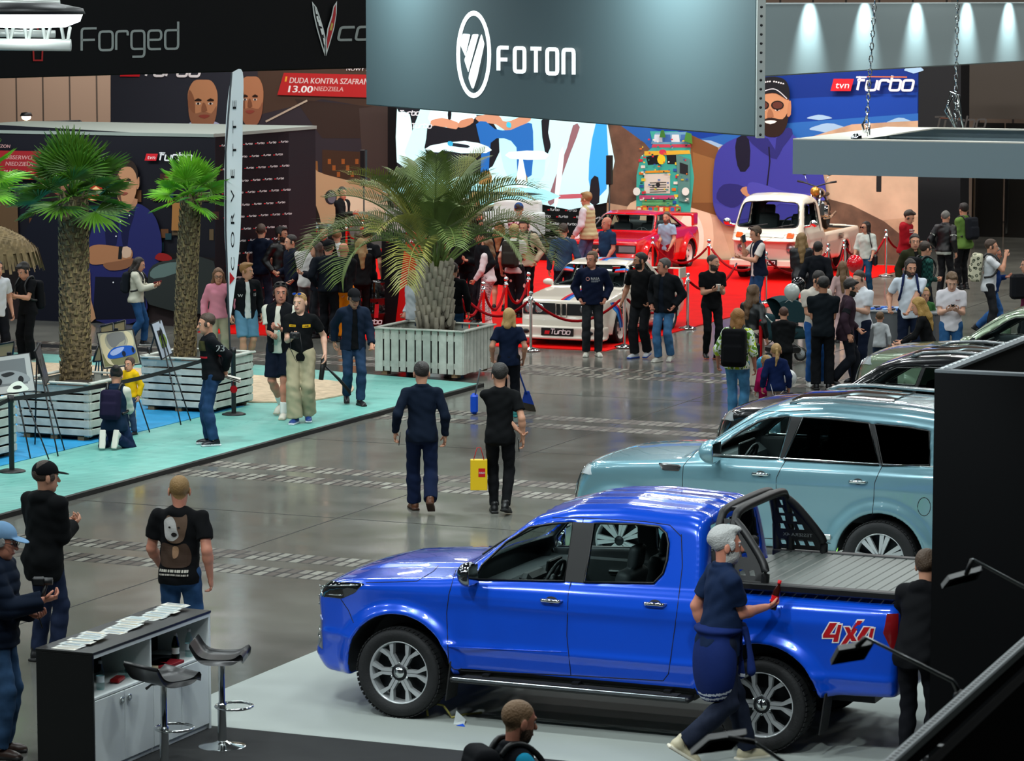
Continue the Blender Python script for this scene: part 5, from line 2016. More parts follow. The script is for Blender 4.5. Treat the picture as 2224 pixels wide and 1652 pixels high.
   for k in range(7):
    for o in(-.13, .13):
     a=2*PI*k/7+o
     ca, sa=math.cos(a), math.sin(a)
     q=[(rim_r*.2, -.014), (rim_r*.99, -.024), (rim_r*.99, .024), (rim_r*.2, .014)]
     mb.prism([(p[0]*ca-p[1]*sa, p[0]*sa+p[1]*ca)for p in q], lambda X_, Y_, H_:fn(X_, Y_, H_, zf-.04), rimmat, .04)
   mb.lathe([(0, zf+.006), (rim_r*.2, zf+.002), (rim_r*.24, zf-.03)], dm, c, R, 20)
  else:
   mb.lathe([(0, zf-.01), (rim_r*.2, zf), (rim_r*.3, zf-.03), (rim_r*.75, zf-.045), (rim_r*.99, zf-.01)], rimmat, c, R, 32)
   for k in range(style):
    a=2*PI*k/style
    mb.lathe([(0, .0), (rim_r*.13, .0)], dm, c+R@np.array([rim_r*.52*math.cos(a), rim_r*.52*math.sin(a), zf-.03]), R, 10)
  mb.build('rim', t, 'bright alloy rim')
  return t
 def seats(s, spots, z0=.62, hgt=.62, m=DARKIN):
  for i, (x, y, w)in enumerate(spots):
   D=SDF((x-.6, y-w, z0-.2), (x+.5, y+w, z0+hgt+.35), .022)
   D.rbox((x+.12, y, z0), (.26, w*.48, .08), None, .05)
   D.rbox((x-.17, y, z0+.32), (.07, w*.46, .33), np.array(Matrix.Rotation(-.22, 3, 'Y')), .05, .03)
   hs=(0, )if w<.7 else(-.36, .36)
   for hy in hs:
    D.rbox((x-.27, y+hy, z0+.74), (.045, .125, .10), np.array(Matrix.Rotation(-.15, 3, 'Y')), .04, .02)
   V, Q=D.nets()
   link('seat', quad_mesh('seat', relax(V, Q, 1), Q, [m]), s.root)
 def steering(s, p, m=BLACK, r=.185):
  mb=MB()
  R=np.array(Matrix.Rotation(math.radians(65), 3, 'Y'))
  mb.tube([np.asarray(p)+R@np.array([r*math.cos(a), r*math.sin(a), 0])for a in np.linspace(0, 2*PI, 25)[:-1]], .016, m, 8, closed=True)
  for a in(0, PI, PI*1.5):
   mb.tube([p, np.asarray(p)+R@np.array([r*math.cos(a), r*math.sin(a), 0])], .018, m, 6)
  mb.sphere(p, (.06, .06, .04), m, 12, R)
  mb.tube([p, np.asarray(p)+np.array([.35, 0, -.18])], .03, m, 8)
  mb.build('steering_wheel', s.root)
 def handle(s, c, L=.19, m=CHROME, mirror=True, wz=.03):
  for sg in((1, -1)if mirror else(1, )):
   p=s.side([(c[0], c[1])], sg)[0]
   mb=MB()
   mb.tube([p+np.array([-L/2, -.005*sg, 0]), p+np.array([-L*.38, .032*sg, .003]), p+np.array([L*.38, .032*sg, .003]), p+np.array([L/2, -.005*sg, 0])], [.012, .017, .017, .012], m, 8)
   mb.sphere(p+np.array([0, -.002*sg, 0]), (.055, .008, .035), SEAM, 12)
   mb.build('door_handle', s.root, 'chrome handle' if m is CHROME else None)
 def mirror(s, p, size, m, mirror=True):
  for sg in((1, -1)if mirror else(1, )):
   D=SDF(np.array(p)*[1, sg, 1]-.3, np.array(p)*[1, sg, 1]+.3, .014)
   c=np.array(p)*[1, sg, 1]
   D.ell(c, size, None, .01)
   D.clip(lambda X_, Y_, Z_:(c[0]-size[0]*.35)-X_+0*Y_+0*Z_)
   D.cone(c+[0.0, -sg*size[1]*.6, -size[2]*.6], c+[0.02, -sg*(size[1]+.10), -size[2]*.9], .03, .03, .02)
   V, Q=D.nets()
   o=link('side_mirror', quad_mesh('side_mirror', relax(V, Q, 1), Q, [m]), s.root)
   mb=MB()
   mb.box(c-[size[0]*.36, 0, 0], (.006, size[1]*1.6, size[2]*1.5), CHROME)
   mb.build('mirror_glass', o)
RZ_A, RZ_B=HA+PI, HA-PI/2
#  blue pick-up
fwp, rwp=G(862, 1563), G(1652, 1637)
mid=(fwp+rwp)/2
leftv=-VX
org=mid-leftv*.955
org[2]=.012
BLUE=paint('metallic_blue_paint', '#0b50da', 0.2, 0.22)
T=Car('pickup_truck', 'large metallic blue double-cab pick-up with a black roll bar and 4X4 decal', org, RZ_A, -2.82, 2.72, 1.02, 1.93, .0145)
WX, WZ, WR=1.6, .385, .385
T.shell(hw=curve([(-2.8, .90), (-2.6, .935), (-1.0, .945), (1.1, .945), (1.9, .935), (2.2, .88), (2.7, .72)], .08), sec=curve([(.2, .90), (.40, .945), (.60, .975), (.66, 1.0), (.70, .985), (.95, .992), (1.09, 1.012), (1.13, 1.0), (1.25, .965), (1.35, .93)], .012), top=curve([(-2.9, 1.30), (-1.1, 1.30), (.85, 1.27), (1.02, 1.285), (1.2, 1.26), (1.6, 1.235), (2.0, 1.20), (2.25, 1.15), (2.42, 1.07), (2.6, .9)], .05), bot=curve([(-2.8, .52), (-2.2, .50), (-1.9, .43), (-1.2, .41), (1.2, .40), (1.9, .34), (2.2, .30), (2.5, .32), (2.7, .38)], .05), roof=curve([(-1.6, .4), (-1.105, .4), (-1.07, 1.82), (-.9, 1.875), (-.3, 1.90), (.15, 1.87), (.48, 1.78), (1.12, 1.29), (1.5, .95)], .035), gw=curve([(-1.2, .865), (.5, .875), (1.1, .86)], .05), tum=.30, xf=curve([(.2, 2.45), (.34, 2.58), (.46, 2.66), (.56, 2.62), (.70, 2.60), (.95, 2.62), (1.10, 2.56), (1.25, 2.40)], .03), xr=curve([(.2, -2.7), (.9, -2.76), (1.4, -2.74)], .03), bow_f=.34, bow_r=.05, crown=.07, rcrown=.11, wheels=((WX, WZ), (-WX, WZ)), flare=.060, fr=.50, kb=.07, kc=.11, belt=1.27)
# roof ribs, hood dome
yy=T.Y[0, :, 0]
rib=(.010*np.clip(np.cos(yy*2*PI/.26), 0, 1)*(np.abs(yy)<.6))[None, :, None]
T.D.d-=(rib*np.clip((T.Z-1.74)/.06, 0, 1)*np.clip((.25-T.X)/.2, 0, 1)).astype(np.float32)
dome=.018*np.clip((.52-np.abs(yy))/.10, 0, 1)[None, :, None]*np.clip((2.25-T.X)/.3, 0, 1)*np.clip((T.X-1.0)/.1, 0, 1)*np.clip((T.Z-1.02)/.05, 0, 1)
T.D.d-=dome.astype(np.float32)
T.keep()
for sx in(WX, -WX):
 T.arch(sx, WZ+.02, .485, .50)
T.cavity(-1.0, 1.05, .55, .82, .055)
w1=T.hit([(1031, 1258), (1046, 1228), (1100, 1177), (1150, 1145), (1200, 1137), (1246, 1134), (1226, 1262)])
w2=T.hit([(1269, 1264), (1291, 1136), (1380, 1138), (1432, 1144), (1447, 1158), (1452, 1180), (1449, 1215), (1440, 1245), (1420, 1266)])
for w_ in(w1, w2):
 T.cut_side([(p[0], p[2])for p in w_])
ws=[(-.76, 1.34), (-.60, 1.74), (0, 1.80), (.60, 1.74), (.76, 1.34), (0, 1.32)]
T.cut_front(round_corners(ws, .06, 3), .1, 1.3)
T.cut_front([(-.62, 1.40), (-.54, 1.74), (.54, 1.74), (.62, 1.40)], -1.3, -.7)
# slot between cab and bed
T.sub(np.maximum(np.abs(T.X+1.105)-.012, .50-T.Z)+0*T.Y)
T.body(BLUE, dark=lambda C:(C[:, 2]<.47)&(np.abs(C[:, 0])<1.05), it=2)
FRAME=mat('window_trim', '#0b0c0d', .35)
T.glass(w1, GLASS, 'side_window', frame=FRAME)
T.glass(w2, GLASS, 'side_window', frame=FRAME)
T.glass(T.front(ws), GLASS, 'windscreen', mirror=False)
T.seams([[(990, 1238), (975, 1290), (970, 1330), (974, 1440), (984, 1452), (1005, 1456)], [(1267, 1126), (1256, 1190), (1234, 1290), (1231, 1380), (1240, 1466)], [(1480, 1160), (1482, 1230), (1470, 1330), (1452, 1462), (1440, 1478)], [(1000, 1456), (1240, 1466), (1440, 1478)], [(1200, 1124), (1265, 1124), (1400, 1132), (1455, 1140), (1480, 1165)], [(795, 1265), (905, 1262), (942, 1240), (952, 1228)], [(740, 1300), (757, 1325), (768, 1352)]])
# black B-pillar
T.patch(T.hit([(1247, 1133), (1290, 1136), (1268, 1265), (1227, 1262)]), mat('pillar_black', '#0a0b0d', .5), 'door_pillar', .006)
lamp=T.hit(round_corners([(690, 1266), (740, 1264), (793, 1267), (770, 1288), (742, 1300), (700, 1296), (692, 1285)], 5, 2))
T.patch(lamp, mat('headlamp_black', '#0e1012', .08, coat=1.0), 'headlight', .006)
for sg in(1, -1):
 mb=MB()
 for q in([(697, 1270), (702, 1292)], [(712, 1290), (745, 1292)], [(700, 1272), (780, 1270)]):
  T.line(mb, (T.hit([np.array(q[0])+(np.array(q[1])-np.array(q[0]))*t for t in np.linspace(0, 1, 6)])+np.array([0.004, .006, 0]))*np.array([1, sg, 1]), .005, CHROME, False)
 mb.build('lamp_trim', T.root)
# grille and bumper on the nose
gr=T.front(round_corners([(-.62, .80), (-.66, 1.06), (.66, 1.06), (.62, .80)], .06, 3))
T.patch(gr, BLACK, 'grille', .008, False)
mb=MB()
for z in(.85, .92, .99):
 T.line(mb, T.front([(y, z)for y in np.linspace(-.6, .6, 13)])+np.array([.012, 0, 0]), .010, CHROME, False)
for z in(.60, .66):
 T.line(mb, T.front([(y, z)for y in np.linspace(-.78, -.60, 4)])+np.array([.01, 0, 0]), .012, CHROME, True)
mb.build('grille_bars', T.root, 'chrome grille bars')
T.patch(T.hit([(690, 1335), (700, 1345), (702, 1408), (692, 1395)]), mat('fog_lamp', '#aab2ba', .1, .7), 'fog_light', .01)
T.handle((.209, 1.105))
T.handle((-.693, 1.142))
T.mirror((.90, 1.055, 1.29), (.10, .115, .105), mat('mirror_chrome', '#8d9092', .12, 1.0))
# side step, mud flaps
for sg in(1, -1):
 mb=MB()
 mb.box((.04, sg*.95, .385), (2.12, .15, .045), BLACK, bev=.015)
 mb.box((.04, sg*1.018, .395), (2.06, .018, .028), mat('step_aluminium', '#9aa2a6', .25, .9), bev=.004)
 mb.box((.04, sg*.955, .412), (1.9, .10, .008), RUBBER)
 for x in(-.8, 0, .8):
  mb.box((x, sg*.80, .42), (.06, .3, .04), BLACK)
 mb.build('side_step', T.root, 'black side step with aluminium edge')
 for x in(1.13, -2.12):
  mb=MB()
  mb.box((x, sg*.86, .36), (.012, .22, .34), RUBBER, rot('Y', math.radians(-8)))
  mb.build('mud_flap', T.root)
for x in(WX, -WX):
 for sg in(1, -1):
  T.wheel(x, sg*.825, WR, .265, .262, 'v12', mat('machined_alloy', '#c4c8ca', .28, .45))
mb=MB()
for x in(WX, -WX):
 mb.tube([(x, -.8, .38), (x, .8, .38)], .05, BLACK, 8)
mb.box((-.1, 0, .45), (4.6, .9, .16), BLACK)
mb.box((.05, 0, .40), (2.1, 1.66, .10), BLACK)
mb.build('chassis', T.root)
T.seats([(-.05, .38, .52), (-.05, -.38, .52), (-.78, 0, 1.3)], .68)
mb=MB()
mb.box((.82, 0, 1.02), (.42, 1.5, .32), DARKIN, rot('Y', .12), .08)
mb.box((.60, .40, 1.19), (.12, .40, .10), BLACK, None, .04)
mb.box((.58, 0, 1.20), (.03, .30, .17), BLACK, rot('Y', -.15), .01)
for sg in(1, -1):
 mb.box((.0, sg*.80, .88), (1.9, .05, .58), mat('door_card', '#2a2f30', .6), None, .02)
 mb.box((.2, sg*.77, 1.05), (.35, .05, .04), CHROME, None, .01)
mb.build('dashboard', T.root)
T.steering((.42, .40, 1.17))
# bed cover
TON=mat('cover_slats', '#6d7470', .42, .2)
mb=MB()
for i in range(17):
 mb.box((-1.245-i*.092, 0, 1.335), (.088, 1.52, .02), TON, bev=.006)
for sg in(1, -1):
 mb.box((-1.95, sg*.80, 1.325), (1.66, .10, .06), BLACK, bev=.01)
mb.box((-2.76, 0, 1.32), (.06, 1.66, .05), BLACK, bev=.01)
mb.build('bed_cover', T.root, 'grey slatted roller cover')
# roll bar
mb=MB()
for dx in(0, -.12):
 mb.tube(smooth_poly([(-1.15+dx, .80, 1.33), (-1.15+dx, .76, 1.62), (-1.15+dx, .64, 1.83), (-1.15+dx, .50, 1.885), (-1.15+dx, 0, 1.895), (-1.15+dx, -.50, 1.885), (-1.15+dx, -.64, 1.83), (-1.15+dx, -.76, 1.62), (-1.15+dx, -.80, 1.33)], 5, False), .036, BLACK, 10)
for sg in(1, -1):
 mb.tube(smooth_poly([(-1.27, sg*.66, 1.82), (-1.36, sg*.69, 1.74), (-1.52, sg*.74, 1.54), (-1.57, sg*.77, 1.44), (-1.57, sg*.78, 1.34)], 5, False), .034, BLACK, 10)
mb.box((-1.21, 0, 1.885), (.12, 1.0, .03), BLACK)
rb=mb.build('roll_bar', T.root, 'black tubular roll bar')
yf=lambda z, sg:sg*(.80-(z-1.33)*.28)
for sg in(1, -1):
 outer=[(-1.16, 1.36), (-1.16, 1.83), (-1.26, 1.83), (-1.38, 1.71), (-1.54, 1.50), (-1.56, 1.36)]
 holes=[]
 for r_ in range(6):
  z=1.40+r_*.070
  for c_ in range(5):
   x=-1.20-c_*.082-(r_%2)*.025
   if(r_==1 and c_ in(0, 1, 2))or x-.06<-1.27-(1.83-z)*.72:
    continue
   holes.append([(x, z), (x-.046, z), (x-.030, z+.044), (x+.016, z+.044)])
 rings=[outer]+holes
 allp=[p for r in rings for p in r]
 tri=tessellate_polygon([[Vector((p[0], p[1], 0))for p in r]for r in rings])
 mb=MB()
 for dy in(0, .006):
  mb.add([(p[0], yf(p[1], sg)+dy, p[1])for p in allp], [tuple(t)for t in tri], BLACK)
 for r in rings:
  n=len(r)
  mb.add([(p[0], yf(p[1], sg), p[1])for p in r]+[(p[0], yf(p[1], sg)+.006, p[1])for p in r], [(i, (i+1)%n, (i+1)%n+n, i+n)for i in range(n)], BLACK)
 mb.build('side_panel', rb, 'slotted black panel')
vs, fs=text_shape('TESSERA 4X', -1.48, 1.478, .030, .26, ydown=False)
mb=MB()
mb.add([(p[0], yf(p[1], -1)+.012, p[1])for p in vs], fs, flat('#8a9090', .5))
mb.build('roll_bar_lettering', rb)
# 4X4 decal, px outline projected on the wing
def decal(car, shape, m, off=.004):
 vs, fs=shape
 P=car.hit(vs)
 mb.add([p+np.array([0, off, 0])for p in P], fs, m)
mb=MB()
GL=[[(1820, 1352), (1803, 1352), (1788, 1378), (1788, 1384), (1812, 1384), (1810, 1393), (1820, 1393), (1828, 1356), (1821, 1356), (1815, 1377), (1802, 1377), (1818, 1353)], [(1835, 1361), (1845, 1361), (1849, 1369), (1863, 1347), (1874, 1347), (1854, 1378), (1861, 1391), (1850, 1391), (1847, 1385), (1837, 1399), (1827, 1399), (1842, 1376)], [(1893, 1361), (1877, 1361), (1863, 1384), (1863, 1390), (1884, 1390), (1882, 1397), (1892, 1397), (1899, 1364), (1892, 1364), (1887, 1383), (1876, 1383), (1890, 1362)]]
for wdt, m_, off in((5.5, mat('decal_white', '#e8e4e2', .3), .005), (0, mat('decal_red', '#b81820', .3), .008)):
 for L_ in GL:
  if wdt:
   vs, fs=stroke_shape([L_+[L_[0]]], wdt)
  else:
   vs, fs=tri_shape(L_)
  mb.add([p+np.array([0, off, 0])for p in T.hit(vs)], fs, m_)
mb.build('decal', T.root, 'red 4X4 decal with white outline')
tl=T.side([(-2.66, .92), (-2.70, .92), (-2.70, 1.20), (-2.62, 1.20), (-2.60, 1.05)])
T.patch(tl, mat('tail_lamp', '#7a1016', .15, coat=1.0), 'tail_light', .01)
mb=MB()
T.line(mb, T.hit([(975, 1404), (1100, 1410), (1232, 1416)]), .006, BLUE, True)
mb.build('door_crease', T.root)
mb=MB()
for y0, y1 in((.55, -.05), (-.10, -.62)):
 q=T.front([(y0+(y1-y0)*t, 1.36+.10*math.sin(t*2.2))for t in np.linspace(0, 1, 8)])
 mb.tube(list(q+np.array([.012, 0, .012])), .009, BLACK, 5)
mb.build('wiper', T.root)
#  pale blue off-roader
rwp=G(1907, 1297)
org2=rwp-UX*1.41-leftv*.965
def suv(name, label, org, color, near=False, sc=1.0, metal=.25, h=.018):
 S_=Car(name, label, org, RZ_A, -2.45, 2.22, 1.02, 2.0, h)
 S_.shell(hw=curve([(-2.4, .90), (-2.1, .94), (1.0, .95), (1.5, .94), (1.8, .88), (2.2, .74)], .08), sec=curve([(.2, .92), (.45, .97), (.60, .985), (.8, .985), (1.10, 1.005), (1.22, .995), (1.34, .955)], .02), top=curve([(-2.5, 1.36), (.3, 1.345), (.55, 1.335), (.95, 1.30), (1.4, 1.265), (1.7, 1.235), (1.90, 1.17), (2.02, 1.05), (2.2, .7)], .05), bot=curve([(-2.4, .50), (-1.9, .42), (1.9, .40), (2.2, .46)], .05), roof=curve([(-2.7, .6), (-2.42, 1.30), (-2.30, 1.75), (-2.1, 1.86), (-1.6, 1.915), (-.8, 1.945), (-.25, 1.90), (.05, 1.80), (.72, 1.33), (1.2, .9)], .05), gw=curve([(-2.5, .84), (-1.5, .875), (.3, .875), (.8, .84)], .05), tum=.24, xf=curve([(.3, 2.10), (.5, 2.19), (.8, 2.14), (1.0, 2.10), (1.2, 2.0)], .04), xr=curve([(.3, -2.36), (1.3, -2.40)], .04), bow_f=.32, bow_r=.08, crown=.05, rcrown=.07, wheels=((1.41, .39), (-1.41, .39)), flare=.035, fr=.50, kb=.08, kc=.13, belt=1.345)
 for sx in(1.41, -1.41):
  S_.arch(sx, .40, .455, .52)
 S_.cavity(-2.2, .7, .6, .80, .06)
 wa=[(.42, 1.372), (.05, 1.60), (-.12, 1.72), (-.22, 1.765), (-.52, 1.785), (-.38, 1.375)]
 wb=[(-.42, 1.375), (-.56, 1.785), (-1.20, 1.785), (-1.32, 1.378)]
 wc=[(-1.38, 1.378), (-1.26, 1.785), (-1.8, 1.77), (-2.12, 1.71), (-2.22, 1.40)]
 if near:
  wa=[(p[0], p[2])for p in S_.hit([(1543, 990), (1570, 965), (1610, 937), (1645, 917), (1672, 908), (1717, 904), (1690, 996)])]
  wb=[(p[0], p[2])for p in S_.hit([(1703, 998), (1745, 906), (1820, 911), (1887, 919), (1909, 1010)])]
  wc=[(p[0], p[2])for p in S_.hit([(1917, 1011), (1900, 921), (1975, 928), (2018, 936), (2019, 1010)])]
 for q in(wa, wb, wc):
  S_.cut_side(q)
 ws_=[(-.74, 1.40), (-.62, 1.75), (0, 1.81), (.62, 1.75), (.74, 1.40), (0, 1.38)]
 S_.cut_front(round_corners(ws_, .06, 3), -.2, .9)
 P_=paint(name+'_paint', color, metal, .25)
 S_.body(P_, dark=lambda C:C[:, 2]<.44, it=2 if near else 6)
 for q, g_ in((wa, GLASS), (wb, TINT), (wc, TINT)):
  S_.glass(S_.side(q), g_, 'side_window', frame=FRAME)
 S_.glass(S_.front(ws_), GLASS, 'windscreen', mirror=False)
 for q in(([(1694, 996), (1720, 904), (1743, 906), (1700, 998)], [(1911, 1010), (1889, 919), (1899, 921), (1915, 1011)])if near else()):
  S_.patch(S_.hit(q), FRAME, 'door_pillar', .008)
 if not near:
  S_.patch(S_.side([(-.415, 1.375), (-.555, 1.785), (-.525, 1.785), (-.385, 1.375)]), FRAME, 'door_pillar', .008)
 mb=MB()
 S_.line(mb, S_.side([(x, 1.350)for x in np.linspace(.40, -2.2, 20)]), .010, CHROME, True)
 mb.build('waist_trim', S_.root, 'chrome waist line')
 for sg in(1, -1):
  mb=MB()
  q=S_.above([(x, sg*.62)for x in np.linspace(-.35, -2.05, 14)])
  mb.tube([q[0]]+[p+np.array([0, 0, .045])for p in q[1:-1]]+[q[-1]], .020, mat('roof_rail_satin', '#b9c0c2', .25, .9), 8)
  mb.build('roof_rail', S_.root, 'satin roof rail')
 q=S_.above(round_corners([(-.30, -.48), (-.30, .48), (-1.35, .50), (-1.35, -.50)], .08, 3))
 S_.patch(q, mat('roof_glass', '#0a0d10', .05, coat=1.0), 'glass_roof', .012, False)
 S_.seams([[(.62, 1.36), (.70, 1.22), (.71, .95), (.66, .55)], [(-.40, 1.36), (-.31, 1.15), (-.31, .60), (-.36, .50)], [(-1.42, 1.36), (-1.35, 1.16), (-1.34, .84)], [(.60, 1.38), (.1, 1.68), (-.1, 1.80), (-.6, 1.84)], [(.62, .52), (-.9, .52)]], px=False)
 S_.handle((-.142, 1.185))
 S_.handle((-1.177, 1.165))
 S_.patch(S_.side(round_corners([(.98, 1.235), (.72, 1.228), (.74, 1.165), (.92, 1.162)], .015, 2)), CHROME, 'wing_vent', .008)
 S_.patch(S_.side(round_corners([(.95, 1.222), (.75, 1.217), (.755, 1.178), (.91, 1.174)], .01, 2)), BLACK, 'vent_insert', .013)
 mb=MB()
 for sg in(1, -1):
  mb.box((-.6, sg*.975, .585), (.62, .02, .055), CHROME, bev=.008)
 mb.build('sill_trim', S_.root)
 S_.patch(S_.front(round_corners([(.60, 1.02), (.60, 1.14), (.86, 1.16), (.90, 1.06)], .02, 2)), mat('lamp_clear', '#dfe6ea', .08, .3, coat=1.0), 'headlight', .012)
 S_.patch(S_.front(round_corners([(-.55, .75), (-.55, 1.12), (.55, 1.12), (.55, .75)], .05, 3)), BLACK, 'grille', .01, False)
 mb=MB()
 for k in range(9):
  y=-.48+k*.12
  S_.line(mb, S_.front([(y, z)for z in(.79, .9, 1.0, 1.08)])+np.array([.014, 0, 0]), .014, CHROME, False)
 mb.build('grille_bars', S_.root)
 S_.mirror((.33, 1.10, 1.41), (.14, .16, .125), P_)
 for x in(1.41, -1.41):
  for sg in(1, -1):
   S_.wheel(x, sg*.845, .39, .25, .255, 'suv', mat('machined_alloy', '#c4c8ca', .28, .45))
 S_.seats([(-.25, .38, .52), (-.25, -.38, .52), (-1.15, 0, 1.3)], .76)
 mb=MB()
 mb.box((.52, 0, 1.10), (.40, 1.5, .34), mat('dash_grey', '#353b3c', .6), rot('Y', .12), .08)
 mb.box((.33, 0, 1.31), (.03, .5, .16), BLACK, None, .01)
 mb.build('dashboard', S_.root)
 S_.steering((.18, .40, 1.24))
 mb=MB()
 mb.box((-.1, 0, .46), (3.6, 1.0, .12), BLACK)
 mb.build('chassis', S_.root)
 return S_
S1=suv('off_roader', 'pale grey-blue off-road estate car parked behind the blue pick-up', org2, '#6c949f', True)
# fuel flap seam
mb=MB()
fl=S1.hit(ellipse(2007, 1100, 14, 20, 16))
mb.tube(list(fl), .004, SEAM, 5, closed=True)
mb.build('fuel_flap_gap', S1.root)
def place_nose(px, py, z, nose=2.1):
 p=G(px, py, z)
 p[2]=0
 return p+UX*(nose-.1)+VX*.55
S2=suv('black_off_roader', 'black estate car, only its roof and bonnet edge showing behind the grey-blue off-roader', place_nose(1568, 915, 1.0), '#0b0c0f', metal=.1, h=.026)
S3=suv('green_off_roader', 'pale sage green estate car at the right, cut off by the black booth wall', place_nose(1868, 802, .95), '#8b9a80', metal=.3, h=.022)
#  classic cars on the red carpet
def classic(name, label, org, P_, h, L, notch=True):
 """boxy two-door of the eighties; L: dict of lengths"""
 wb, xf, xr, W, H, belt=L['wb']/2, L['xf'], L['xr'], L['W']/2, L['H'], L['belt']
 c=Car(name, label, org, RZ_B, xr-.05, xf+.1, W+.05, H, h)
 c.shell(hw=curve([(xr, W*.90), (xr+.4, W*.965), (xf-.6, W*.965), (xf-.15, W*.93), (xf, W*.88)], .05), sec=curve([(.15, .93), (.35, .985), (.60, 1.0), (.72, .995), (belt-.05, .965), (belt+.05, .93)], .015), top=curve([(xr-.1, belt-.02), (xr+.7, belt+.02), (L['ws'], belt+.02), (L['ws']+.12, belt+.01), (xf-.3, belt-.07), (xf-.05, belt-.12), (xf+.1, belt-.2)], .04), bot=curve([(xr, .28), (xr+.5, .20), (xf-.5, .17), (xf, .15)], .05), roof=curve([(L['rw']-.5, .4), (L['rw'], belt+.02), (L['rr'], H-.05), (L['rr']+.3, H), (L['rf']-.3, H+.005), (L['rf'], H-.045), (L['ws'], belt+.01), (L['ws']+.4, .5)], .035), gw=curve([(xr, W*.84), (0, W*.88), (xf, W*.82)], .05), tum=.36, xf=curve([(.1, xf-.12), (.2, xf+.02), (.45, xf), (.5, xf-.03), (.8, xf-.06)], .015), xr=curve([(.2, xr+.05), (.5, xr), (.9, xr+.03)], .02), bow_f=.07, bow_r=.05, crown=.03, rcrown=.06, wheels=((wb, .30), (-wb, .30)), flare=L.get('flare', .05), fr=.38, kb=.035, kc=.07, kj=.02, belt=belt)
 for sx in(wb, -wb):
  c.arch(sx, .30, .345, .40)
 c.cavity(L['rw']+.2, L['ws']-.05, .45, W*.80, .05)
 z0, z1=belt+.045, H-.085
 ws=round_corners([(-W*.80, z0), (-W*.66, z1), (W*.66, z1), (W*.80, z0)], .05, 3)
 c.cut_front(ws, L['rf']-.25, L['ws']+.2)
 rw_=round_corners([(-W*.74, z0+.02), (-W*.62, z1), (W*.62, z1), (W*.74, z0+.02)], .05, 3)
 c.cut_front(rw_, L['rw']-.1, L['rr']+.2)
 bp=L['bp']
 fx=lambda z:L['ws']-.10-(z-belt)/(H-belt)*(L['ws']-L['rf'])
 rx=lambda z:L['rw']+.28+(z-belt)/(H-belt)*(L['rr']-L['rw'])
 wa=round_corners([(fx(z0)-.06, z0), (fx(z1)-.06, z1), (bp+.03, z1), (bp+.05, z0)], .03, 2)
 wb_=round_corners([(bp-.05, z0), (bp-.05, z1), (rx(z1)+.05, z1), (rx(z0)+.10, z0)], .03, 2)
 c.cut_side(wa)
 c.cut_side(wb_)
 c.body(P_, dark=lambda C:C[:, 2]<.19, it=1)
 for q in(wa, wb_):
  c.glass(c.side(q), GLASS, 'side_window', frame=FRAME)
 for q, sg in((ws, 1), (rw_, -1)):
  c.glass(c.front(q, sg), GLASS, 'windscreen', mirror=False, frame=FRAME)
 c.seams([[(L['ws']-.12, belt), (L['ws']-.14, .5), (L['ws']-.10, .26)], [(bp-.02, H-.07), (bp-.02, .45), (bp+.06, .26)], [(L['ws']-.10, .26), (bp+.06, .26)]], px=False, r=.006)
 c.seats([(.0, .33, .48), (.0, -.33, .48), (-.75, 0, 1.05)], .40, .50)
 c.steering((.42, .33, .82), r=.17)
 mb=MB()
 mb.box((L['ws']-.25, 0, belt-.10), (.35, W*1.5, .2), BLACK, None, .05)
 mb.build('dashboard', c.root)
 c.mirror((L['ws']-.25, W*.98, belt+.08), (.07, .10, .06), L.get('mirm', P_))
 c.handle((bp+.18, belt-.12), .14, BLACK)
 for x in(wb, -wb):
  for sg in(1, -1):
   c.wheel(x, sg*(W-.11), .30, .21, .215, 5, mat('white_wheel', '#d9d4cc', .3))
 mb=MB()
 mb.box((0, 0, .22), (xf-xr-.9, W*1.3, .1), BLACK)
 mb.build('chassis', c.root)
 return c
pf=G(1345, 745)
org=pf-UX*.80+VX*1.285
IVORY=paint('ivory_paint', '#d9d2c4', 0.0, 0.25)
BM=classic('classic_coupe', 'white two-door classic racing coupe with blue and red stripes behind the ropes', org, IVORY, .022, dict(wb=2.57, xf=2.06, xr=-2.20, W=1.70, H=1.37, belt=.90, ws=.86, rf=.32, rr=-.72, rw=-1.28, bp=-.28, flare=.05))
MB_=MB()
M1, M2, M3=flat('#2a7ac8', .25), flat('#1c2f86', .25), flat('#c01c24', .25)
for k, m_ in enumerate((M1, M2, M3)):
 y0=.12-k*.055
 BM.patch(BM.above([(1.95, y0), (1.95, y0-.052), (.98, y0-.052), (.98, y0)]), m_, 's', .004+.0005*k, False, MB_)
 BM.patch(BM.above([(.15, y0), (.15, y0-.052), (-.75, y0-.052), (-.75, y0)]), m_, 's', .004, False, MB_)
 for xq in(1.72, -.9):
  q=BM.side([(xq-k*.07, .75), (xq-k*.07-.065, .75), (xq-.35-k*.07-.065, .28), (xq-.35-k*.07, .28)])
  BM.patch(q, m_, 's', .005, True, MB_)
MB_.build('stripes', BM.root, 'blue and red racing stripes')
BM.patch(BM.front(round_corners([(-.74, .53), (-.74, .73), (.74, .73), (.74, .53)], .02, 2)), BLACK, 'grille', .006, False)
for sg in(1, -1):
 mb=MB()
 c_=BM.front([(sg*.055, .62)])[0]
 mb.tube([c_+np.array([.02, y, z])for y, z in((-.045, -.115), (.045, -.115), (.045, .115), (-.045, .115))], .012, IVORY, 6, closed=True)
 mb.build('kidney_frame', BM.root)
 for y in(.42, .62):
  c_=BM.front([(sg*y, .63)])[0]
  mb=MB()
  mb.lathe([(0, .03), (.05, .025), (.078, .008), (.080, -.02)], mat('headlamp_glass', '#98a0a4', .06, .5, coat=1.0), c_, rot('Y', PI/2), 20)
  mb.lathe([(.078, .012), (.088, .008), (.088, -.02)], CHROME, c_, rot('Y', PI/2), 20)
  mb.build('headlight', BM.root)
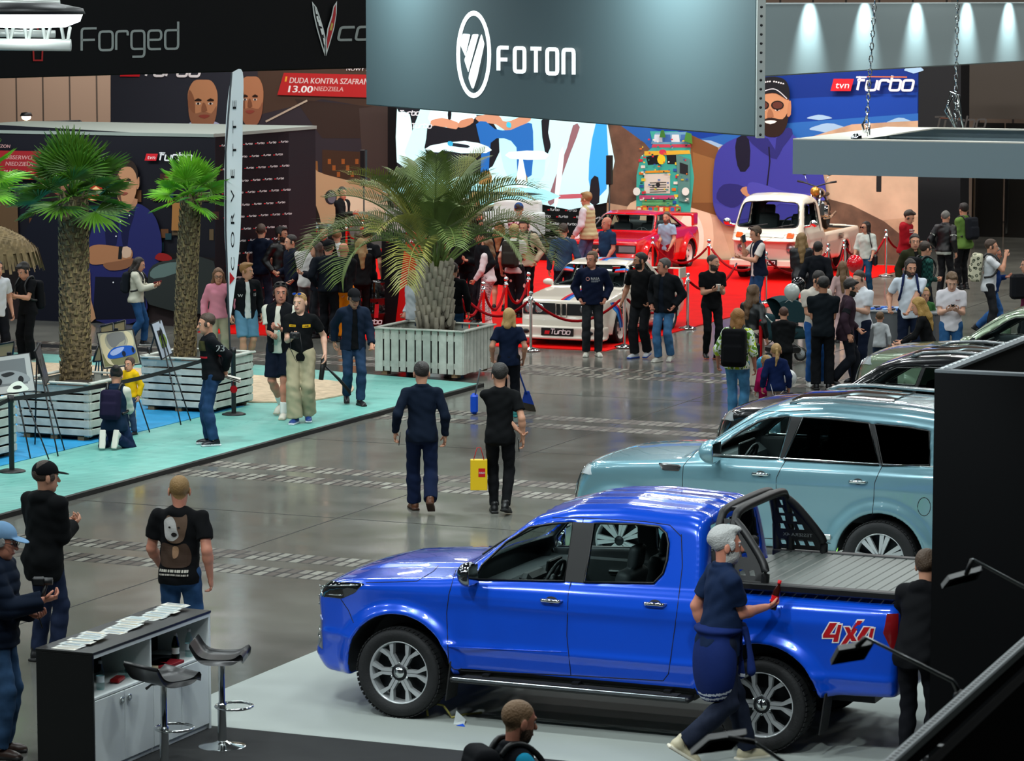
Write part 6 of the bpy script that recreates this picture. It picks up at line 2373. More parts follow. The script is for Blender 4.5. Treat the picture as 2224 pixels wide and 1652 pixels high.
D_=SDF((1.5, -1.0, .05), (2.4, 1.0, .6), .022)
D_.rbox((2.06, 0, .24), (.14, .86, .11), None, .03)
D_.rbox((2.14, 0, .15), (.12, .88, .03), None, .02, .02)
V, Q=D_.nets()
link('front_spoiler', quad_mesh('front_spoiler', relax(V, Q, 1), Q, [IVORY]), BM.root)
mb=MB()
for sg in(1, -1):
 mb.sphere((2.205, sg*.60, .25), (.02, .07, .04), BLACK, 10)
mb.box((2.21, 0, .255), (.03, .60, .13), BLACK)
mb.build('intake', BM.root)
mb=MB()
vs, fs=stroke_word('Turbo', -.13, .22, .085, .92, .017, .22, ydown=False)
mb.add([(2.229, p[0], p[1])for p in vs], fs, flat('#e8e8ea'))
mb.add([(2.229, y, z)for y, z in((-.24, .215), (-.15, .215), (-.135, .275), (-.225, .275))], [(0, 1, 2, 3)], flat('#c8202a'))
mb.build('number_plate', BM.root, 'dark plate with small red and white mark')
mb=MB()
for x0, x1, m_ in((-.62, -.40, M1), (-.62, -.40, M3), (.40, .62, M1), (.40, .62, M3), (-.34, .34, flat('#e6e6e6'))):
 z=1.205 if m_ is not M3 else 1.182
 BM.patch(BM.front([(x0, z-.010), (x0, z+.014), (x1, z+.014), (x1, z-.010)]), m_, 's', .006, False, mb)
mb.build('windscreen_strip', BM.root, 'striped sun strip')
mb=MB()
mb.box((-2.12, 0, 1.06), (.30, 1.5, .03), IVORY, rot('Y', -.08), .01)
for sg in(1, -1):
 mb.box((-2.10, sg*.74, .98), (.34, .03, .2), IVORY, None, .01)
mb.build('rear_wing', BM.root)
pf=G(1408, 598)
AU=classic('red_rally_coupe', 'bright red boxy classic rally coupe with white wheels and rear wing', pf-UX*.83+VX*1.26, paint('bright_red_paint', '#c8070c', 0.0, .22), .024, dict(wb=2.52, xf=2.05, xr=-2.15, W=1.78, H=1.33, belt=.90, ws=.82, rf=.22, rr=-.65, rw=-1.55, bp=-.38, flare=.085))
AU.patch(AU.front(round_corners([(-.80, .52), (-.80, .70), (.80, .70), (.80, .52)], .02, 2)), BLACK, 'grille', .006, False)
for sg in(1, -1):
 AU.patch(AU.front([(sg*.42, .55), (sg*.42, .68), (sg*.78, .68), (sg*.78, .55)]), mat('headlamp_glass', '#98a0a4', .06, .5, coat=1.0), 'headlight', .016, False)
 AU.patch(AU.front([(sg*.5, .34), (sg*.5, .40), (sg*.74, .40), (sg*.74, .34)]), flat('#d0601c', .2), 'indicator', .012, False)
D_=SDF((-2.4, -1.0, .8), (-1.6, 1.0, 1.4), .024)
D_.rbox((-2.05, 0, 1.14), (.16, .74, .035), None, .02)
for sg in(1, -1):
 D_.rbox((-2.02, sg*.72, 1.02), (.16, .03, .14), None, .02, .02)
V, Q=D_.nets()
link('rear_wing', quad_mesh('rear_wing', relax(V, Q, 1), Q, [MATS['bright_red_paint']]), AU.root)
DC=classic('dark_coupe', 'dark glossy classic car half hidden behind the printed cube', G(690, 592)+VX*.6-UX*1.7, paint('black_green_paint', '#0b1414', 0.2, .2), .03, dict(wb=2.5, xf=2.05, xr=-2.15, W=1.74, H=1.38, belt=.92, ws=.70, rf=.1, rr=-.8, rw=-1.5, bp=-.38))
#  cream van-fronted pickup
pf=G(1768, 606)
org=pf-UX*.84+VX*1.1
CREAM=paint('cream_paint', '#e0d9c8', 0.0, .25)
VH=1.86
VW=Car('cab_over_pickup', 'cream classic cab-over pickup with round headlamps carrying a motorcycle', org, RZ_B, -2.4, 2.05, .93, VH, .024)
VW.shell(hw=curve([(-2.4, .80), (-2.2, .84), (1.2, .855), (1.6, .82), (2.0, .74)], .06), sec=curve([(.2, .90), (.45, .97), (.75, 1.0), (1.02, .985), (1.10, .955), (1.3, .93)], .02), top=curve([(-2.5, .98), (.33, .98), (.40, 1.10), (1.9, 1.10), (2.1, 1.0)], .03), bot=curve([(-2.4, .34), (1.4, .30), (2.0, .28)], .04), roof=curve([(-.1, .5), (.36, .8), (.40, 1.70), (.55, VH-.06), (1.0, VH), (1.40, VH-.05), (1.58, VH-.20), (1.92, 1.05), (2.2, .8)], .04), gw=curve([(0, .80), (1.2, .82), (1.7, .78), (2.0, .72)], .05), tum=.17, xf=curve([(.25, 1.86), (.40, 1.92), (.8, 1.93), (1.1, 1.90), (1.3, 1.8)], .05), xr=curve([(.3, -2.3), (1.0, -2.32)], .03), bow_f=.30, bow_r=.03, crown=.02, rcrown=.10, wheels=((1.15, .32), (-1.2, .32)), flare=.02, fr=.40, kb=.09, kc=.16, kj=.03, belt=1.10)
for sx in(1.15, -1.2):
 VW.arch(sx, .32, .38, .50)
VW.cavity(.45, 1.85, .5, .72, .05)
wsv=round_corners([(-.70, 1.16), (-.62, 1.66), (0, 1.70), (.62, 1.66), (.70, 1.16), (0, 1.12)], .10, 4)
VW.cut_front(wsv, 1.2, 2.1)
VW.cut_front(round_corners([(-.52, 1.22), (-.48, 1.60), (.48, 1.60), (.52, 1.22)], .07, 3), .2, .7)
sw=round_corners([(1.60, 1.16), (1.42, 1.62), (.72, 1.64), (.70, 1.16)], .06, 3)
VW.cut_side(sw)
VW.sub(np.maximum(np.maximum(np.abs(VW.X+.99)-1.25, VW.AY-.76), .86-VW.Z))
VW.body(CREAM, it=1)
VW.glass(VW.side(sw), GLASS, 'side_window', frame=FRAME)
VW.glass(VW.front(wsv), GLASS, 'windscreen', mirror=False, frame=FRAME)
VW.seams([[(1.66, 1.15), (1.62, .9), (1.50, .7), (1.45, .40)], [(.66, 1.66), (.66, .42)]], px=False, r=.006)
mb=MB()
ln=VW.front([(y, 1.02-.16*max(0, 1-abs(y)/.55)**1.5)for y in np.linspace(-.76, .76, 24)])
VW.line(mb, ln, .012, CREAM, False)
mb.build('swage_line', VW.root)
for sg in(1, -1):
 c_=VW.front([(sg*.54, .70)])[0]
 mb=MB()
 mb.lathe([(0, .055), (.06, .05), (.095, .03), (.10, -.05)], mat('headlamp_glass', '#98a0a4', .06, .5, coat=1.0), c_, rot('Z', -sg*.1)@rot('Y', PI/2), 20)
 mb.lathe([(.095, .04), (.120, .03), (.127, -.05)], mat('bright_ring', '#c9ccca', .25, .6), c_, rot('Z', -sg*.1)@rot('Y', PI/2), 24)
 mb.build('headlight', VW.root, 'round chrome headlamp')
 VW.patch(VW.front(round_corners([(sg*.50, .93), (sg*.50, 1.03), (sg*.65, 1.03), (sg*.65, .93)], .02, 2)), flat('#c8501a', .2), 'indicator', .02, False)
VW.patch(VW.front(round_corners([(-.44, .94), (-.44, 1.02), (.44, 1.02), (.44, .94)], .015, 2)), mat('vent_grille', '#9aa09a', .4, .5), 'air_grille', .012, False)
mb=MB()
mb.box((1.90, 0, .38), (.12, 1.62, .16), CREAM, None, .03)
for sg in(1, -1):
 mb.box((1.72, sg*.80, .38), (.34, .10, .16), CREAM, rot('Z', -sg*.35), .03)
mb.build('bumper', VW.root)
mb=MB()
mb.box((1.968, 0, .40), (.02, .56, .13), BLACK)
vs, fs=stroke_word('Turbo', -.12, .37, .08, .92, .016, .22, ydown=False)
mb.add([(1.981, p[0], p[1])for p in vs], fs, flat('#e8e8ea'))
mb.add([(1.981, y, z)for y, z in((-.22, .365), (-.14, .365), (-.125, .42), (-.205, .42))], [(0, 1, 2, 3)], flat('#c8202a'))
mb.build('number_plate', VW.root, 'dark plate with small red and white mark')
mb=MB()
for y0, y1 in((-.40, .02), (.25, .62)):
 q=VW.front([(y0+(y1-y0)*t, 1.16+.06*t)for t in np.linspace(0, 1, 6)])
 mb.tube(list(q+np.array([.02, 0, 0])), .010, BLACK, 5)
mb.build('wiper', VW.root)
VW.mirror((1.62, .98, 1.24), (.05, .09, .08), CHROME)
VW.seats([(.75, .38, .5), (.75, -.38, .5)], .72, .5)
VW.steering((1.32, .38, 1.16), r=.2)
mb=MB()
mb.box((-1.0, 0, .868), (2.46, 1.5, .03), mat('tan_boards', '#a8754c', .6, var=.15), None, 0)
for sg in(1, -1):
 for k in range(4):
  mb.box((-.75, sg*.872, .78+k*.03), (.35, .01, .012), BLACK)
mb.build('load_bed', VW.root, 'tan boarded load bed')
for x in(1.15, -1.2):
 for sg in(1, -1):
  VW.wheel(x, sg*.72, .32, .18, .19, 5, mat('white_wheel', '#d9d4cc', .3))
mb=MB()
mb.box((0, 0, .36), (3.6, 1.1, .1), BLACK)
mb.build('chassis', VW.root)
# motorcycle on the bed
bk=thing('motorcycle', 'chrome and black motorcycle standing on the bed of the cream pickup', 'motorcycle', org+UX*.28+VX*1.05+ZX*.885, HA-PI/2+.12)
for x in(.70, -.70):
 mb=MB()
 mb.tube([(x+.27*math.cos(a), 0, .33+.27*math.sin(a))for a in np.linspace(0, 2*PI, 25)[:-1]], .06, RUBBER, 8, closed=True)
 for k in range(8):
  a=PI*k/8
  mb.tube([(x+.25*math.cos(a), 0, .33+.25*math.sin(a)), (x-.25*math.cos(a), 0, .33-.25*math.sin(a))], .006, CHROME, 4)
 mb.lathe([(0, -.06), (.05, -.06), (.05, .06), (0, .06)], CHROME, (x, 0, .33), rot('X', PI/2), 12)
 mb.build('wheel', bk)
mb=MB()
for sg in(1, -1):
 mb.tube([(.70, sg*.09, .33), (.50, sg*.09, .98)], .028, CHROME, 8)
 mb.tube([(.48, 0, .95), (-.05, sg*.10, .75), (-.70, sg*.09, .33)], .022, BLACK, 6)
 mb.tube([(.1, sg*.12, .30), (-.5, sg*.16, .30), (-1.0, sg*.16, .36)], .035, CHROME, 8)
mb.build('frame', bk)
mb=MB()
mb.tube([(.42, .42, 1.12), (.46, .26, 1.10), (.50, .0, 1.02), (.46, -.26, 1.10), (.42, -.42, 1.12)], .016, BLACK, 8)
for sg in(1, -1):
 mb.tube([(.42, sg*.30, 1.11), (.40, sg*.44, 1.13)], .022, RUBBER, 8)
 mb.tube([(.46, sg*.2, 1.1), (.42, sg*.28, 1.28)], .006, CHROME, 5)
 mb.sphere((.42, sg*.28, 1.30), (.02, .06, .04), BLACK, 10)
mb.build('handlebar', bk)
mb=MB()
mb.sphere((.22, 0, .86), (.28, .15, .12), mat('black_tank', '#0d0d10', .1, .2, coat=1.0), 16)
mb.sphere((.62, 0, .92), (.11, .11, .11), mat('amber_lamp', '#c88a3a', .1, .6), 14)
mb.box((-.30, 0, .80), (.55, .22, .08), BLACK, None, .03)
mb.build('fuel_tank', bk)
mb=MB()
mb.box((.05, 0, .50), (.36, .26, .36), mat('engine_metal', '#8d9092', .3, .9), None, .05)
mb.lathe([(0, -.2), (.14, -.2), (.14, .2), (0, .2)], CHROME, (.05, 0, .45), rot('X', PI/2), 16)
mb.build('engine', bk)
#  furniture, plants and small things
def px_prism(poly, p0, n, m, t, mb):
 """outline in the photograph on a vertical plane, extruded away from the viewer by t"""
 q=[on_plane(p[0], p[1], p0, n)for p in poly]
 nn=np.asarray(n)/np.linalg.norm(n)
 if nn@(CAM-q[0])>0:
  nn=-nn
 N=len(q)
 tri=tessellate_polygon([[Vector((p[0], p[1], 0))for p in poly]])
 mb.add(q+[p+nn*t for p in q], [tuple(f)for f in tri]+[tuple(i+N for i in f)for f in tri]+[(i, (i+1)%N, (i+1)%N+N, i+N)for i in range(N)], m)
# ---- information counter
CR, CN, CL=G(460, 1583), G(200, 1418, 1.0), G(75, 1408, 1.0)
bF, bN, aR, aL=CR@VX, CN@VX, (CR@UX+CN@UX)/2, CL@UX
L_, Wc=bF-bN, aR-aL
t=thing('counter', 'white and black information counter with open shelves, near the bar stools', 'counter', hall(aR, bN), HA)
BLK=mat('black_laminate', '#0e0f11', .35)
for nm, c, s, m in(('worktop', (-Wc/2, L_/2, .99), (Wc+.01, L_+.01, .022), BLK), ('end_panel', (-Wc/2, .01, .49), (Wc, .025, .975), BLK), ('end_panel', (-Wc/2, L_-.015, .49), (Wc, .03, .975), WHITEPAINT), ('back_panel', (-Wc+.012, L_/2, .49), (.02, L_-.05, .96), BLK), ('divider', (-Wc/2, L_/2, .49), (Wc-.05, .025, .96), WHITEPAINT), ('shelf', (-Wc/2+.01, L_/2, .63), (Wc-.03, L_-.06, .022), WHITEPAINT), ('plinth', (-Wc/2, L_/2, .03), (Wc-.06, L_-.04, .05), WHITEPAINT), ('top_rail', (-.012, L_/2, .962), (.022, L_-.05, .03), WHITEPAINT)):
 mb=MB()
 mb.box(c, s, m, bev=.003)
 mb.build(nm, t)
dw=(L_-.06)/4
for k in range(4):
 mb=MB()
 mb.box((-.012, .03+dw*(k+.5), .335), (.02, dw-.008, .555), WHITEPAINT, bev=.003)
 d=mb.build('door', t)
 mb=MB()
 y=.03+dw*(k+(.88 if k%2==0 else.12))
 mb.lathe([(.0, .012), (.016, .012), (.026, .016), (.030, .008), (.030, 0)], CHROME, (0, y, .545), rot('Y', PI/2), 20)
 mb.build('knob', d, 'round metal finger pull')
def bottle(label, p, m, cap, h=.23, r=.033, mlab=None, R=None, lab_txt=None, hang=False):
 t_=thing('bottle', label, 'bottle', p)
 R=np.eye(3)if R is None else R
 mb=MB()
 mb.lathe([(0, 0), (r*.9, 0), (r, .01), (r, h*.28), (r*.88, h*.36), (r, h*.48), (r*.95, h*.62), (r*.5, h*.82), (r*.38, h*.88), (r*.38, h*.93), (0, h*.93)], m, (0, 0, 0), R, 18)
 mb.build('bottle_body', t_)
 mb=MB()
 mb.lathe([(r*.46, h*.90), (r*.46, h), (0, h)], cap, (0, 0, 0), R, 14)
 mb.build('bottle_cap', t_)
 if mlab:
  mb=MB()
  mb.lathe([(r*1.02, h*.26), (r*.93, h*.36), (r*1.02, h*.48)], mlab, (0, 0, 0), R, 18)
  mb.build('bottle_label', t_)
 return t_
PET=glass_mat('clear_plastic', '#e2f2f2')
GRN=glass_mat('green_plastic', '#4f9a58')
WCAP=flat('#d8dcdc', .4)
cp=lambda a, b, z:hall(aR, bN)+UX*a+VX*b+ZX*z
bottle('clear water bottle standing alone on the near counter shelf', cp(-.12, .32, .642), PET, flat('#b9c4c8', .4), mlab=flat('#c9d4da'))
bottle('green-tinted bottle on the far counter shelf', cp(-.12, L_*.80, .642), GRN, WCAP, mlab=flat('#cfd8d4'))
bottle('small dark cola bottle between two clear ones on the far counter shelf', cp(-.16, L_*.845, .642), mat('cola', '#1a0d0a', .1), WCAP, .2, .03)
bottle('clear water bottle at the far end of the counter shelf', cp(-.10, L_*.90, .642), PET, WCAP, mlab=flat('#c9d4da'))
RN=random.Random(11)
for k, (b0_, n_)in enumerate(((.03, 8), (.72, 8), (1.32, 9))):
 for i in range(n_):
  mb=MB()
  yy_=min(b0_+i*.066, L_-.12)
  R_=rot('Z', RN.uniform(-.12, .12))
  mb.box((0, 0, 0), (.21, .105, .0035), flat(RN.choice(['#cfd3cf', '#c4cac6', '#d8d6cc']), .5))
  mb.add([(-.09+.02, -.03, .0026), (.08, -.03, .0026), (.08, -.005, .0026), (-.07, -.005, .0026)], [(0, 1, 2, 3)], flat(RN.choice(['#8fa3a8', '#b7a98c', '#7f8f9a', '#a8a296'])))
  mb.add([(-.09, .01, .0026), (.085, .01, .0026), (.085, .035, .0026), (-.09, .035, .0026)], [(0, 1, 2, 3)], flat(RN.choice(['#9fb0b4', '#c6b79a', '#5f7480'])))
  mb.build('leaflet', None, 'pale leaflet fanned out on the black counter top', 'leaflet', 'leaflets on the counter', loc=cp(-.28+RN.uniform(-.02, .02), yy_+.05, 1.003+.0042*(i%9)), rz=HA+math.atan2(R_[1, 0], R_[0, 0]))
for k, (a_, b_, c_, lab)in enumerate(((-.2, L_*.62, '#b9ac90', 'white catalogue on the far shelf of the counter'), (-.12, L_*.70, '#8c1c28', 'dark red folder on the far shelf of the counter'), (-.24, L_*.76, '#23262c', 'black folder at the back of the far counter shelf'))):
 mb=MB()
 mb.box((0, 0, .012), (.21, .30, .024), flat(c_, .5), rot('Z', .3*(k-1)), .004)
 mb.build('folder', None, lab, 'folder', loc=cp(a_, b_, .642+.0), rz=HA)
for k, (b_, c_, lab)in enumerate(((.10, '#5a1418', 'dark red packet on the near counter shelf, at its left end'), (.62, '#8f1d20', 'red packet on the near counter shelf beside the crumpled film'))):
 mb=MB()
 mb.box((0, 0, .02), (.08, .16, .035), flat(c_, .35), None, .01)
 mb.build('packet', None, lab, 'packet', loc=cp(-.14, b_, .643), rz=HA+.2*k)
mb=MB()
for k in range(7):
 mb.sphere((RN.uniform(-.05, .05), RN.uniform(-.08, .08), .03+RN.uniform(0, .03)), (.035, .045, .028), PET, 8)
mb.build('plastic_film', None, 'crumpled clear plastic film on the near counter shelf', 'film', loc=cp(-.14, .84, .644), rz=HA)
# ---- bar stools
def stool(label, p, seat_z, rz):
 t_=thing('bar_stool', label, 'bar stool', p, rz)
 mb=MB()
 mb.lathe([(0, .06), (.03, .06), (.05, .045), (.10, .03), (.18, .016), (.205, .008), (.21, 0), (0, 0)], CHROME, seg=36)
 mb.build('base', t_)
 mb=MB()
 mb.lathe([(.036, .05), (.036, .34), (.040, .35), (.036, .36), (.026, .37), (.026, seat_z-.05)], CHROME, seg=20)
 mb.build('column', t_)
 mb=MB()
 mb.tube([(.0+.15*math.cos(a), -.10+.15*math.sin(a), .34)for a in np.linspace(0, 2*PI, 29)[:-1]], .011, CHROME, 8, closed=True)
 mb.build('footrest', t_)
 mb=MB()
 prof=[(-.21, .0, .05), (-.185, .02, .055), (-.12, -.012, .05), (0, -.02, .05), (.10, -.012, .05), (.16, .025, .045), (.205, .095, .04), (.222, .13, .03)]
 up=[(y, z+th)for y, z, th in prof]
 dn=[(y+.006, z)for y, z, th in prof][::-1]
 ol=smooth_poly(up, 4, False)+smooth_poly(dn, 4, False)
 mb.prism(ol, lambda y, z, h:(h-.21, y, seat_z-.02+z), mat('black_leatherette', '#101113', .35), .42, True)
 mb.build('seat', t_)
 mb=MB()
 mb.tube([(.02, 0, seat_z-.05), (.13, .02, seat_z-.07), (.19, .02, seat_z-.11)], [.008, .008, .012], BLACK, 6)
 mb.build('lever', t_)
 return t_
p2=G(483, 1622)
z2=at(483, 1424, p2[1])[2]
stool('black chrome bar stool with its round base in view, right of the counter', p2, z2, HA+1.9)
p1=G(355, 1472, z2)
p1[2]=0
stool('black chrome bar stool nearest the camera, in front of the counter doors', p1, z2, HA+2.75)
# ---- planters
PALL=mat('whitewashed_wood', '#b9bdb4', .7, var=.16, vscale=7, bump=.15, bscale=14)
SOIL=mat('soil', '#2c2119', .95, bump=1.0, bscale=22)
def planter(label, a0, b0, wa, wb, H, vertical, z0=.05):
 t_=thing('pallet_planter', label, 'planter', hall(a0, b0, z0), HA)
 zb=.06
 for nm, ax, off in(('front', 0, 0), ('rear', 0, wb), ('left', 1, 0), ('right', 1, wa)):
  mb=MB()
  ln=wa if ax==0 else wb
  pt=lambda q, d, z:(q, off+d, z)if ax==0 else(off+d, q, z)
  sz=lambda q, d, z:(q, d, z)if ax==0 else(d, q, z)
  if vertical:
   n=int(ln/.135)
   w_=ln/n
   for k in range(n):
    gap=.045 if k%2 else.012
    mb.box(pt(w_*(k+.5), 0, zb+H/2+RNG.uniform(-.008, .008)), sz(w_-gap, .024, H), PALL, None, .003)
   for z in(zb+.12, zb+H-.12):
    mb.box(pt(ln/2, .02 if off==0 else-.02, z), sz(ln, .02, .09), PALL)
  else:
   n=6
   for k in range(n):
    z=zb+.06+k*(H-.02)/n
    mb.box(pt(ln/2, RNG.uniform(-.004, .004), z), sz(ln-RNG.uniform(0, .02), .022, (H/n)*(.80 if k%2 else.70)), PALL, None, .003)
   for q in(.05, ln/2, ln-.05):
    mb.box(pt(q, .03 if off==0 else-.03, zb+H/2), sz(.10, .03, H), PALL)
  mb.box(pt(ln/2, 0 if off==0 else 0, zb+H+.008), sz(ln+.05, .10, .022), PALL, None, .003)
  mb.build('side_panel', t_)
 mb=MB()
 for x in(.15, wa/2, wa-.15):
  for y in(.08, wb-.08):
   mb.box((x, y, .03), (.10, .14, .06), mat('raw_wood', '#7a6246', .8), None, 0)
 mb.box((wa/2, wb/2, .3), (wa-.08, wb-.08, .5), mat('dark_lining', '#191512', .9))
 mb.build('base', t_)
 mb=MB()
 mb.sheet(lambda u, v:((u*(wa-.1))+.05, v*(wb-.1)+.05, H-.08+.10*math.sin(PI*u)*math.sin(PI*v)+RNG.uniform(-.012, .012)), 14, 14, SOIL)
 mb.build('soil', t_)
 return t_
planter('large white planter of upright pallet boards holding the feather palm', -22.05, 46.35, 1.53, 1.22, .68, True, .0+.05)
planter('white slatted planter at the left, behind the kneeling woman', -23.35, 37.65, 1.15, 1.25, .72, False)
planter('white slatted planter behind the man in the numbered sweater', -23.25, 40.92, 1.2, 1.2, .72, False)
planter('white slatted planter cut off by the left edge of the photo', -23.6, 34.9, 1.2, 1.2, .74, False)
# ---- palms
LEAFG=[mat('palm_green', '#4c7a1c', .45, var=.25, vscale=3), mat('palm_light_green', '#78ba2c', .42, var=.25, vscale=3)]
LEAFF=mat('feather_leaf', '#55682e', .5, var=.3, vscale=2)
LEAFF2=mat('feather_leaf_yellow', '#84843c', .5, var=.3, vscale=2)
BARK=mat('palm_bark', '#6a5a40', .9, bump=1.0, bscale=18, var=.35, vscale=10)
FIB=mat('palm_fibre', '#8a7752', .95, var=.3, vscale=12)
def fan_leaf(name, m, rad, pet, rn, span=115):
 mb=MB()
 mb.tube([(0, 0, 0), (0, pet*.5, .03), (0, pet, .0)], [.014, .011, .008], m, 5)
 n=26
 for k in range(n):
  a=math.radians(-span+2*span*(k+.5)/n)
  ln=rad*(1-.28*abs(a)/math.radians(span))*rn.uniform(.9, 1.05)
  w_=math.radians(2*span/n)*.5
  droop=rn.uniform(.10, .22)
  base=np.array([0, pet, 0.0])
  def pt(r, da, up):
   b=a+da
   return base+np.array([math.sin(b)*r, math.cos(b)*r, up-droop*(r/rad)**2*rad*.9+.10*abs(math.sin(a))*r])
  mid_=ln*.58
  P=[base, pt(mid_, -w_, .012), pt(mid_, 0, -.012), pt(mid_, w_, .012), pt(ln, -w_*.10, 0), pt(ln*.98, w_*.10, 0)]
  mb.add(P, [(0, 1, 2), (0, 2, 3), (1, 4, 2), (2, 4, 5), (2, 5, 3)], m)
 return mb.mesh(name)
def fan_palm(label, p, hgt, r0, mi, seed, nleaf=26, rad=.62, trunk=True, crown=1.0, dx=0.0):
 rn=random.Random(seed)
 t_=thing('fan_palm', label, 'palm', p)
 if trunk:
  mb=MB()
  prof=[]
  n=40
  mb.sheet(lambda u, v:((r0*(1.08-.1*v)+.018*math.sin(v*190+math.sin(u*2*PI*5))+.012*math.sin(u*2*PI*9+v*60))*math.cos(u*2*PI)+dx*v**1.5, (r0*(1.08-.1*v)+.018*math.sin(v*190+math.sin(u*2*PI*5))+.012*math.sin(u*2*PI*9+v*60))*math.sin(u*2*PI), v*hgt), 28, 90, BARK)
  k=0
  while k<420:
   v=k/420
   a=k*2.39996
   rr=r0*(1.06-.1*v)
   c=np.array([rr*math.cos(a)+dx*v**1.5, rr*math.sin(a), v*hgt])
   o=np.array([math.cos(a), math.sin(a), 0])
   s_=np.array([-math.sin(a), math.cos(a), 0])
   L0_=rn.uniform(.05, .10)
   mb.add([c-s_*.035, c+s_*.035, c+o*.035+s_*.012+ZX*L0_, c+o*.035-s_*.012+ZX*L0_, c+o*.03-ZX*.0], [(0, 1, 2, 3), (0, 4, 3), (1, 2, 4), (0, 1, 4)], FIB if k%3 else BARK)
   k+=1
  mb.build('trunk', t_)
 ms=[fan_leaf('leaf', LEAFG[mi], rad*q, rad*.85, rn)for q in(1.0, .9, .8)]
 for k in range(nleaf):
  el=math.radians(88-112*(k/nleaf)**1.1)
  az=k*2.39996+rn.uniform(-.2, .2)
  o=link('leaf', ms[k%3], t_)
  o.location=(dx, 0, hgt-.04)
  M=Matrix.Rotation(az, 3, 'Z')@Matrix.Rotation(el, 3, 'X')@Matrix.Rotation(rn.uniform(-.5, .5), 3, 'Y')
  o.rotation_euler=M.to_euler()
  o.scale=(crown, )*3
 return t_
p=hall(-22.75, 38.3, .6)
pg=G(165, 838, .68)
hz=at(160, 425, pg[1])[2]
fan_palm('tall dark fan palm with a thick shaggy trunk in the left planter', pg*np.array([1, 1, 0])+ZX*.62, hz-.62, .185, 0, 5, 34, .56, True, 1.0)
pg=G(402, 785, .68)
hz=at(420, 425, pg[1])[2]
fan_palm('shorter bright green fan palm with a hairy trunk, left of the white flag', pg*np.array([1, 1, 0])+ZX*.62, hz-.62, .135, 1, 9, 26, .40, True, 1.0, dx=.12)
pl=at(-62, 400, 42)
fan_palm('fan palm mostly outside the left edge, only yellow-green leaf tips showing', pl*np.array([1, 1, 0])+ZX*.1, pl[2]-.1, .15, 1, 13, 22, .46)
def feather_leaf(mb, base, az, el, L, droop, rn, m):
 """arching pinnate leaf"""
 n=30
 d=np.array([math.cos(az)*math.cos(el), math.sin(az)*math.cos(el), math.sin(el)])
 hz_=np.array([math.cos(az), math.sin(az), 0])
 P=[np.asarray(base, float)]
 e=el
 for k in range(n):
  e-=droop/n*(1.5*k/n+.25)
  P.append(P[-1]+(hz_*math.cos(e)+ZX*math.sin(e))*L/n)
 mb.tube(P, [.022*(1-k/(n+2))+.003 for k in range(n+1)], m, 5)
 sd=np.array([-hz_[1], hz_[0], 0])
 for k in range(9, n):
  for sub in(0, .5):
   t_=(k+sub)/n
   c=P[k]*(1-sub)+P[k+1]*sub
   tg=P[k+1]-P[k]
   tg=tg/np.linalg.norm(tg)
   up=np.cross(sd, tg)
   if up[2]<0:
    up=-up
   ll=L*.26*math.sin(PI*min(1, .02+.90*t_))**.7*rn.uniform(.85, 1.1)
   for s_ in(-1, 1):
    out=sd*s_*.72+tg*.62+up*.36
    out=out/np.linalg.norm(out)
    q1=c+out*ll*.55
    q2=c+out*ll+ZX*(-ll*.16)+tg*ll*.06
    w_=up*.0+np.cross(out, up)/(np.linalg.norm(np.cross(out, up))+1e-9)*.0115
    mb.add([c-w_*.6, c+w_*.6, q1+w_, q1-w_, q2], [(0, 1, 2, 3), (3, 2, 4)], m)
rn=random.Random(21)
pb=G(945, 716, .72)
t=thing('feather_palm', 'big feather palm with grey stubby trunk in the large white planter', 'palm', pb*np.array([1, 1, 0])+ZX*.66)
mb=MB()
H_=1.0
mb.sheet(lambda u, v:((.24-.05*v)*math.cos(u*2*PI), (.24-.05*v)*math.sin(u*2*PI), v*H_), 20, 16, BARK)
STUB=mat('leaf_stub', '#8f8878', .8, var=.25, vscale=9)
for k in range(110):
 v=(k/110)**.95
 a=k*2.39996
 o=np.array([math.cos(a), math.sin(a), 0])
 c=o*(.23-.05*v)+ZX*v*H_
 tp=c+o*(.07+.04*v)+ZX*rn.uniform(.20, .30)
 mb.tube([c-ZX*.05, c*.6+tp*.4, tp], [.075, .052, .038], STUB, 7, flat=.9)
mb.build('trunk', t)
for k in range(34):
 el=math.radians(86-42*(k/34)+rn.uniform(-5, 5))
 az=k*2.39996+rn.uniform(-.25, .25)
 L=rn.uniform(2.3, 2.95)*(.80+.20*(k/34))
 mb=MB()
 feather_leaf(mb, (0.06*math.cos(az), .06*math.sin(az), H_*.95), az, el, L, rn.uniform(.75, 1.25)+1.25*(k/34), rn, LEAFF2 if k%4==0 else LEAFF)
 mb.build('leaf', t)
# ---- thatched parasol at the left edge
pp=G(-24, 770)
pp[2]=.055
t=thing('thatched_parasol', 'shaggy straw parasol at the far left edge', 'parasol', pp)
zt=at(10, 488, pp[1])[2]
mb=MB()
mb.tube([(0, 0, 0), (0, 0, zt-.1)], .05, BARK, 10)
mb.build('pole', t)
mb=MB()
STR=mat('straw', '#7d6c4c', .95, var=.35, vscale=8)
for k in range(420):
 a=k*2.39996
 v=(k/420)**.6
 r_=.08+.78*v
 z_=zt-.05-.40*v**1.8
 o=np.array([math.cos(a), math.sin(a), 0])
 s_=np.array([-math.sin(a), math.cos(a), 0])*.035
 c=o*r_+ZX*z_
 d_=o*(.22-.12*v)+ZX*(-.12-.28*v)
 mb.add([c-s_, c+s_, c+s_*.8+d_, c-s_*.8+d_+o*.02], [(0, 1, 2, 3)], STR)
mb.lathe([(0, zt-.02), (.3, zt-.10), (.62, zt-.26), (.84, zt-.50)], STR, seg=24)
mb.build('thatch', t)
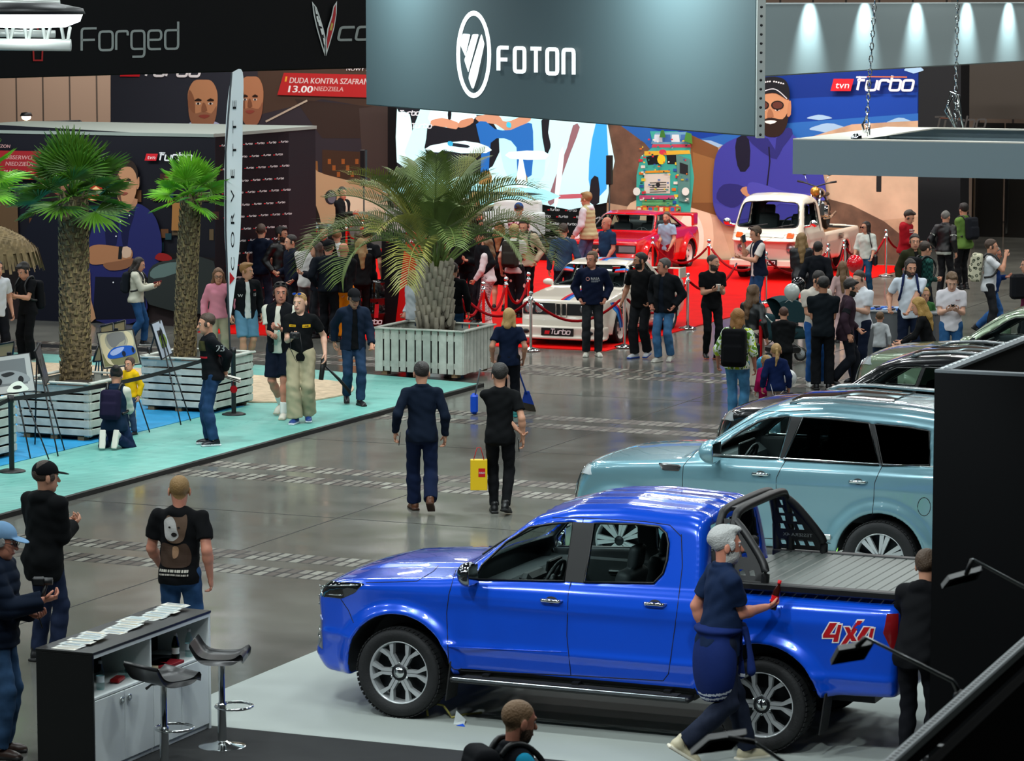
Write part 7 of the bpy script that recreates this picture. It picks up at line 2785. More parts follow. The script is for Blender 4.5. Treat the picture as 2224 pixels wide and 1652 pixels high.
# ---- easels and pictures
FRAMEB=mat('black_frame', '#0c0d0f', .4)
def picture(label, cat, px, Ys, motif, back=False, t_=.02):
 q=[at(p[0], p[1], y)for p, y in zip(px, Ys)]
 n=np.cross(q[1]-q[0], q[3]-q[0])
 n/=np.linalg.norm(n)
 if n@(CAM-q[0])<0:
  n=-n
 mb=MB()
 mb.add([p+n*.004 for p in q]+[p-n*t_ for p in q], [(0, 1, 2, 3), (7, 6, 5, 4)]+[(i, (i+1)%4, (i+1)%4+4, i+4)for i in range(4)], flat('#8c7a58', .7)if back else FRAMEB)
 bil=lambda u, v:q[0]*(1-u)*(1-v)+q[1]*u*(1-v)+q[2]*u*v+q[3]*(1-u)*v
 if motif:
  for k, (sh, c)in enumerate(motif):
   vs, fs=tri_shape(sh)
   mb.add([bil(p[0], p[1])+n*(.006+.0015*k)for p in vs], fs, flat(c, .25))
 else:
  for k in range(4):
   mb.tube([q[k]+n*.006, q[(k+1)%4]+n*.006], .014, FRAMEB, 5)
 return mb.build('framed_picture', None, label, cat)
def easel(label, top, feet, Yt):
 tp=at(top[0], top[1], Yt)
 t_=thing('easel', label, 'easel', tp*np.array([1, 1, 0])+ZX*.056)
 o=np.array(t_.location)
 for f in feet:
  mb=MB()
  e=G(f[0], f[1], .058)
  mb.tube([tp-o, tp*.45+e*.55-o, e-o], [.011, .012, .010], BLACK, 6)
  mb.sphere(tp*.45+e*.55-o, .018, BLACK, 8)
  mb.build('leg', t_)
 mb=MB()
 mb.box(tp-o, (.06, .05, .05), BLACK, None, .01)
 mb.build('clamp', t_)
M_bull=[([(.03, .03), (.97, .03), (.97, .97), (.03, .97)], '#a3a08e'), ([(.05, .6), (.95, .55), (.95, .95), (.05, .95)], '#7c7a58'), (smooth_poly([(.28, .10), (.70, .06), (.72, .36), (.5, .48), (.3, .4)], 4), '#7a7a78'), (smooth_poly([(.10, .10), (.28, .06), (.20, .20), (.20, .38), (.30, .52), (.46, .60), (.5, .70), (.36, .66), (.2, .62), (.26, .86), (.32, .95), (.16, .86), (.08, .6), (.06, .35)], 3), '#cfc3a0'), (smooth_poly([(.74, .05), (.90, .10), (.95, .30), (.90, .48), (.72, .58), (.62, .56), (.74, .44), (.80, .28)], 3), '#cfc3a0'), (smooth_poly([(.20, .62), (.36, .48), (.60, .44), (.86, .46), (.93, .56), (.90, .68), (.60, .74), (.32, .76), (.18, .72)], 3), '#1c56b4'), (smooth_poly([(.26, .60), (.42, .50), (.66, .47), (.56, .60), (.34, .68)], 3), '#9fb2e0'), (ellipse(.62, .66, .05, .08, 12), '#101a30'), (ellipse(.88, .58, .035, .08, 12), '#101a30')]
M_car=[([(.03, .03), (.97, .03), (.97, .97), (.03, .97)], '#b3b9c6'), (smooth_poly([(.3, .45), (.55, .36), (.8, .42), (.86, .6), (.7, .72), (.35, .74), (.26, .6)], 3), '#6d8430'), (smooth_poly([(.4, .46), (.6, .42), (.68, .5), (.45, .54)], 3), '#1c2414'), (ellipse(.38, .68, .06, .06, 10), '#15180f')]
M_bw=[([(.02, .02), (.98, .02), (.98, .98), (.02, .98)], '#aeb0ae'), ([(.1, .12), (.86, .12), (.86, .78), (.1, .8)], '#6e7274'), (smooth_poly([(0.05, .5), (.35, .4), (.6, .42), (.85, .55), (.9, .72), (.5, .74), (.1, .7)], 3), '#8d9294'), (smooth_poly([(.3, .48), (.5, .44), (.6, .5), (.4, .56)], 3), '#25282a'), (ellipse(.72, .66, .06, .09, 12), '#1c1e20'), (ellipse(.25, .66, .06, .09, 12), '#1c1e20'), (smooth_poly([(.4, .96), (.5, .76), (.68, .70), (.78, .80), (.84, .96)], 3), '#dfe6da'), (ellipse(.62, .86, .10, .05, 12), '#2a2c2c')]
Ye=G(305, 935)[1]+.25
picture('framed print of a blue racing car between curved bull horns', 'picture', [(209, 722), (289, 714), (307, 791), (225, 801)], [Ye-.12, Ye-.20, Ye-.34, Ye-.28], M_bull)
easel('black tripod easel under the bull-horn print', (252, 716), [(262, 925), (325, 938), (215, 828)], Ye+.1)
Yf=G(400, 918)[1]+.2
picture('narrow-looking framed print of a small green car, turned sideways beside the far planter', 'picture', [(328, 702), (350, 693), (374, 768), (352, 781)], [Yf, Yf+.32, Yf+.26, Yf-.06], M_car)
easel('black tripod easel carrying the small green car print', (344, 700), [(393, 922), (414, 913), (297, 862)], Yf+.25)
Yg=G(110, 995)[1]+.2
picture('large grey framed sports car print at the left edge', 'picture', [(-30, 778), (65, 765), (78, 849), (-24, 860)], [Yg-.2, Yg-.15, Yg-.3, Yg-.35], M_bw)
easel('black tripod easel under the grey sports car print', (20, 768), [(66, 995), (106, 997), (-30, 1000)], Yg+.15)
Yh=G(130, 985)[1]+.2
picture('dark framed print seen almost edge-on beside the grey one', 'picture', [(76, 762), (86, 744), (107, 826), (98, 839)], [Yh, Yh+.3, Yh+.25, Yh-.05], [([(.05, .04), (.95, .04), (.95, .96), (.05, .96)], '#4a4648'), ([(.2, .3), (.9, .3), (.9, .7), (.2, .7)], '#2c2a2c')])
easel('black tripod easel under the dark edge-on print', (80, 760), [(126, 990), (140, 977), (76, 965)], Yh+.25)
Yi=49.0
for k, (q, lab)in enumerate((([(218, 709), (246, 701), (247, 719), (219, 722)], 'back of a framed print standing behind the bull-horn print, left one'), ([(247, 702), (272, 695), (273, 715), (248, 719)], 'back of a framed print standing behind the bull-horn print, right one'), ([(-6, 748), (32, 741), (27, 772), (-8, 778)], 'back of a framed print behind the grey one, at the left edge'), ([(214, 748), (219, 745), (221, 783), (202, 785)], 'back of a tilted print peeping out left of the bull-horn print'))):
 q=[q[0], q[1], (q[2][0], q[2][1]+42), (q[3][0], q[3][1]+42)]if k<2 else q
 picture(lab, 'picture', q, [Yi-(2.2 if k>1 else 0)]*4, None, True)
 tp, bt=((q[0][0]+q[1][0])/2, q[0][1]), (q[2][0]+q[3][0])/2
 yb=(G(0, 822)[1], 0)
 easel('black easel '+('holding the left turned-away print' if k==0 else 'holding the right turned-away print' if k==1 else 'holding the turned-away print at the left edge' if k==2 else 'holding the tilted turned-away print'), tp, [(bt-16, 838 if k<2 else 872), (bt+16, 838 if k<2 else 872), (bt, 825 if k<2 else 858)], Yi-(2.2 if k>1 else 0)+.05)
# ---- belt barriers
def belt_post(label, px, py, h=.98):
 p_=G(px, py, .05)
 t_=thing('belt_post', label, 'barrier post', p_)
 mb=MB()
 mb.lathe([(0, .03), (.12, .03), (.17, .015), (.175, 0), (0, 0)], BLACK, seg=28)
 mb.build('base', t_)
 mb=MB()
 mb.lathe([(.034, .02), (.034, h-.10), (.042, h-.09), (.042, h), (0, h)], BLACK, seg=16)
 mb.build('post', t_)
 return p_+ZX*(h-.05)
bA=belt_post('black retractable belt post at the left edge of the deck', 26, 1024)
bB=belt_post('black retractable belt post behind the man in the numbered sweater', 508, 900)
mb=MB()
mb.sheet(lambda u, v:bA*(1-u)+bB*u+ZX*(-.10*math.sin(PI*u)+(v-.5)*.055), 24, 2, mat('black_webbing', '#0f1116', .7))
mb.build('barrier_belt', None, 'long black belt stretched between the two deck posts', 'barrier belt')
bl=at(-60, 905, bA[1]-.8)
mb=MB()
mb.sheet(lambda u, v:bl*(1-u)+bA*u+ZX*((v-.5)*.055), 6, 2, MATS['black_webbing'])
mb.build('barrier_belt', None, 'short black belt running off the left edge from the near deck post', 'barrier belt')
f0, f1=at(85, 750, 50.5), at(325, 760, 50.0)
mb=MB()
mb.sheet(lambda u, v:f0*(1-u)+f1*u+ZX*((v-.5)*.055), 6, 2, MATS['black_webbing'])
mb.build('barrier_belt', None, 'far black belt at the back edge of the deck behind the easels', 'barrier belt')
for k, (px_, lab)in enumerate(((84, 'far black belt post left of the tall fan palm'), (326, 'far black belt post behind the bull-horn print'))):
 q=(f0, f1)[k]
 t_=thing('belt_post', lab, 'barrier post', q*np.array([1, 1, 0]))
 mb=MB()
 mb.lathe([(0, .03), (.17, .015), (.175, 0), (0, 0)], BLACK, seg=20)
 mb.build('base', t_)
 mb=MB()
 mb.lathe([(.034, .02), (.034, q[2]-.05), (.042, q[2]-.04), (.042, q[2]+.05), (0, q[2]+.05)], BLACK, seg=12)
 mb.build('post', t_)
# ---- chrome stanchions and velvet ropes
ROPE=mat('red_velvet', '#8c0610', .8, spec=.1)
ST={}
proto=None
for key, px_, py_, lab in(('a', 1050, 613, 'left of the checked trousers'), ('b', 1099, 603, 'just left of the white coupe bonnet'), ('c', 1148, 592, 'behind the white coupe bonnet'), ('d', 1153, 634, 'in front of the white coupe grille'), ('e', 1356, 628, 'beside the front wheel of the white coupe'), ('f', 1494, 594, 'right of the man in the black jacket'), ('g', 1418, 516, 'held by the man in the pale blue shirt'), ('h', 1540, 521, 'between the red coupe and the cream pickup'), ('i', 1799, 530, 'left one of the pair beside the cream pickup'), ('j', 1834, 522, 'right one of the pair beside the cream pickup'), ('k', 1925, 499, 'right of the woman in the white blouse'), ('l', 659, 486, 'in front of the dark classic car'), ('m', 752, 484, 'far left one by a dark parked car'), ('n', 787, 475, 'nearest the big screen, by the printed beige car'), ('o', 1664, 548, 'behind the man with the draped jacket')):
 g_=G(px_, py_, 1.02)
 g_[2]=.012
 ST[key]=g_+ZX*.90
 lb='chrome rope stanchion with ball top '+lab
 if proto is None:
  proto=thing('rope_stanchion', lb, 'stanchion', g_, 0, 'chrome rope stanchions')
  mb=MB()
  mb.lathe([(0, .06), (.03, .06), (.06, .045), (.13, .03), (.165, .012), (.17, 0), (0, 0)], CHROME, seg=24)
  mb.build('base', proto)
  mb=MB()
  mb.lathe([(.026, .04), (.026, .86), (.045, .87), (.045, .90), (.026, .91), (.02, .95), (0, .95)], CHROME, seg=14)
  mb.build('pole', proto)
  mb=MB()
  mb.sphere((0, 0, .985), .042, CHROME, 14)
  mb.build('ball_finial', proto)
 else:
  copy_tree(proto, g_, label=lb)
def rope(a, b, sag, label):
 a, b=np.asarray(a), np.asarray(b)
 t_=thing('velvet_rope', label, 'rope', (a+b)/2, 0, 'red velvet ropes')
 o=(a+b)/2
 P=[a*(1-u)+b*u-ZX*sag*4*u*(1-u)-o for u in np.linspace(.05, .95, 15)]
 mb=MB()
 mb.tube(P, .024, ROPE, 8)
 mb.build('rope', t_)
 mb=MB()
 mb.tube([a-o, P[0]], .016, CHROME, 8)
 mb.tube([b-o, P[-1]], .016, CHROME, 8)
 mb.build('hook', t_)
rope(ST['a'], ST['b'], .42, 'red velvet rope sagging left of the white coupe, between the near pair of posts')
rope(ST['b'], ST['c'], .40, 'red velvet rope beside the white coupe bonnet')
rope(G(1000, 640, .9), ST['a'], .42, 'red velvet rope coming from behind the feather palm')
rope(G(1005, 640, .92), ST['d'], .34, 'long red velvet rope ending at the post before the white coupe grille')
rope(ST['d'], ST['e'], .42, 'red velvet rope hanging across the white coupe grille')
rope(ST['e'], ST['f'], .45, 'red velvet rope behind the three standing men')
rope(ST['f'], G(1600, 572, .9), .35, 'red velvet rope behind the man holding a cup')
rope(ST['h'], ST['g'], .40, 'red velvet rope in front of the red coupe')
rope(ST['h'], ST['o'], .38, 'red velvet rope in front of the cream pickup')
rope(ST['o'], ST['i'], .40, 'red velvet rope right of the cream pickup grille')
rope(ST['i'], ST['j'], .42, 'red velvet rope between the pair of posts beside the pickup bed')
rope(ST['j'], ST['k'], .42, 'red velvet rope behind the woman in the white blouse')
rope(ST['k'], G(1985, 500, .9), .35, 'red velvet rope ending behind the red hoodie')
rope(ST['l'], G(620, 492, .9), .3, 'red velvet rope left of the dark classic car')
rope(ST['l'], G(690, 492, .9), .3, 'red velvet rope right in front of the dark classic car')
rope(ST['m'], ST['n'], .3, 'red velvet rope in front of the printed beige car')
# ---- feather flag
fb=G(505, 880, .05)
ps=Poster(fb, np.array([0, 1.0, 0]), .002)
FC=mat('flag_cloth', '#e9edee', .7)
ol=smooth_poly([(504, 157), (527, 157), (527, 260), (525, 400), (521, 520), (512, 610), (501, 690)], 5, False)+smooth_poly([(496, 690), (494, 600), (488, 520), (487, 420), (488, 330), (493, 230), (503, 158)], 5, False)
ps.board(ol, FC, .02)
for k, ch in enumerate('CORVETTE'):
 vs, fs=text_raw(ch)
 y0=590-k*50
 ps.shape(([(509-p[1]*11+(4 if k>4 else 0), y0-p[0]*48)for p in vs], fs), '#16181c')
ps.poly([(499, 590), (510, 604), (499, 618)], '#c01c24')
t=thing('feather_flag', 'tall white feather flag with black upright lettering', 'flag', fb)
local_child(ps, 'flag_cloth', t)
o=np.array(t.location)
mb=MB()
mb.tube([(0, 0, 0), at(497, 690, fb[1])-o, at(490, 500, fb[1])-o, at(490, 330, fb[1])-o, at(503, 157, fb[1])-o], .014, mat('flag_pole', '#3a3f44', .4), 8)
mb.build('pole', t)
mb=MB()
mb.lathe([(0, .02), (.2, .015), (.2, 0), (0, 0)], BLACK, seg=20)
mb.build('base', t)
# ---- red and black kiosk, oil drum
kp=G(860, 718)
t=thing('kiosk', 'tall black and red information pillar left of the feather palm', 'kiosk', kp*np.array([1, 1, 0])+ZX*.012)
o=np.array(t.location)
mb=MB()
px_prism([(829, 504), (882, 505), (857, 716), (827, 714)], kp, VX, flat('#101114', .35), .5, mb)
mb.v=[tuple(np.array(p)-o)for p in mb.v]
mb.build('black_panel', t)
mb=MB()
px_prism([(882, 505), (903, 507), (903, 722), (857, 719)], kp-VX*.02, VX, flat('#b81414', .35), .5, mb)
mb.v=[tuple(np.array(p)-o)for p in mb.v]
mb.build('red_panel', t)
ps=Poster(kp-VX*.03, VX, .004)
turbo_logo(ps, 835, 526, 8.5, .01)
ps.shape(stroke_word('Turbo', 884, 525, 7, .62, 1.6, .2, 0, .7), '#e6e0e0')
ps.mb.v=[tuple(np.array(p)-o)for p in ps.mb.v]
ps.mb.build('lettering', t)
dp=G(803, 716, .012)
t=thing('oil_drum', 'glossy black oil drum with slanted white lettering beside the pillar', 'drum', dp+VX*.3)
mb=MB()
mb.lathe([(0, .02), (.285, .02), (.29, 0), (.29, .28), (.30, .30), (.29, .32), (.29, .56), (.30, .58), (.29, .60), (.29, .86), (.295, .88), (.28, .88), (.28, .86), (0, .86)], mat('drum_black', '#0b0b0d', .12, coat=1.0), seg=28)
mb.build('drum_body', t)
ps=Poster(dp-VX*.01, VX, .006)
ps.shape(stroke_word('Turbo', 786, 703, 10, .9, 2.2, .2), '#e8e8ea')
ps.poly([(815, 600+60), (824, 660), (822, 690), (813, 690)], '#c8202a')
o=np.array(t.location)
ps.mb.v=[tuple(np.array(p)-o)for p in ps.mb.v]
ps.mb.build('lettering', t)
# ---- stage furniture
mb=MB()
mb.box((0, 0, .2), (5.6, 1.7, .4), flat('#141518', .6), None, .01)
mb.build('stage', None, 'low black stage platform in front of the big screen', 'stage', loc=hall(-29.6, 69.7, .013), rz=HA)
def armchair(label, p, rz, w_=.9):
 t_=thing('armchair', label, 'armchair', p, rz)
 m=mat('white_leatherette', '#cfd3d2', .45)
 for nm, c, hf in(('seat', (0, 0, .27), (w_/2-.06, .36, .15)), ('backrest', (0, .36, .48), (w_/2, .12, .42))):
  D=SDF((-w_, -.7, 0), (w_, .8, 1.2), .03)
  D.rbox(c, hf, None, .06)
  V, Q=D.nets()
  link(nm, quad_mesh(nm, relax(V, Q, 1), Q, [m]), t_)
 for s_ in(-1, 1):
  D=SDF((-w_, -.7, 0), (w_, .8, 1.2), .03)
  D.rbox((s_*(w_/2), .02, .34), (.09, .42, .28), None, .05)
  V, Q=D.nets()
  link('armrest', quad_mesh('armrest', relax(V, Q, 1), Q, [m]), t_)
for px_, w_, lab in((888, .7, 'white armchair on the stage, leftmost'), (985, .7, 'white armchair on the stage behind the feather palm'), (1112, 1.2, 'wide white sofa on the stage beside the plaid shirt')):
 g_=on_plane(px_, 500, hall(0, 69.9), VX)
 armchair(lab, g_*np.array([1, 1, 0])+ZX*.414, HA, w_)
def column_speaker(label, px_, y0, y1, yf):
 g_=G(px_, yf, .012)
 t_=thing('column_speaker', label, 'speaker', g_)
 z0, z1=at(px_, y1, g_[1])[2], at(px_, y0, g_[1])[2]
 mb=MB()
 mb.box((0, 0, (z0+z1)/2), (.13, .14, z1-z0), BLACK, rot('Z', HA), .015)
 mb.build('speaker_box', t_)
 mb=MB()
 mb.tube([(0, 0, .05), (0, 0, z0)], .018, BLACK, 8)
 for k in range(3):
  a=k*2.1
  mb.tube([(0, 0, .35), (.35*math.cos(a), .35*math.sin(a), .01)], .012, BLACK, 6)
 mb.build('stand', t_)
column_speaker('slim black speaker on a stand left of the decorated lorry print', 1323, 338, 402, 560)
column_speaker('slim black speaker on a stand in front of the desert print, right', 1908, 352, 418, 572)
column_speaker('slim black speaker on a stand left of the big screen', 791, 326, 402, 560)
# ---- black booth wall, right
K=G(2030, 807, 3.4)
ak, bk_=K@UX, K@VX
t=thing('booth_wall', 'tall black booth wall with pale edging, right foreground', 'wall panel', hall(ak, bk_), HA)
BW_=mat('booth_black', '#050608', .7, spec=.15)
mb=MB()
mb.box((2.5, .04, 1.7), (5.0, .08, 3.4), BW_)
mb.build('front_panel', t)
mb=MB()
mb.box((.04, 3.6, 1.7), (.08, 7.0, 3.4), BW_)
mb.build('side_panel', t)
mb=MB()
mb.box((2.5, .04, 3.405), (5.0, .085, .02), mat('edge_grey', '#5b6266', .5))
mb.box((.05, 3.6, 3.405), (.10, 7.1, .02), MATS['edge_grey'])
for k in range(60):
 mb.box((.03, .1+k*.115, 3.417), (.025, .05, .004), WHITEPAINT)
mb.build('edge_profile', t)
# ---- aluminium rail with clip-on lamps, lower right
R0_, R1_=G(1900, 1678, 3.2), G(2250, 1367, 3.2)
d_=(R1_-R0_)/np.linalg.norm(R1_-R0_)
n_=np.array([d_[1], -d_[0], 0])
ang=math.atan2(d_[1], d_[0])
t=thing('partition_rail', 'perforated aluminium rail topping a black partition, lower right corner', 'partition', R0_*np.array([1, 1, 0]), ang)
Lr=np.linalg.norm(R1_-R0_)
mb=MB()
mb.box((Lr/2, 0, 3.178), (Lr+1, .048, .044), mat('rail_aluminium', '#787f82', .45, .4), None, .006)
mb.box((Lr/2, .0, 3.13), (Lr+1, .04, .05), MATS['partition_black']if 'partition_black' in MATS else mat('partition_black', '#030304', .9, spec=.03))
for k in range(int(Lr/.045)):
 mb.lathe([(0, 0), (.011, 0), (.011, -.003)], BLACK, (.02+k*.045, .0, 3.2015), None, 8)
mb.build('rail', t)
mb=MB()
mb.box((Lr/2, -.02, 1.53), (Lr+1, .05, 3.06), mat('partition_black', '#030304', .9, spec=.03))
for x in(.55, 1.15):
 mb.box((x, .03, 1.5), (.04, .06, 3.1), mat('dark_aluminium', '#4a4f52', .4, .6))
mb.build('panel', t)
def arm_lamp(label, foot_, bend, tip, head, Y0, Y1):
 A, B, C_=at(*foot_, Y0), at(*bend, Y0), at(*tip, Y1)
 t_=thing('arm_lamp', label, 'lamp', A)
 mb=MB()
 mb.tube([np.zeros(3), B-A, B*.97+C_*.03-A+ZX*.01, C_-A], [.012, .012, .009, .007], mat('arm_steel', '#8a8f90', .3, .9), 8)
 mb.sphere((B-A)*.1, .03, BLACK, 8)
 mb.build('arm', t_)
 q=[at(*p, Y1)for p in head]
 mb=MB()
 n_=np.array([0, 1.0, .25])
 mb.add([p-A for p in q]+[p+n_*.05-A for p in q], [(0, 1, 2, 3), (7, 6, 5, 4)]+[(i, (i+1)%4, (i+1)%4+4, i+4)for i in range(4)], BLACK)
 mb.add([q[0]*.9+q[2]*.1-A-ZX*.006, q[1]*.9+q[3]*.1-A-ZX*.006, q[2]*.9+q[0]*.1-A-ZX*.006, q[3]*.9+q[1]*.1-A-ZX*.006], [(0, 1, 2, 3)], mat('lamp_lens', '#5f6a66', .2))
 mb.tube([C_-A, (q[1]+q[2])/2-A], .012, BLACK, 6)
 mb.build('lamp_head', t_)
arm_lamp('spot arm lamp reaching left in front of the 4X4 wing', (2086, 1514), (2074, 1486), (1880, 1384), [(1805, 1444), (1822, 1412), (1898, 1398), (1878, 1432)], 13.9, 13.7)
arm_lamp('spot arm lamp in front of the black booth wall', (2290, 1330), (2262, 1300), (2112, 1214), [(2046, 1278), (2062, 1258), (2134, 1238), (2122, 1258)], 15.3, 15.0)
arm_lamp('blurred spot arm lamp at the bottom edge beside the rear wheel', (1760, 1710), (1720, 1672), (1640, 1612), [(1500, 1640), (1540, 1606), (1622, 1594), (1590, 1628)], 13.2, 13.0)
# ---- display table with little blue models
tp=G(1908, 800)
t=thing('display_table', 'grey display table, right, behind the green car', 'table', tp*np.array([1, 1, 0])-UX*.35, HA)
mb=MB()
GT=mat('table_grey', '#55575a', .6)
mb.box((.65, .45, .46), (1.3, .9, .92), GT, None, .01)
mb.build('body', t)
mb=MB()
mb.box((.65, .45, .935), (1.34, .94, .03), mat('table_top', '#6d7276', .4), None, .006)
mb.build('worktop', t)
to=np.array(t.location)
for k in range(14):
 mb=MB()
 mb.box((0, 0, .012), (.07, .15, .024), flat(('#2f6fd0', '#1c3f9a', '#9fc0ea', '#23262c')[k%4], .3), None, .006)
 mb.build('sample_tile', None, 'small blue sample tile laid in rows on the grey display table', 'sample tile', 'sample tiles on the display table', loc=to+UX*(.16+.115*(k%7))+VX*(.22+.28*(k//7))+ZX*.951, rz=HA)
# ---- pushchair
sp_=G(1700, 790)
t=thing('pushchair', 'dark teal pushchair with rounded canopy, beside the boy in black', 'pushchair', sp_, math.radians(20))
mb=MB()
TEA=fabric('#1c3338')
mb.sheet(lambda u, v:(.42*math.cos(PI*(.02+.62*u))-.02, (v-.5)*.52, .72+.42*math.sin(PI*(.02+.62*u))-.05*(2*v-1)**2), 14, 8, TEA)
for s_ in(-1, 1):
 mb.sheet(lambda u, v:(.42*v*math.cos(PI*(.02+.62*u))-.02, s_*.26, .72+(.42*math.sin(PI*(.02+.62*u))-.05)*v), 14, 3, TEA)
mb.build('canopy', t)
mb=MB()
D=SDF((-.6, -.4, .2), (.6, .4, .9), .03)
D.rbox((0, 0, .52), (.38, .24, .10), None, .06)
D.rbox((-.30, 0, .66), (.07, .24, .2), None, .05, .05)
V, Q=D.nets()
link('seat', quad_mesh('seat', relax(V, Q, 1), Q, [TEA]), t)
mb=MB()
for s_ in(-1, 1):
 mb.tube([(.45, s_*.24, .12), (-.1, s_*.24, .5), (-.6, s_*.24, 1.02)], .013, CHROME, 8)
 mb.tube([(-.40, s_*.26, .12), (.15, s_*.24, .55)], .013, CHROME, 8)
mb.tube([(-.6, -.24, 1.02), (-.6, .24, 1.02)], .018, BLACK, 8)
mb.box((0, 0, .25), (.5, .4, .12), BLACK, None, .03)
mb.build('frame', t)
for x in(.45, -.40):
 for s_ in(-1, 1):
  mb=MB()
  mb.tube([(x+.10*math.cos(a), s_*.27, .12+.10*math.sin(a))for a in np.linspace(0, 2*PI, 17)[:-1]], .02, RUBBER, 6, closed=True)
  mb.lathe([(0, -.01), (.08, -.01), (.08, .01), (0, .01)], flat('#a8aeb0', .4), (x, s_*.27, .12), rot('X', PI/2), 14)
  mb.build('wheel', t)
def balloon(label, px_, py_, Y, r, c, to_):
 p_=at(px_, py_, Y)
 t_=thing('balloon', label, 'balloon', p_)
 mb=MB()
 mb.lathe([(0, r*1.1)]+[(r*math.sin(a)*(1 if a<PI/2 else 1-.12*(a-PI/2)), r*1.1*math.cos(a))for a in np.linspace(.15, PI-.12, 14)]+[(r*.10, -r*1.16), (r*.14, -r*1.24), (0, -r*1.2)], mat('balloon_'+c.lstrip('#'), c, .12, coat=.6), seg=24)
 mb.build('balloon_skin', t_)
 mb=MB()
 e=np.asarray(to_)-p_
 mb.tube([(0, 0, -r*1.2), e*.5+np.array([.02, 0, -.03]), e], .003, flat('#d8d8d8'), 4)
 mb.build('string', t_)
balloon('red balloon beside the girl with long hair', 1857, 573, 55.0, .145, '#d80f1c', at(1835, 640, 55))
balloon('pale grey balloon tied above the pushchair', 1720, 634, 51.0, .128, '#aab0ac', sp_+ZX*1.0)
balloon('glossy black balloon behind the pale grey one', 1734, 619, 51.6, .12, '#0c0d0e', sp_+ZX*1.0)
balloon('sky blue balloon half hidden by the small girl', 1660, 793, 45.4, .125, '#1f9bd8', G(1680, 860, .6))
balloon('white balloon behind the small girl in the navy jacket', 1713, 822, 45.6, .12, '#c8cccc', G(1690, 860, .6))
# ---- under the pick-up: cable and paper
cb=G(955, 1556, .013)
mb=MB()
mb.tube([(-.10+.0, 0, .01), (-.11, .06, .05), (-.05, .10, .09), (.03, .08, .08), (.08, 0, .03), (.10, -.06, .008), (.2, .05, .008), (.35, .12, .008)], .010, flat('#a8a058', .5), 8)
mb.build('cable_loop', None, 'pale yellow cable loop on the floor behind the front wheel', 'cable', loc=cb)
mb=MB()
mb.add([(0, 0, 0), (.09, -.03, 0), (.10, .09, .02), (.02, .12, .09)], [(0, 1, 2, 3)], flat('#c8d0d0'))
mb.add([(.02, -.05, .0), (.10, -.10, .0), (.08, -.03, .012)], [(0, 1, 2)], flat('#1f4fc0'))
mb.build('paper_scrap', None, 'torn white and blue paper scrap beside the front wheel', 'paper', loc=G(985, 1572, .014))
gp=G(1795, 1345)
t=thing('potted_plant', 'low green plant peeping over the pick-up bed', 'plant', gp)
mb=MB()
mb.lathe([(0, 0), (.14, 0), (.17, .3), (0, .28)], flat('#3a3d3f'), seg=16)
mb.build('pot', t)
zt=at(1795, 1207, gp[1])[2]
mb=MB()
for k in range(22):
 a=k*2.4
 r_=.1+.1*(k%4)
 o=np.array([math.cos(a), math.sin(a), 0])
 s_=np.array([-math.sin(a), math.cos(a), 0])*.012
 mb.add([ZX*.28-s_, ZX*.28+s_, o*r_+ZX*(zt-.05)+s_, o*r_+ZX*(zt-.05)-s_, o*(r_+.12)+ZX*(zt-.08+.04*(k%3))], [(0, 1, 2, 3), (3, 2, 4)], LEAFG[1])
mb.build('foliage', t)
#  the visitors
def backpack(info, label, color, h=.46, w_=.30, d=.16, m=None, low=0.0, extra=None, straps=True):
 ch, S, Rc=info['ch'], info['S'], info['Rc']
 c=ch((0, .105+d/2+.03, 1.24-low))
 t_=thing('backpack', label, 'backpack', c)
 m=m or fabric(color)
 R=Rc@rot('X', .04)
 D=SDF((-.4, -.4, -.4), (.4, .4, .4), .013)
 D.rbox((0, 0, 0), (w_/2, d/2, h/2), R, .06)
 D.rbox(R@np.array([0, d/2, -h*.17]), (w_*.38, .035, h*.24), R, .03, .012)
 D.rbox(R@np.array([0, d/2-.01, h*.20]), (w_*.34, .025, h*.15), R, .02, .01)
 V, Q=D.nets()
 link('bag', quad_mesh('bag', relax(V, Q, 1)*S, Q, [m]), t_)
 if straps:
  for s_ in(-1, 1):
   mb=MB()
   P=[ch((s_*.085, .12, 1.42-low*.5)), ch((s_*.095, .06, 1.488)), ch((s_*.10, -.04, 1.475)), ch((s_*.115, -.135, 1.38)), ch((s_*.135, -.145, 1.26)), ch((s_*.165, -.06, 1.12)), ch((s_*.14, .09, 1.08))]
   mb.tube([p-c for p in smooth_poly(P, 4, False)], .020*S, BLACK if extra is None else extra, 6)
   mb.build('strap', t_)
 return t_
def phone(info, s_, label, m='#14161a', size=(.075, .15), up=.03, tilt=None):
 p, f, t_, n=info['hand'][s_]
 mb=MB()
 R=np.stack([t_, f, n], 1)
 mb.box((0, 0, 0), (size[0], size[1], .009), flat(m, .25), R, .003)
 mb.add([R@np.array(q)for q in((-size[0]*.44, -size[1]*.45, .0052), (size[0]*.44, -size[1]*.45, .0052), (size[0]*.44, size[1]*.45, .0052), (-size[0]*.44, size[1]*.45, .0052))], [(0, 1, 2, 3)], flat('#2a3a4a', .1))
 mb.build('phone', None, label, 'phone', loc=p+n*up)
T_=lambda s, x, z, h, w=None, shear=0:text_shape(s, x, z, h, w, shear, ydown=False)
P=person
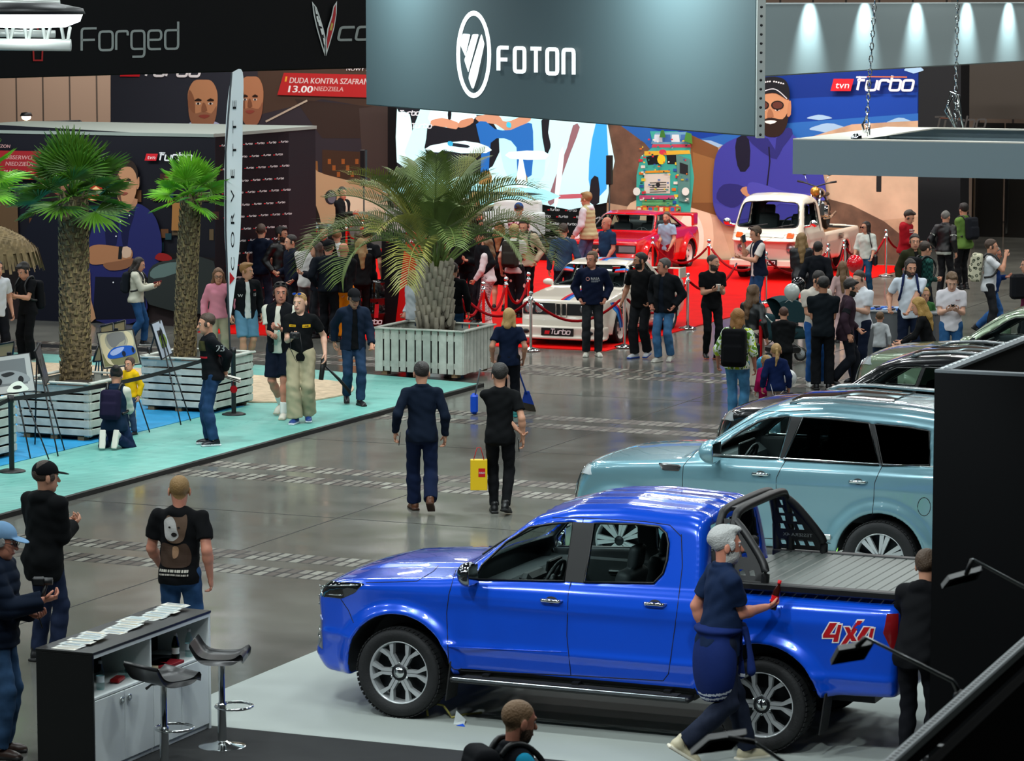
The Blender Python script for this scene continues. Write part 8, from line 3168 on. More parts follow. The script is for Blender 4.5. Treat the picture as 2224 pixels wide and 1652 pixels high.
# ---- near the pick-up
i=P('grey-bearded man in navy polo, jacket tied round his waist, walking past the pick-up', (1597, 1140), 1660, x=1560, yaw=108, head=-8, nod=2, lean=4, hair=('thick', '#a9aaa8'), beard='#b5b3ae', skin='ruddy', shirt=('polo', '#14233f'), pants=('jeans', '#121a2c'), arms=((.0, -.34, 1.17), 'down'), walk=.85, shoes=('#b9b094', '#d8d2c0'), fat=.03, girth=1.06)
HB=i
p, f, t_, n=i['hand'][-1]
bottle('small bottle of cola with red label and cap, held by the grey-haired man', p-ZX*.06, mat('cola_glass', '#33100c', .08), flat('#c8141c', .4), .24, .033, flat('#c8141c', .4), rot('Y', .25))
# tied jacket
D=SDF((-.5, -.5, .3), (.5, .5, 1.2), .012)
D.ell((0, .01, .99), (.20, .17, .05), None, .03)
D.ell((0, .03, .74), (.225, .150, .33), None, .03)
D.cone((.06, -.16, .98), (.09, -.19, .62), .040, .048, .02)
D.cone((-.06, -.16, .98), (-.14, -.18, .70), .038, .045, .02)
D.ell((0, -.17, .99), (.055, .04, .04), None, .02)
D.ell((0, -.10, .66), (.165, .135, .36), None, .02, True)
D.clip(lambda X_, Y_, Z_:(.50-.25*Y_)-Z_+0*X_)
V, Q=D.nets()
V=relax(V, Q, 2)
C=V[Q].mean(1)
zz=C[:, 2]-(.50-.25*C[:, 1])
mi=((zz>.02)&(zz<.038)|(zz>.055)&(zz<.073)).astype(int)
link('tied_jacket', quad_mesh('tied_jacket', V*i['S'], Q, [fabric('#14255a'), fabric('#c8ced8')], mi), i['root'], 'navy jacket with white striped hem')
i=P('man in black hooded jacket leaning towards the tail of the pick-up', (1988, 1243), None, pos=(1990, 1672), h=1.74, yaw=150, lean=17, nod=-2, hair=('short', '#4a3828'), coat=('jacket', '#0e0f12', 'hood'), shirt=None, pants=('slim', '#101116'), arms=('low', 'fwd'), shoes=('#1a1a1c', '#2a2a2a'))
i=P('bearded man at the bottom edge in turquoise T-shirt and dark open jacket', (1112, 1522), None, h=1.78, yaw=112, head=8, nod=10, hair=('buzz', '#86684a'), beard='#5a4434', skin='ruddy', shirt=('tee', '#1a8fb4'), coat=('vest', '#14171c'), pants=('jeans', '#1d2a40'), arms=('down', 'down'), shoes=('#222222', '#333333'))
backpack(i, 'dark backpack worn by the man in turquoise at the bottom edge', '#121418')
def dense(poly, step=.022):
 B=[]
 poly=[np.asarray(p, float)for p in poly]
 for a, b in zip(poly, poly[1:]+poly[:1]):
  k=max(1, int(np.linalg.norm(b-a)/step))
  B+=[a+(b-a)*t/k for t in range(k)]
 B=np.array(B)
 gx, gy=np.meshgrid(np.arange(B[:, 0].min(), B[:, 0].max(), step), np.arange(B[:, 1].min(), B[:, 1].max(), step))
 g=np.stack([gx.ravel(), gy.ravel()], 1)
 g=g[poly_sd(B, g[:, 0], g[:, 1])<-step*.4]
 cv, _, cf, *_r=delaunay_2d_cdt([Vector(p)for p in np.concatenate([B, g])], [], [list(range(len(B)))], 1, 1e-6)
 return[(p[0], p[1])for p in cv], [tuple(t)for t in cf]
def bars(x, z, w, n, h):
 """a row of small blocks where the photograph shows print too small to read"""
 vs, fs=[], []
 for k in range(n):
  a, b=x+w*k/n, x+w*(k+(.55+.35*((k*7)%3)/2))/n
  fs.append(tuple(range(len(vs), len(vs)+4)))
  vs+=[(a, z), (b, z), (b, z+h), (a, z+h)]
 return vs, fs
DOG=[(smooth_poly([(-.10, 1.36), (-.07, 1.41), (-.03, 1.40), (.05, 1.40), (.085, 1.42), (.10, 1.35), (.085, 1.26), (.06, 1.20), (.0, 1.18), (-.07, 1.20), (-.10, 1.28)], 4), '#5a4638'), (smooth_poly([(-.10, 1.37), (-.04, 1.40), (.0, 1.36), (.02, 1.29), (.03, 1.24), (-.02, 1.20), (-.08, 1.22), (-.10, 1.30)], 4), '#a9a7a4'), (smooth_poly([(-.12, 1.18), (.0, 1.16), (.09, 1.18), (.13, 1.08), (.10, .99), (-.11, .99), (-.14, 1.08)], 4), '#3a2a20'), (smooth_poly([(-.02, 1.15), (.03, 1.15), (.03, 1.08), (-.01, 1.06)], 3), '#8a6a50'), (ellipse(-.005, 1.255, .026, .018, 10), '#1a1614'), (ellipse(-.045, 1.315, .012, .008, 8), '#1a1614'), (ellipse(.035, 1.315, .012, .008, 8), '#1a1614')]
i=P('short-haired man in black T-shirt with a dog portrait on the back', (388, 1034), None, h=1.84, yaw=166, head=20, hair=('buzz', '#8a6a3c'), skin='ruddy', shirt=('tee', '#0c0d0f'), pants=('jeans', '#24456c'), arms=('down', 'swingf'), girth=1.12, prints=[(dense(a), c, 'back')for a, c in DOG]+[(bars(-.13, .945, .26, 13, .022), '#b9b4a8', 'back'), (bars(-.13, .917, .26, 17, .014), '#a8a298', 'back')])
i=P('man in black cap and black hooded jacket, back turned, at the left', (82, 1006), 1436, x=100, yaw=140, head=-22, hair=('short', '#3a2c22'), cap=('#101114', ), coat=('coat', '#0d0f11'), shirt=None, pants=('jeans', '#16223c'), arms=('chest', 'chest'), shoes=('#191a1c', '#2a2a2a'), girth=1.08)
i=P('man in pale blue cap and quilted navy jacket operating a camera, left edge', (8, 1138), 1640, x=0, yaw=82, nod=10, hair=('short', '#8d8d8a'), cap=('#6c8fb0', ), glasses='clear', skin='ruddy', coat=('puffer', '#101a2a'), shirt=None, pants=('jeans', '#2c4a6c'), arms=('phone', 'belly'), shoes=('#3a2a24', '#2a2a2a'))
p, f, t_, n=i['hand'][-1]
c1=thing('camera', 'black camera on a small handle held by the man in pale blue cap', 'camera', at(84, 1262, i['g'][1]-.1))
mb=MB()
mb.box((0, 0, 0), (.10, .06, .07), BLACK, None, .012)
mb.lathe([(.03, 0), (.03, .06), (.0, .06)], BLACK, (.05, 0, 0), rot('Y', PI/2), 14)
mb.build('camera_body', c1)
mb=MB()
mb.tube([(.06, .0, -.02), (.03, 0, -.12), (-.02, 0, -.22)], .016, BLACK, 8)
mb.tube([(-.02, 0, -.22), (-.0, 0, -.30), (.02, .02, -.38)], .006, BLACK, 5)
mb.build('grip', c1)
i=P('man in dark navy shirt and navy trousers walking away, phone in hand', (917, 784), 1112, yaw=186, head=0, hair=('short', '#1c1612'), shirt=('shirt', '#0e1828'), pants=('trousers', '#121d38'), arms=('down', (.30, -.02, .94)), walk=.72, shoes=('#5a3420', '#3a2418'), girth=1.04)
phone(i, 1, 'dark phone in the hand of the walking man in navy')
i=P('man in black T-shirt walking away with a yellow paper bag', (1088, 791), 1116, x=1086, yaw=176, head=16, hair=('thick', '#1d1713'), glasses='clear', shirt=('tee', '#0c0d0f'), pants=('slim', '#0e0f12'), arms=('down', (-.27, .02, .92)), walk=.35, shoes=('#101012', '#161616'))
phone(i, -1, 'dark phone in the right hand of the man with the yellow bag')
h_=at(1040, 968, i['g'][1]+.05)
t=thing('paper_bag', 'yellow paper bag with a small red square logo hanging from a hand', 'bag', h_)
bp=MB()
w_, hh, dd=.20, .36, .10
bp.box((0, 0, -.16-hh/2), (w_, dd, hh), mat('yellow_paper', '#e0b80c', .4), None, .004)
bp.build('bag_body', t)
mb=MB()
mb.add([(-.005, -dd/2-.003, -.36), (.075, -dd/2-.003, -.36), (.075, -dd/2-.003, -.26), (-.005, -dd/2-.003, -.26)], [(0, 1, 2, 3)], flat('#c01a20', .4))
vs, fs=text_shape('LEGO', .002, -.325, .026, .066, .1, ydown=False, bold=.002)
mb.add([(q[0], -dd/2-.006, q[1])for q in vs], fs, flat('#f0f0f0', .4))
mb.build('logo', t, 'red square logo')
mb=MB()
for y in(-.04, .04):
 mb.tube([(-.06, y, -.16), (-.02, y*.4, -.02), (.02, y*.4, -.02), (.06, y, -.16)], .004, flat('#b8262a'), 5)
mb.build('handles', t)
i=P('blonde cleaner in navy T-shirt carrying broom and dustpan, back turned', (1088, 672), 905, x=1105, yaw=182, head=-20, nod=10, sex='f', hair=('bob', '#b8945a'), shirt=('tee', '#101c34'), pants=('trousers', '#12151c'), arms=((-.24, -.06, .93), (.26, -.06, .95)), shoes=('#1f7a78', '#2a8a88'), girth=1.1, fat=.03)
t=thing('broom', 'blue broom held by the blonde cleaner', 'broom', G(1145, 893))
mb=MB()
o=G(1145, 893)
tp=at(1114, 770, i['g'][1])
mb.tube([ZX*.22+(tp-o)*.05, tp-o], .014, flat('#2456c0', .4), 8)
mb.build('handle', t)
mb=MB()
mb.prism([(-.04, .30), (.03, .30), (.10, .10), (-.08, .14)], lambda x, y, h:(x, h-.03, y), flat('#1f3f9a', .5), .06)
mb.prism([(-.08, .14), (.10, .10), (.13, .0), (-.07, .02)], lambda x, y, h:(x, h-.03, y), flat('#3a352c', .9), .06)
mb.build('head', t)
t=thing('dustpan', 'blue dustpan on a long handle held by the blonde cleaner', 'dustpan', G(1030, 898))
o=G(1030, 898)
tp=at(1043, 800, i['g'][1])
mb=MB()
mb.tube([(0, 0, .2), tp-o], .012, flat('#7a7f82', .3), 8)
mb.build('handle', t)
mb=MB()
mb.box((0, 0, .15), (.11, .24, .28), flat('#1a52d0', .35), None, .03)
mb.build('pan', t)
# ---- on the deck
i=P('man in profile in black, olive and red sweater numbered 23, hands behind his back', (437, 682), 966, x=462, yaw=-76, nod=6, lean=5, hair=('short', '#3a2a1e'), shirt=('sweater', '#0e1014'), pants=('jeans', '#1c3a5e'), arms=('back', 'back'), shoes=('#12161e', '#c8ccd0'), ground=.05, prints=[(dense([(-.15, z0), (.15, z0), (.15, z1), (-.15, z1)]), c, sd)for z0, z1, c in((1.17, 1.195, '#b01c28'), (1.27, 1.40, '#3c3a1e'))for sd in('front', 'back')], key='m23')
ch=i['ch']
mb=MB()
vs, fs=text_shape('23', -.06, 0, .09, .12, 0, ydown=False, bold=.004)
e0, e1=i['elbow'][1], ch((.19, 0, 1.40))
dr=UX*0+np.array([math.sin(math.radians(i['yaw']+90-180)), -math.cos(math.radians(i['yaw']+90-180)), 0])
side=np.array([0, -1.0, 0])
c=e1*.42+e0*.58+side*.085
mb.add([c+np.array([1.0, 0, 0])*q[0]*.9+(ZX)*q[1]-ZX*.02 for q in vs], fs, flat('#d8dcdc'))
o=np.array(i['root'].location)
mb.v=[tuple(Rz(-i['yaw'])@(np.array(p)-o))for p in mb.v]
mb.build('sleeve_number', i['root'])
p, f, t_, n=i['hand'][1]
mb=MB()
for k in range(3):
 mb.box(np.array([.10, 0, -.04-.02*k]), (.24, .16, .004), flat('#c4c2b8', .5), rot('Y', .25+.05*k))
mb.build('leaflets', None, 'white leaflets held behind the back of the man in the numbered sweater', 'leaflets', loc=p)
mb=MB()
mb.tube([(.12, 0, -.08), (.11, 0, -.14), (.12, 0, -.16)], .004, flat('#c01a24'), 5)
mb.sphere((.12, 0, -.21), (.05, .012, .055), flat('#b8141e', .3), 14)
mb.build('key_tag', None, 'round red tag dangling from the leaflets', 'tag', loc=p)
kn={-1:((-.10, .16, .17), 108), 1:((.10, .20, .17), 108)}
i=P('kneeling woman in cream and navy top with a dark backpack, seen from behind', (250, 805), None, h=1.66, pos=(250, 972), yaw=168, head=12, nod=14, lean=8, sex='f', hair=('bun', '#1c1410'), shirt=('sweater', '#c8c8ba'), coat=('vest', '#12263c'), pants=('jeans', '#16284a'), arms=('phone', 'fwd'), legs=kn, dz=-.60, ground=.05, shoes=('#c9c9c0', '#d8d4c8'))
backpack(i, 'black and violet faceted backpack on the kneeling woman', '#1c1830', .42, .30, .13, low=.04)
i=P('small boy in yellow hooded jacket beside the kneeling woman', (283, 779), None, h=1.05, yaw=-38, head=10, child=True, hair=('short', '#3a2a20'), shirt=('hoodie', '#d8ae14'), pants=('jeans', '#2a3c58'), arms=('fwd', 'down'), ground=.05)
i=P('young man in black padded vest over white T-shirt and navy shorts, holding a bottle', (615, 611), 905, x=612, yaw=-14, head=22, hair=('short', '#241a14'), skin='ruddy', shirt=('tee', '#d2d0c0'), coat=('vest', '#101216'), pants=('shorts', '#0f1626'), arms=('belly', 'chest'), walk=.55, shoes=('#cfcabc', '#b8ae9a'), socks='#e4e4e0', ground=.05, sunnies='dark', girth=1.08, fat=.03)
p, f, t_, n=i['hand'][-1]
bottle('clear water bottle held by the young man in the black vest', p-ZX*.12, PET, flat('#7fc8c0', .4), .22, .032, None, rot('Y', .3))
i=P('young man with blue sunglasses on his head in black T-shirt and loose beige trousers', (664, 634), 918, x=655, yaw=-4, head=-18, hair=('buzz', '#a8824e'), skin='pale', sunnies='blue', shirt=('tee', '#0d0f11'), pants=('loose', '#a39a7e'), arms=('chest', (.32, -.02, .93)), walk=-.3, shoes=('#1c3a78', '#c8ccd4'), ground=.05, prints=[(dense([(-.14, 1.295), (-.05, 1.295), (-.05, 1.325), (-.14, 1.325)]), '#d8a818', 'front'), (dense([(.04, 1.288), (.14, 1.288), (.14, 1.328), (.04, 1.328)]), '#d8a818', 'front'), (bars(-.13, 1.305, .07, 6, .010), '#3a3010', 'front'), (bars(.055, 1.300, .07, 4, .016), '#2a2410', 'front')])
p, f, t_, n=i['hand'][-1]
c1=thing('camera', 'black camera held at the chest of the man with blue sunglasses', 'camera', p-i['Rc']@np.array([0, .05, 0]))
mb=MB()
mb.box((0, 0, 0), (.14, .07, .09), BLACK, None, .015)
mb.lathe([(.04, 0), (.042, .09), (.03, .09), (0, .08)], BLACK, (0, -.02, 0), rot('X', PI/2), 16)
mb.build('camera_body', c1)
mb=MB()
mb.tube([(.07, 0, .02), (.10, .02, -.20), (.02, .02, -.38), (-.06, 0, -.20), (-.07, 0, .02)], .006, BLACK, 5)
mb.build('camera_strap', c1)
p=i['hand'][1][0]
t=thing('camera_tripod', 'folded black camera tripod carried by the man with blue sunglasses', 'tripod', p)
mb=MB()
mb.box((0, 0, -.03), (.08, .06, .12), BLACK, None, .02)
mb.tube([(0, 0, .02), (-.04, .0, -.28)], .035, BLACK, 8)
mb.build('head', t)
for k in range(3):
 mb=MB()
 mb.tube([(-.02, .01*k, -.04), (.22, .02*k-.02, -.26-.02*k), (.38, .03*k-.02, -.44-.03*k)], [.014, .012, .009], BLACK, 6)
 mb.build('leg', t)
i=P('man in black cap and dark denim jacket walking with his head bowed', (776, 625), 878, x=768, yaw=14, nod=16, lean=4, hair=('short', '#2a221c'), cap=('#121316', ), glasses='clear', skin='light', shirt=('tee', '#0c0d10'), coat=('jacket', '#142032'), pants=('jeans', '#1c3450'), arms=('swingb', 'swingf'), walk=.45, shoes=('#16161a', '#2a2224'), ground=.05, )
i=P('young man in black varsity jacket and pale blue shorts looking aside', (528, 571), 800, x=535, yaw=22, head=45, hair=('quiff', '#8a6232'), shirt=('tee', '#cfd2d0'), coat=('jacket', '#0f1216'), pants=('shorts', '#5a86a0'), arms=('down', 'down'), walk=-.3, shoes=('#14151a', '#1c1c20'), prints=[(T_('W', -.16, 1.20, .05), '#d8d8d8', 'front'), (T_('15', .10, 1.21, .05), '#d8d8d8', 'front'), (bars(.09, 1.30, .05, 3, .016), '#c8383a', 'front')])
i=P('girl with long brown hair and glasses in pink hoodie behind the white flag', (474, 583), None, h=1.62, yaw=8, nod=10, sex='f', hair=('long', '#6a4a30'), glasses='clear', shirt=('hoodie', '#d88a9c'), pants=('trousers', '#a8a088'), arms=('down', 'down'))
i=P('woman with long dark hair in cream hoodie and jeans looking at her phone', (300, 558), 750, x=298, yaw=84, nod=18, sex='f', hair=('long', '#221812'), shirt=('hoodie', '#c6c5b4'), pants=('jeans', '#1f4a78'), arms=('phone', 'phone'), walk=.4, shoes=('#16171a', '#d8d8d8'))
backpack(i, 'dark backpack on the woman in the cream hoodie', '#1a1f26', .42, .28, .14)
phone(i, -1, 'red-cased phone of the woman in the cream hoodie', '#8a2a34')
i=P('young man in black T-shirt looking down at his phone, left', (66, 570), 788, x=62, yaw=-40, nod=26, hair=('curly', '#15100d'), shirt=('tee', '#101114'), pants=('trousers', '#0f1013'), arms=('phone', 'phone'), shoes=('#a8a49a', '#c8c4ba'))
backpack(i, 'black backpack on the young man reading his phone', '#101216', .5, .30, .16, low=.08)
phone(i, -1, 'phone of the young man in black at the left')
i=P('person in white T-shirt cut off by the left edge', (2, 566), 800, x=-4, yaw=35, hair=('short', '#1c1612'), shirt=('tee', '#c4c8cc'), pants=('trousers', '#111318'), arms=('down', 'down'))
# ---- crowd left of the pillar
i=P('tall man with shaven head in dark navy T-shirt beside the patterned cube', (566, 486), None, h=1.84, yaw=152, head=20, hair=('buzz', '#4a3a30'), shirt=('tee', '#0c1526'), pants=('jeans', '#1a2638'), arms=('down', 'down'), girth=1.08)
i=P('black-haired bearded man in black leather jacket gesturing', (609, 494), None, h=1.80, yaw=38, head=30, hair=('thick', '#120e0c'), beard='#1a1310', skin='tan', coat=('leather', '#0c0d0f'), shirt=('tee', '#141518'), pants=('jeans', '#12151c'), arms=('pocket', 'chest'))
i=P('dark-haired man in navy jacket in left profile among the crowd', (634, 511), None, h=1.76, yaw=-62, hair=('short', '#14100e'), coat=('jacket', '#101626'), shirt=None, pants=('jeans', '#14181f'), arms=('belly', 'pocket'))
i=P('man in white shirt and grey trousers, back turned, in the left crowd', (668, 511), None, h=1.80, yaw=162, hair=('short', '#5a4a3a'), shirt=('shirt', '#c4c0bc'), pants=('trousers', '#4a4a4c'), arms=('pocket', 'belly'), girth=1.06)
i=P('person with shoulder-length brown hair in dark hoodie holding a camera', (690, 527), None, h=1.70, yaw=-80, sex='f', hair=('bob', '#3a2a20'), shirt=('hoodie', '#10141c'), pants=('jeans', '#12151b'), arms=('chest', 'chest'))
i=P('man in backwards black cap and black sweater, back turned, card in pocket', (714, 521), 742, yaw=176, head=-6, hair=('buzz', '#3a2c22'), cap=('#101114', True), skin='ruddy', shirt=('sweater', '#0e131b'), pants=('trousers', '#0f1014'), arms=('down', 'pocket'), walk=.35, shoes=('#2a2a2c', '#3a3a3a'), girth=1.1)
i=P('bald man in black top and bright orange trousers, back turned', (746, 528), None, h=1.74, yaw=178, hair=('bald', '#3a2c22'), skin='ruddy', shirt=('sweater', '#0f1013'), pants=('loose', '#d8780c'), arms=('belly', 'belly'))
i=P('woman with long straight blonde hair in black top, back turned, left crowd', (784, 519), None, h=1.68, yaw=196, sex='f', hair=('long', '#8a6e44'), shirt=('sweater', '#0d0e10'), pants=('slim', '#0d0e10'), arms=('belly', 'belly'))
i=P('dark-haired man in black T-shirt with a small white print on his shoulder blade', (797, 496), None, h=1.82, yaw=168, head=-10, hair=('short', '#1a1410'), shirt=('tee', '#0e1013'), pants=('jeans', '#101318'), arms=('down', 'belly'), prints=[(T_('Turbo', .0, 1.36, .035, .1, .2), '#d8d8d8', 'back')])
i=P('short-haired blond youth in white T-shirt behind the bald man', (731, 500), None, h=1.66, yaw=172, hair=('short', '#7a5c38'), shirt=('tee', '#c8ccd0'), pants=('jeans', '#1c2838'))
i=P('dark-haired man half hidden by a drooping palm leaf', (700, 489), None, h=1.78, yaw=20, nod=14, hair=('short', '#17120f'), shirt=('sweater', '#101216'), pants=('jeans', '#14171d'))
i=P('man in black jacket and cream shirt standing high by the printed beige car', (742, 407), None, h=1.80, yaw=55, head=-20, hair=('short', '#15110e'), coat=('jacket', '#14171a'), shirt=('shirt', '#cfc8b4'), pants=('jeans', '#14171d'), arms=('phone', 'pocket'))
i=P('person with brown hair just right of the youth in white T-shirt', (779, 502), None, h=1.66, yaw=150, sex='f', hair=('bob', '#3a281c'), shirt=('sweater', '#14161a'), pants=('jeans', '#14171d'))
i=P('bald bearded man in pale hoodie in left profile behind the feather palm planter', (899, 587), None, h=1.60, yaw=-58, hair=('bald', '#5a4a3e'), beard='#8a8076', glasses='clear', skin='ruddy', shirt=('hoodie', '#b8bec4'), pants=('jeans', '#1f4468'), arms=('pocket', 'down'))
i=P('man in black sweater and jeans standing behind the feather palm trunk', (984, 572), None, h=1.66, yaw=176, hair=('short', '#2a2019'), shirt=('sweater', '#0d0f12'), pants=('jeans', '#204468'), arms=('down', 'down'))
# ---- crowd right of the palm
i=P('man in navy cap and black jacket with orange and cream stripe down the back', (976, 493), None, h=1.78, yaw=150, nod=14, hair=('short', '#2a2019'), cap=('#141c34', ), coat=('jacket', '#0f1114'), shirt=None, pants=('trousers', '#a8a8a8'), arms=('chest', 'chest'), prints=[(dense([(-.03, .95), (0, .95), (0, 1.42), (-.03, 1.42)]), '#8a4a28', 'back'), (dense([(.01, .95), (.04, .95), (.04, 1.42), (.01, 1.42)]), '#a89878', 'back')])
i=P('dark-haired man in black looking down behind the palm stems', (1016, 488), None, h=1.80, yaw=-25, nod=20, hair=('short', '#18120f'), skin='tan', shirt=('sweater', '#0e1013'), pants=('jeans', '#14181f'), arms=('belly', 'belly'))
i=P('man in black cap and jacket in left profile beside the white sweatshirt', (1048, 499), None, h=1.76, yaw=-70, hair=('short', '#1a1410'), cap=('#111318', ), skin='ruddy', coat=('jacket', '#0f1216'), shirt=None, pants=('jeans', '#12161e'), arms=('chest', 'pocket'))
i=P('woman in white sweatshirt and checked trousers with wavy brown hair', (1060, 519), 705, yaw=-112, head=10, sex='f', hair=('wavy', '#6a5034'), shirt=('sweater', '#d0c6c8'), pants=('trousers', '#5a5450', 'check'), arms=('low', 'low'), shoes=('#d4d0cc', '#d8d4d0'), girth=1.05)
i=P('person in black bucket hat with long reddish hair, bare legs', (1084, 484), None, h=1.72, yaw=165, sex='f', hair=('long', '#8a5a34'), cap=('#16181a', True), shirt=('tee', '#101216'), pants=('shorts', '#0e0f12'), arms=('chest', 'chest'))
i=P('blond youth in flower-patterned trousers with a dark printed backpack', (1117, 489), 690, yaw=160, head=30, nod=10, hair=('thick', '#a08452'), shirt=('tee', '#c4c4c4'), pants=('loose', '#15141a', 'floral'), arms=('chest', 'down'))
backpack(i, 'dark camouflage backpack on the blond youth', '#2a2722', .50, .32, .18, m=fabric('#2c2a26', 'plain'), low=.04)
i=P('bearded man in beige sweater looking down, black bag strap on his shoulder', (1142, 473), None, h=1.86, yaw=-22, nod=26, hair=('short', '#2a1c14'), beard='#3a281c', shirt=('sweater', '#b8a890'), pants=('slim', '#101114'), arms=('down', 'pocket'))
backpack(i, 'black backpack on the man in the beige sweater', '#14151a', .46, .30, .14)
i=P('man in plaid shirt and blue cap on the stage, back turned', (1127, 442), None, h=1.78, yaw=182, hair=('short', '#2a2019'), cap=('#2a4a80', True), shirt=('shirt', '#7a2a40', 'plaid'), pants=('jeans', '#1c2838'), arms=('belly', 'belly'))
i=P('man in grey-blue sweatshirt, back turned, left of the white coupe roof', (1224, 487), None, h=1.78, yaw=184, hair=('short', '#33261c'), shirt=('sweater', '#2c4058'), pants=('jeans', '#16202e'), arms=('down', 'down'))
i=P('blond man in beige quilted vest over white hoodie and jeans, left profile', (1278, 418), None, h=1.9, yaw=-118, head=-4, lean=4, hair=('thick', '#8a6c40'), shirt=('hoodie', '#c4c6cc'), coat=('pvest', '#a8a27c'), pants=('jeans', '#4a6a94'), arms=('low', 'low'), walk=.4)
i=P('bald man in dark blue polo holding a blue jacket by the red coupe', (1320, 472), None, h=1.72, yaw=-55, hair=('bald', '#5a4436'), skin='ruddy', shirt=('polo', '#1c3450'), pants=('jeans', '#22304a'), arms=('belly', 'low'), fat=.06, girth=1.1)
p, f, t_, n=i['hand'][1]
D=SDF(p-.35, p+.35, .016)
D.ell(p+np.array([0, 0, -.03]), (.16, .12, .10), None, .02)
D.ell(p+np.array([.06, 0, -.10]), (.11, .10, .10), None, .04)
D.d+=(.012*np.sin(np.arange(D.n[0])[:, None, None]*.9)*np.sin(np.arange(D.n[2])[None, None, :]*.8+np.arange(D.n[1])[None, :, None]*.5)).astype(np.float32)
V, Q=D.nets()
link('folded_jacket', quad_mesh('folded_jacket', V, Q, [fabric('#1c4694')]), None, 'bright blue jacket bundled over the arm of the bald man in polo', 'jacket')
i=P('man in pale blue T-shirt and dark red trousers beside the red coupe', (1446, 461), 620, x=1448, yaw=-38, head=12, hair=('short', '#4a382a'), beard='#6a5444', shirt=('tee', '#8fa6bc'), pants=('loose', '#8a0c1c'), arms=('belly', 'low'), girth=1.08)
i=P('man in navy hooded sweatshirt with white chest lettering and dark jeans, hands in pockets', (1284, 547), 773, x=1286, yaw=2, head=-38, hair=('short', '#5a4430'), skin='ruddy', shirt=('hoodie', '#0f1830'), pants=('jeans', '#24272b'), arms=('pocket', 'pocket'), shoes=('#d0cec0', '#d8d6cc'), girth=1.08, prints=[(T_('NASA', -.03, 1.285, .045, .14), '#d8d8d8', 'front'), (ring_shape(ellipse(-.085, 1.30, .032, .032, 20), ellipse(-.085, 1.30, .022, .022, 20)), '#c88a84', 'front'), (bars(-.03, 1.264, .15, 12, .010), '#9aa0aa', 'front'), (bars(-.03, 1.248, .12, 9, .010), '#9aa0aa', 'front')])
mb=MB()
o=np.array(i['root'].location)
mb.tube([Rz(-i['yaw'])@(i['ch']((.075*math.cos(a), .01+.075*math.sin(a), 1.462-.035*(math.sin(a)<-.3)))-o)for a in np.linspace(0, 2*PI, 17)[:-1]], .020, fabric('#c8c0a8'), 8, closed=True)
mb.build('hood_lining', i['root'], 'cream hood lining')
i=P('bearded man in black V-neck T-shirt and black trousers, right of the navy sweatshirt', (1388, 549), 777, x=1392, yaw=-30, head=-45, hair=('short', '#120e0c'), beard='#14100d', skin='tan', shirt=('tee', '#0b0c0e'), pants=('trousers', '#17181b'), arms=((-.33, -.05, .93), 'pocket'), walk=-.25, shoes=('#b8bcc0', '#2a4aa0'), girth=1.12, fat=.04)
i=P('grey-haired man in open black jacket and blue jeans, right of the bearded man in black', (1449, 561), 785, x=1443, yaw=-28, head=-45, hair=('short', '#4a4644'), skin='ruddy', shirt=('tee', '#101620'), coat=('jacket', '#0f1216'), pants=('jeans', '#3a648c'), arms=('pocket', 'pocket'), walk=-.25, shoes=('#b0aea4', '#c8c4ba'), girth=1.1, fat=.03)
i=P('man in black T-shirt holding a white cup with both hands', (1553, 552), 780, x=1545, yaw=14, head=40, hair=('buzz', '#2a2019'), beard='#3a2c24', shirt=('tee', '#0b0c0e'), pants=('slim', '#101114'), arms=('chest', 'chest'), walk=.22, shoes=('#14151a', '#b8604a'))
p=(i['hand'][1][0]+i['hand'][-1][0])/2
mb=MB()
mb.lathe([(0, 0), (.032, 0), (.042, .11), (.044, .112), (.0, .10)], flat('#e0dcd4', .4), seg=18)
mb.build('paper_cup', None, 'white paper cup in the hands of the man in black T-shirt', 'cup', loc=p-ZX*.05)
# ---- stage guests
i=P('blond guest in dark clothes sitting high on the stage', (1030, 419), None, h=1.75, yaw=30, sex='f', hair=('bob', '#b8965a'), shirt=('sweater', '#16181c'), pants=('jeans', '#1c2430'), arms=('chest', 'belly'))
i=P('guest in white T-shirt on the stage behind the palm', (968, 436), None, h=1.75, yaw=10, nod=10, hair=('short', '#2a2019'), shirt=('tee', '#c8c8cc'), pants=('jeans', '#1c2838'), arms=('belly', 'belly'))
i=P('man in pale shirt on the stage edge above the pillar', (862, 425), None, h=1.78, yaw=165, hair=('short', '#4a382a'), shirt=('shirt', '#b8c0c0'), pants=('trousers', '#9a948a'), arms=('down', 'down'))
i=P('child with fair hair behind the top of the red pillar', (886, 478), None, h=1.45, yaw=170, child=True, hair=('short', '#a88c5c'), shirt=('tee', '#4a7ab0'), pants=('jeans', '#1c2838'))
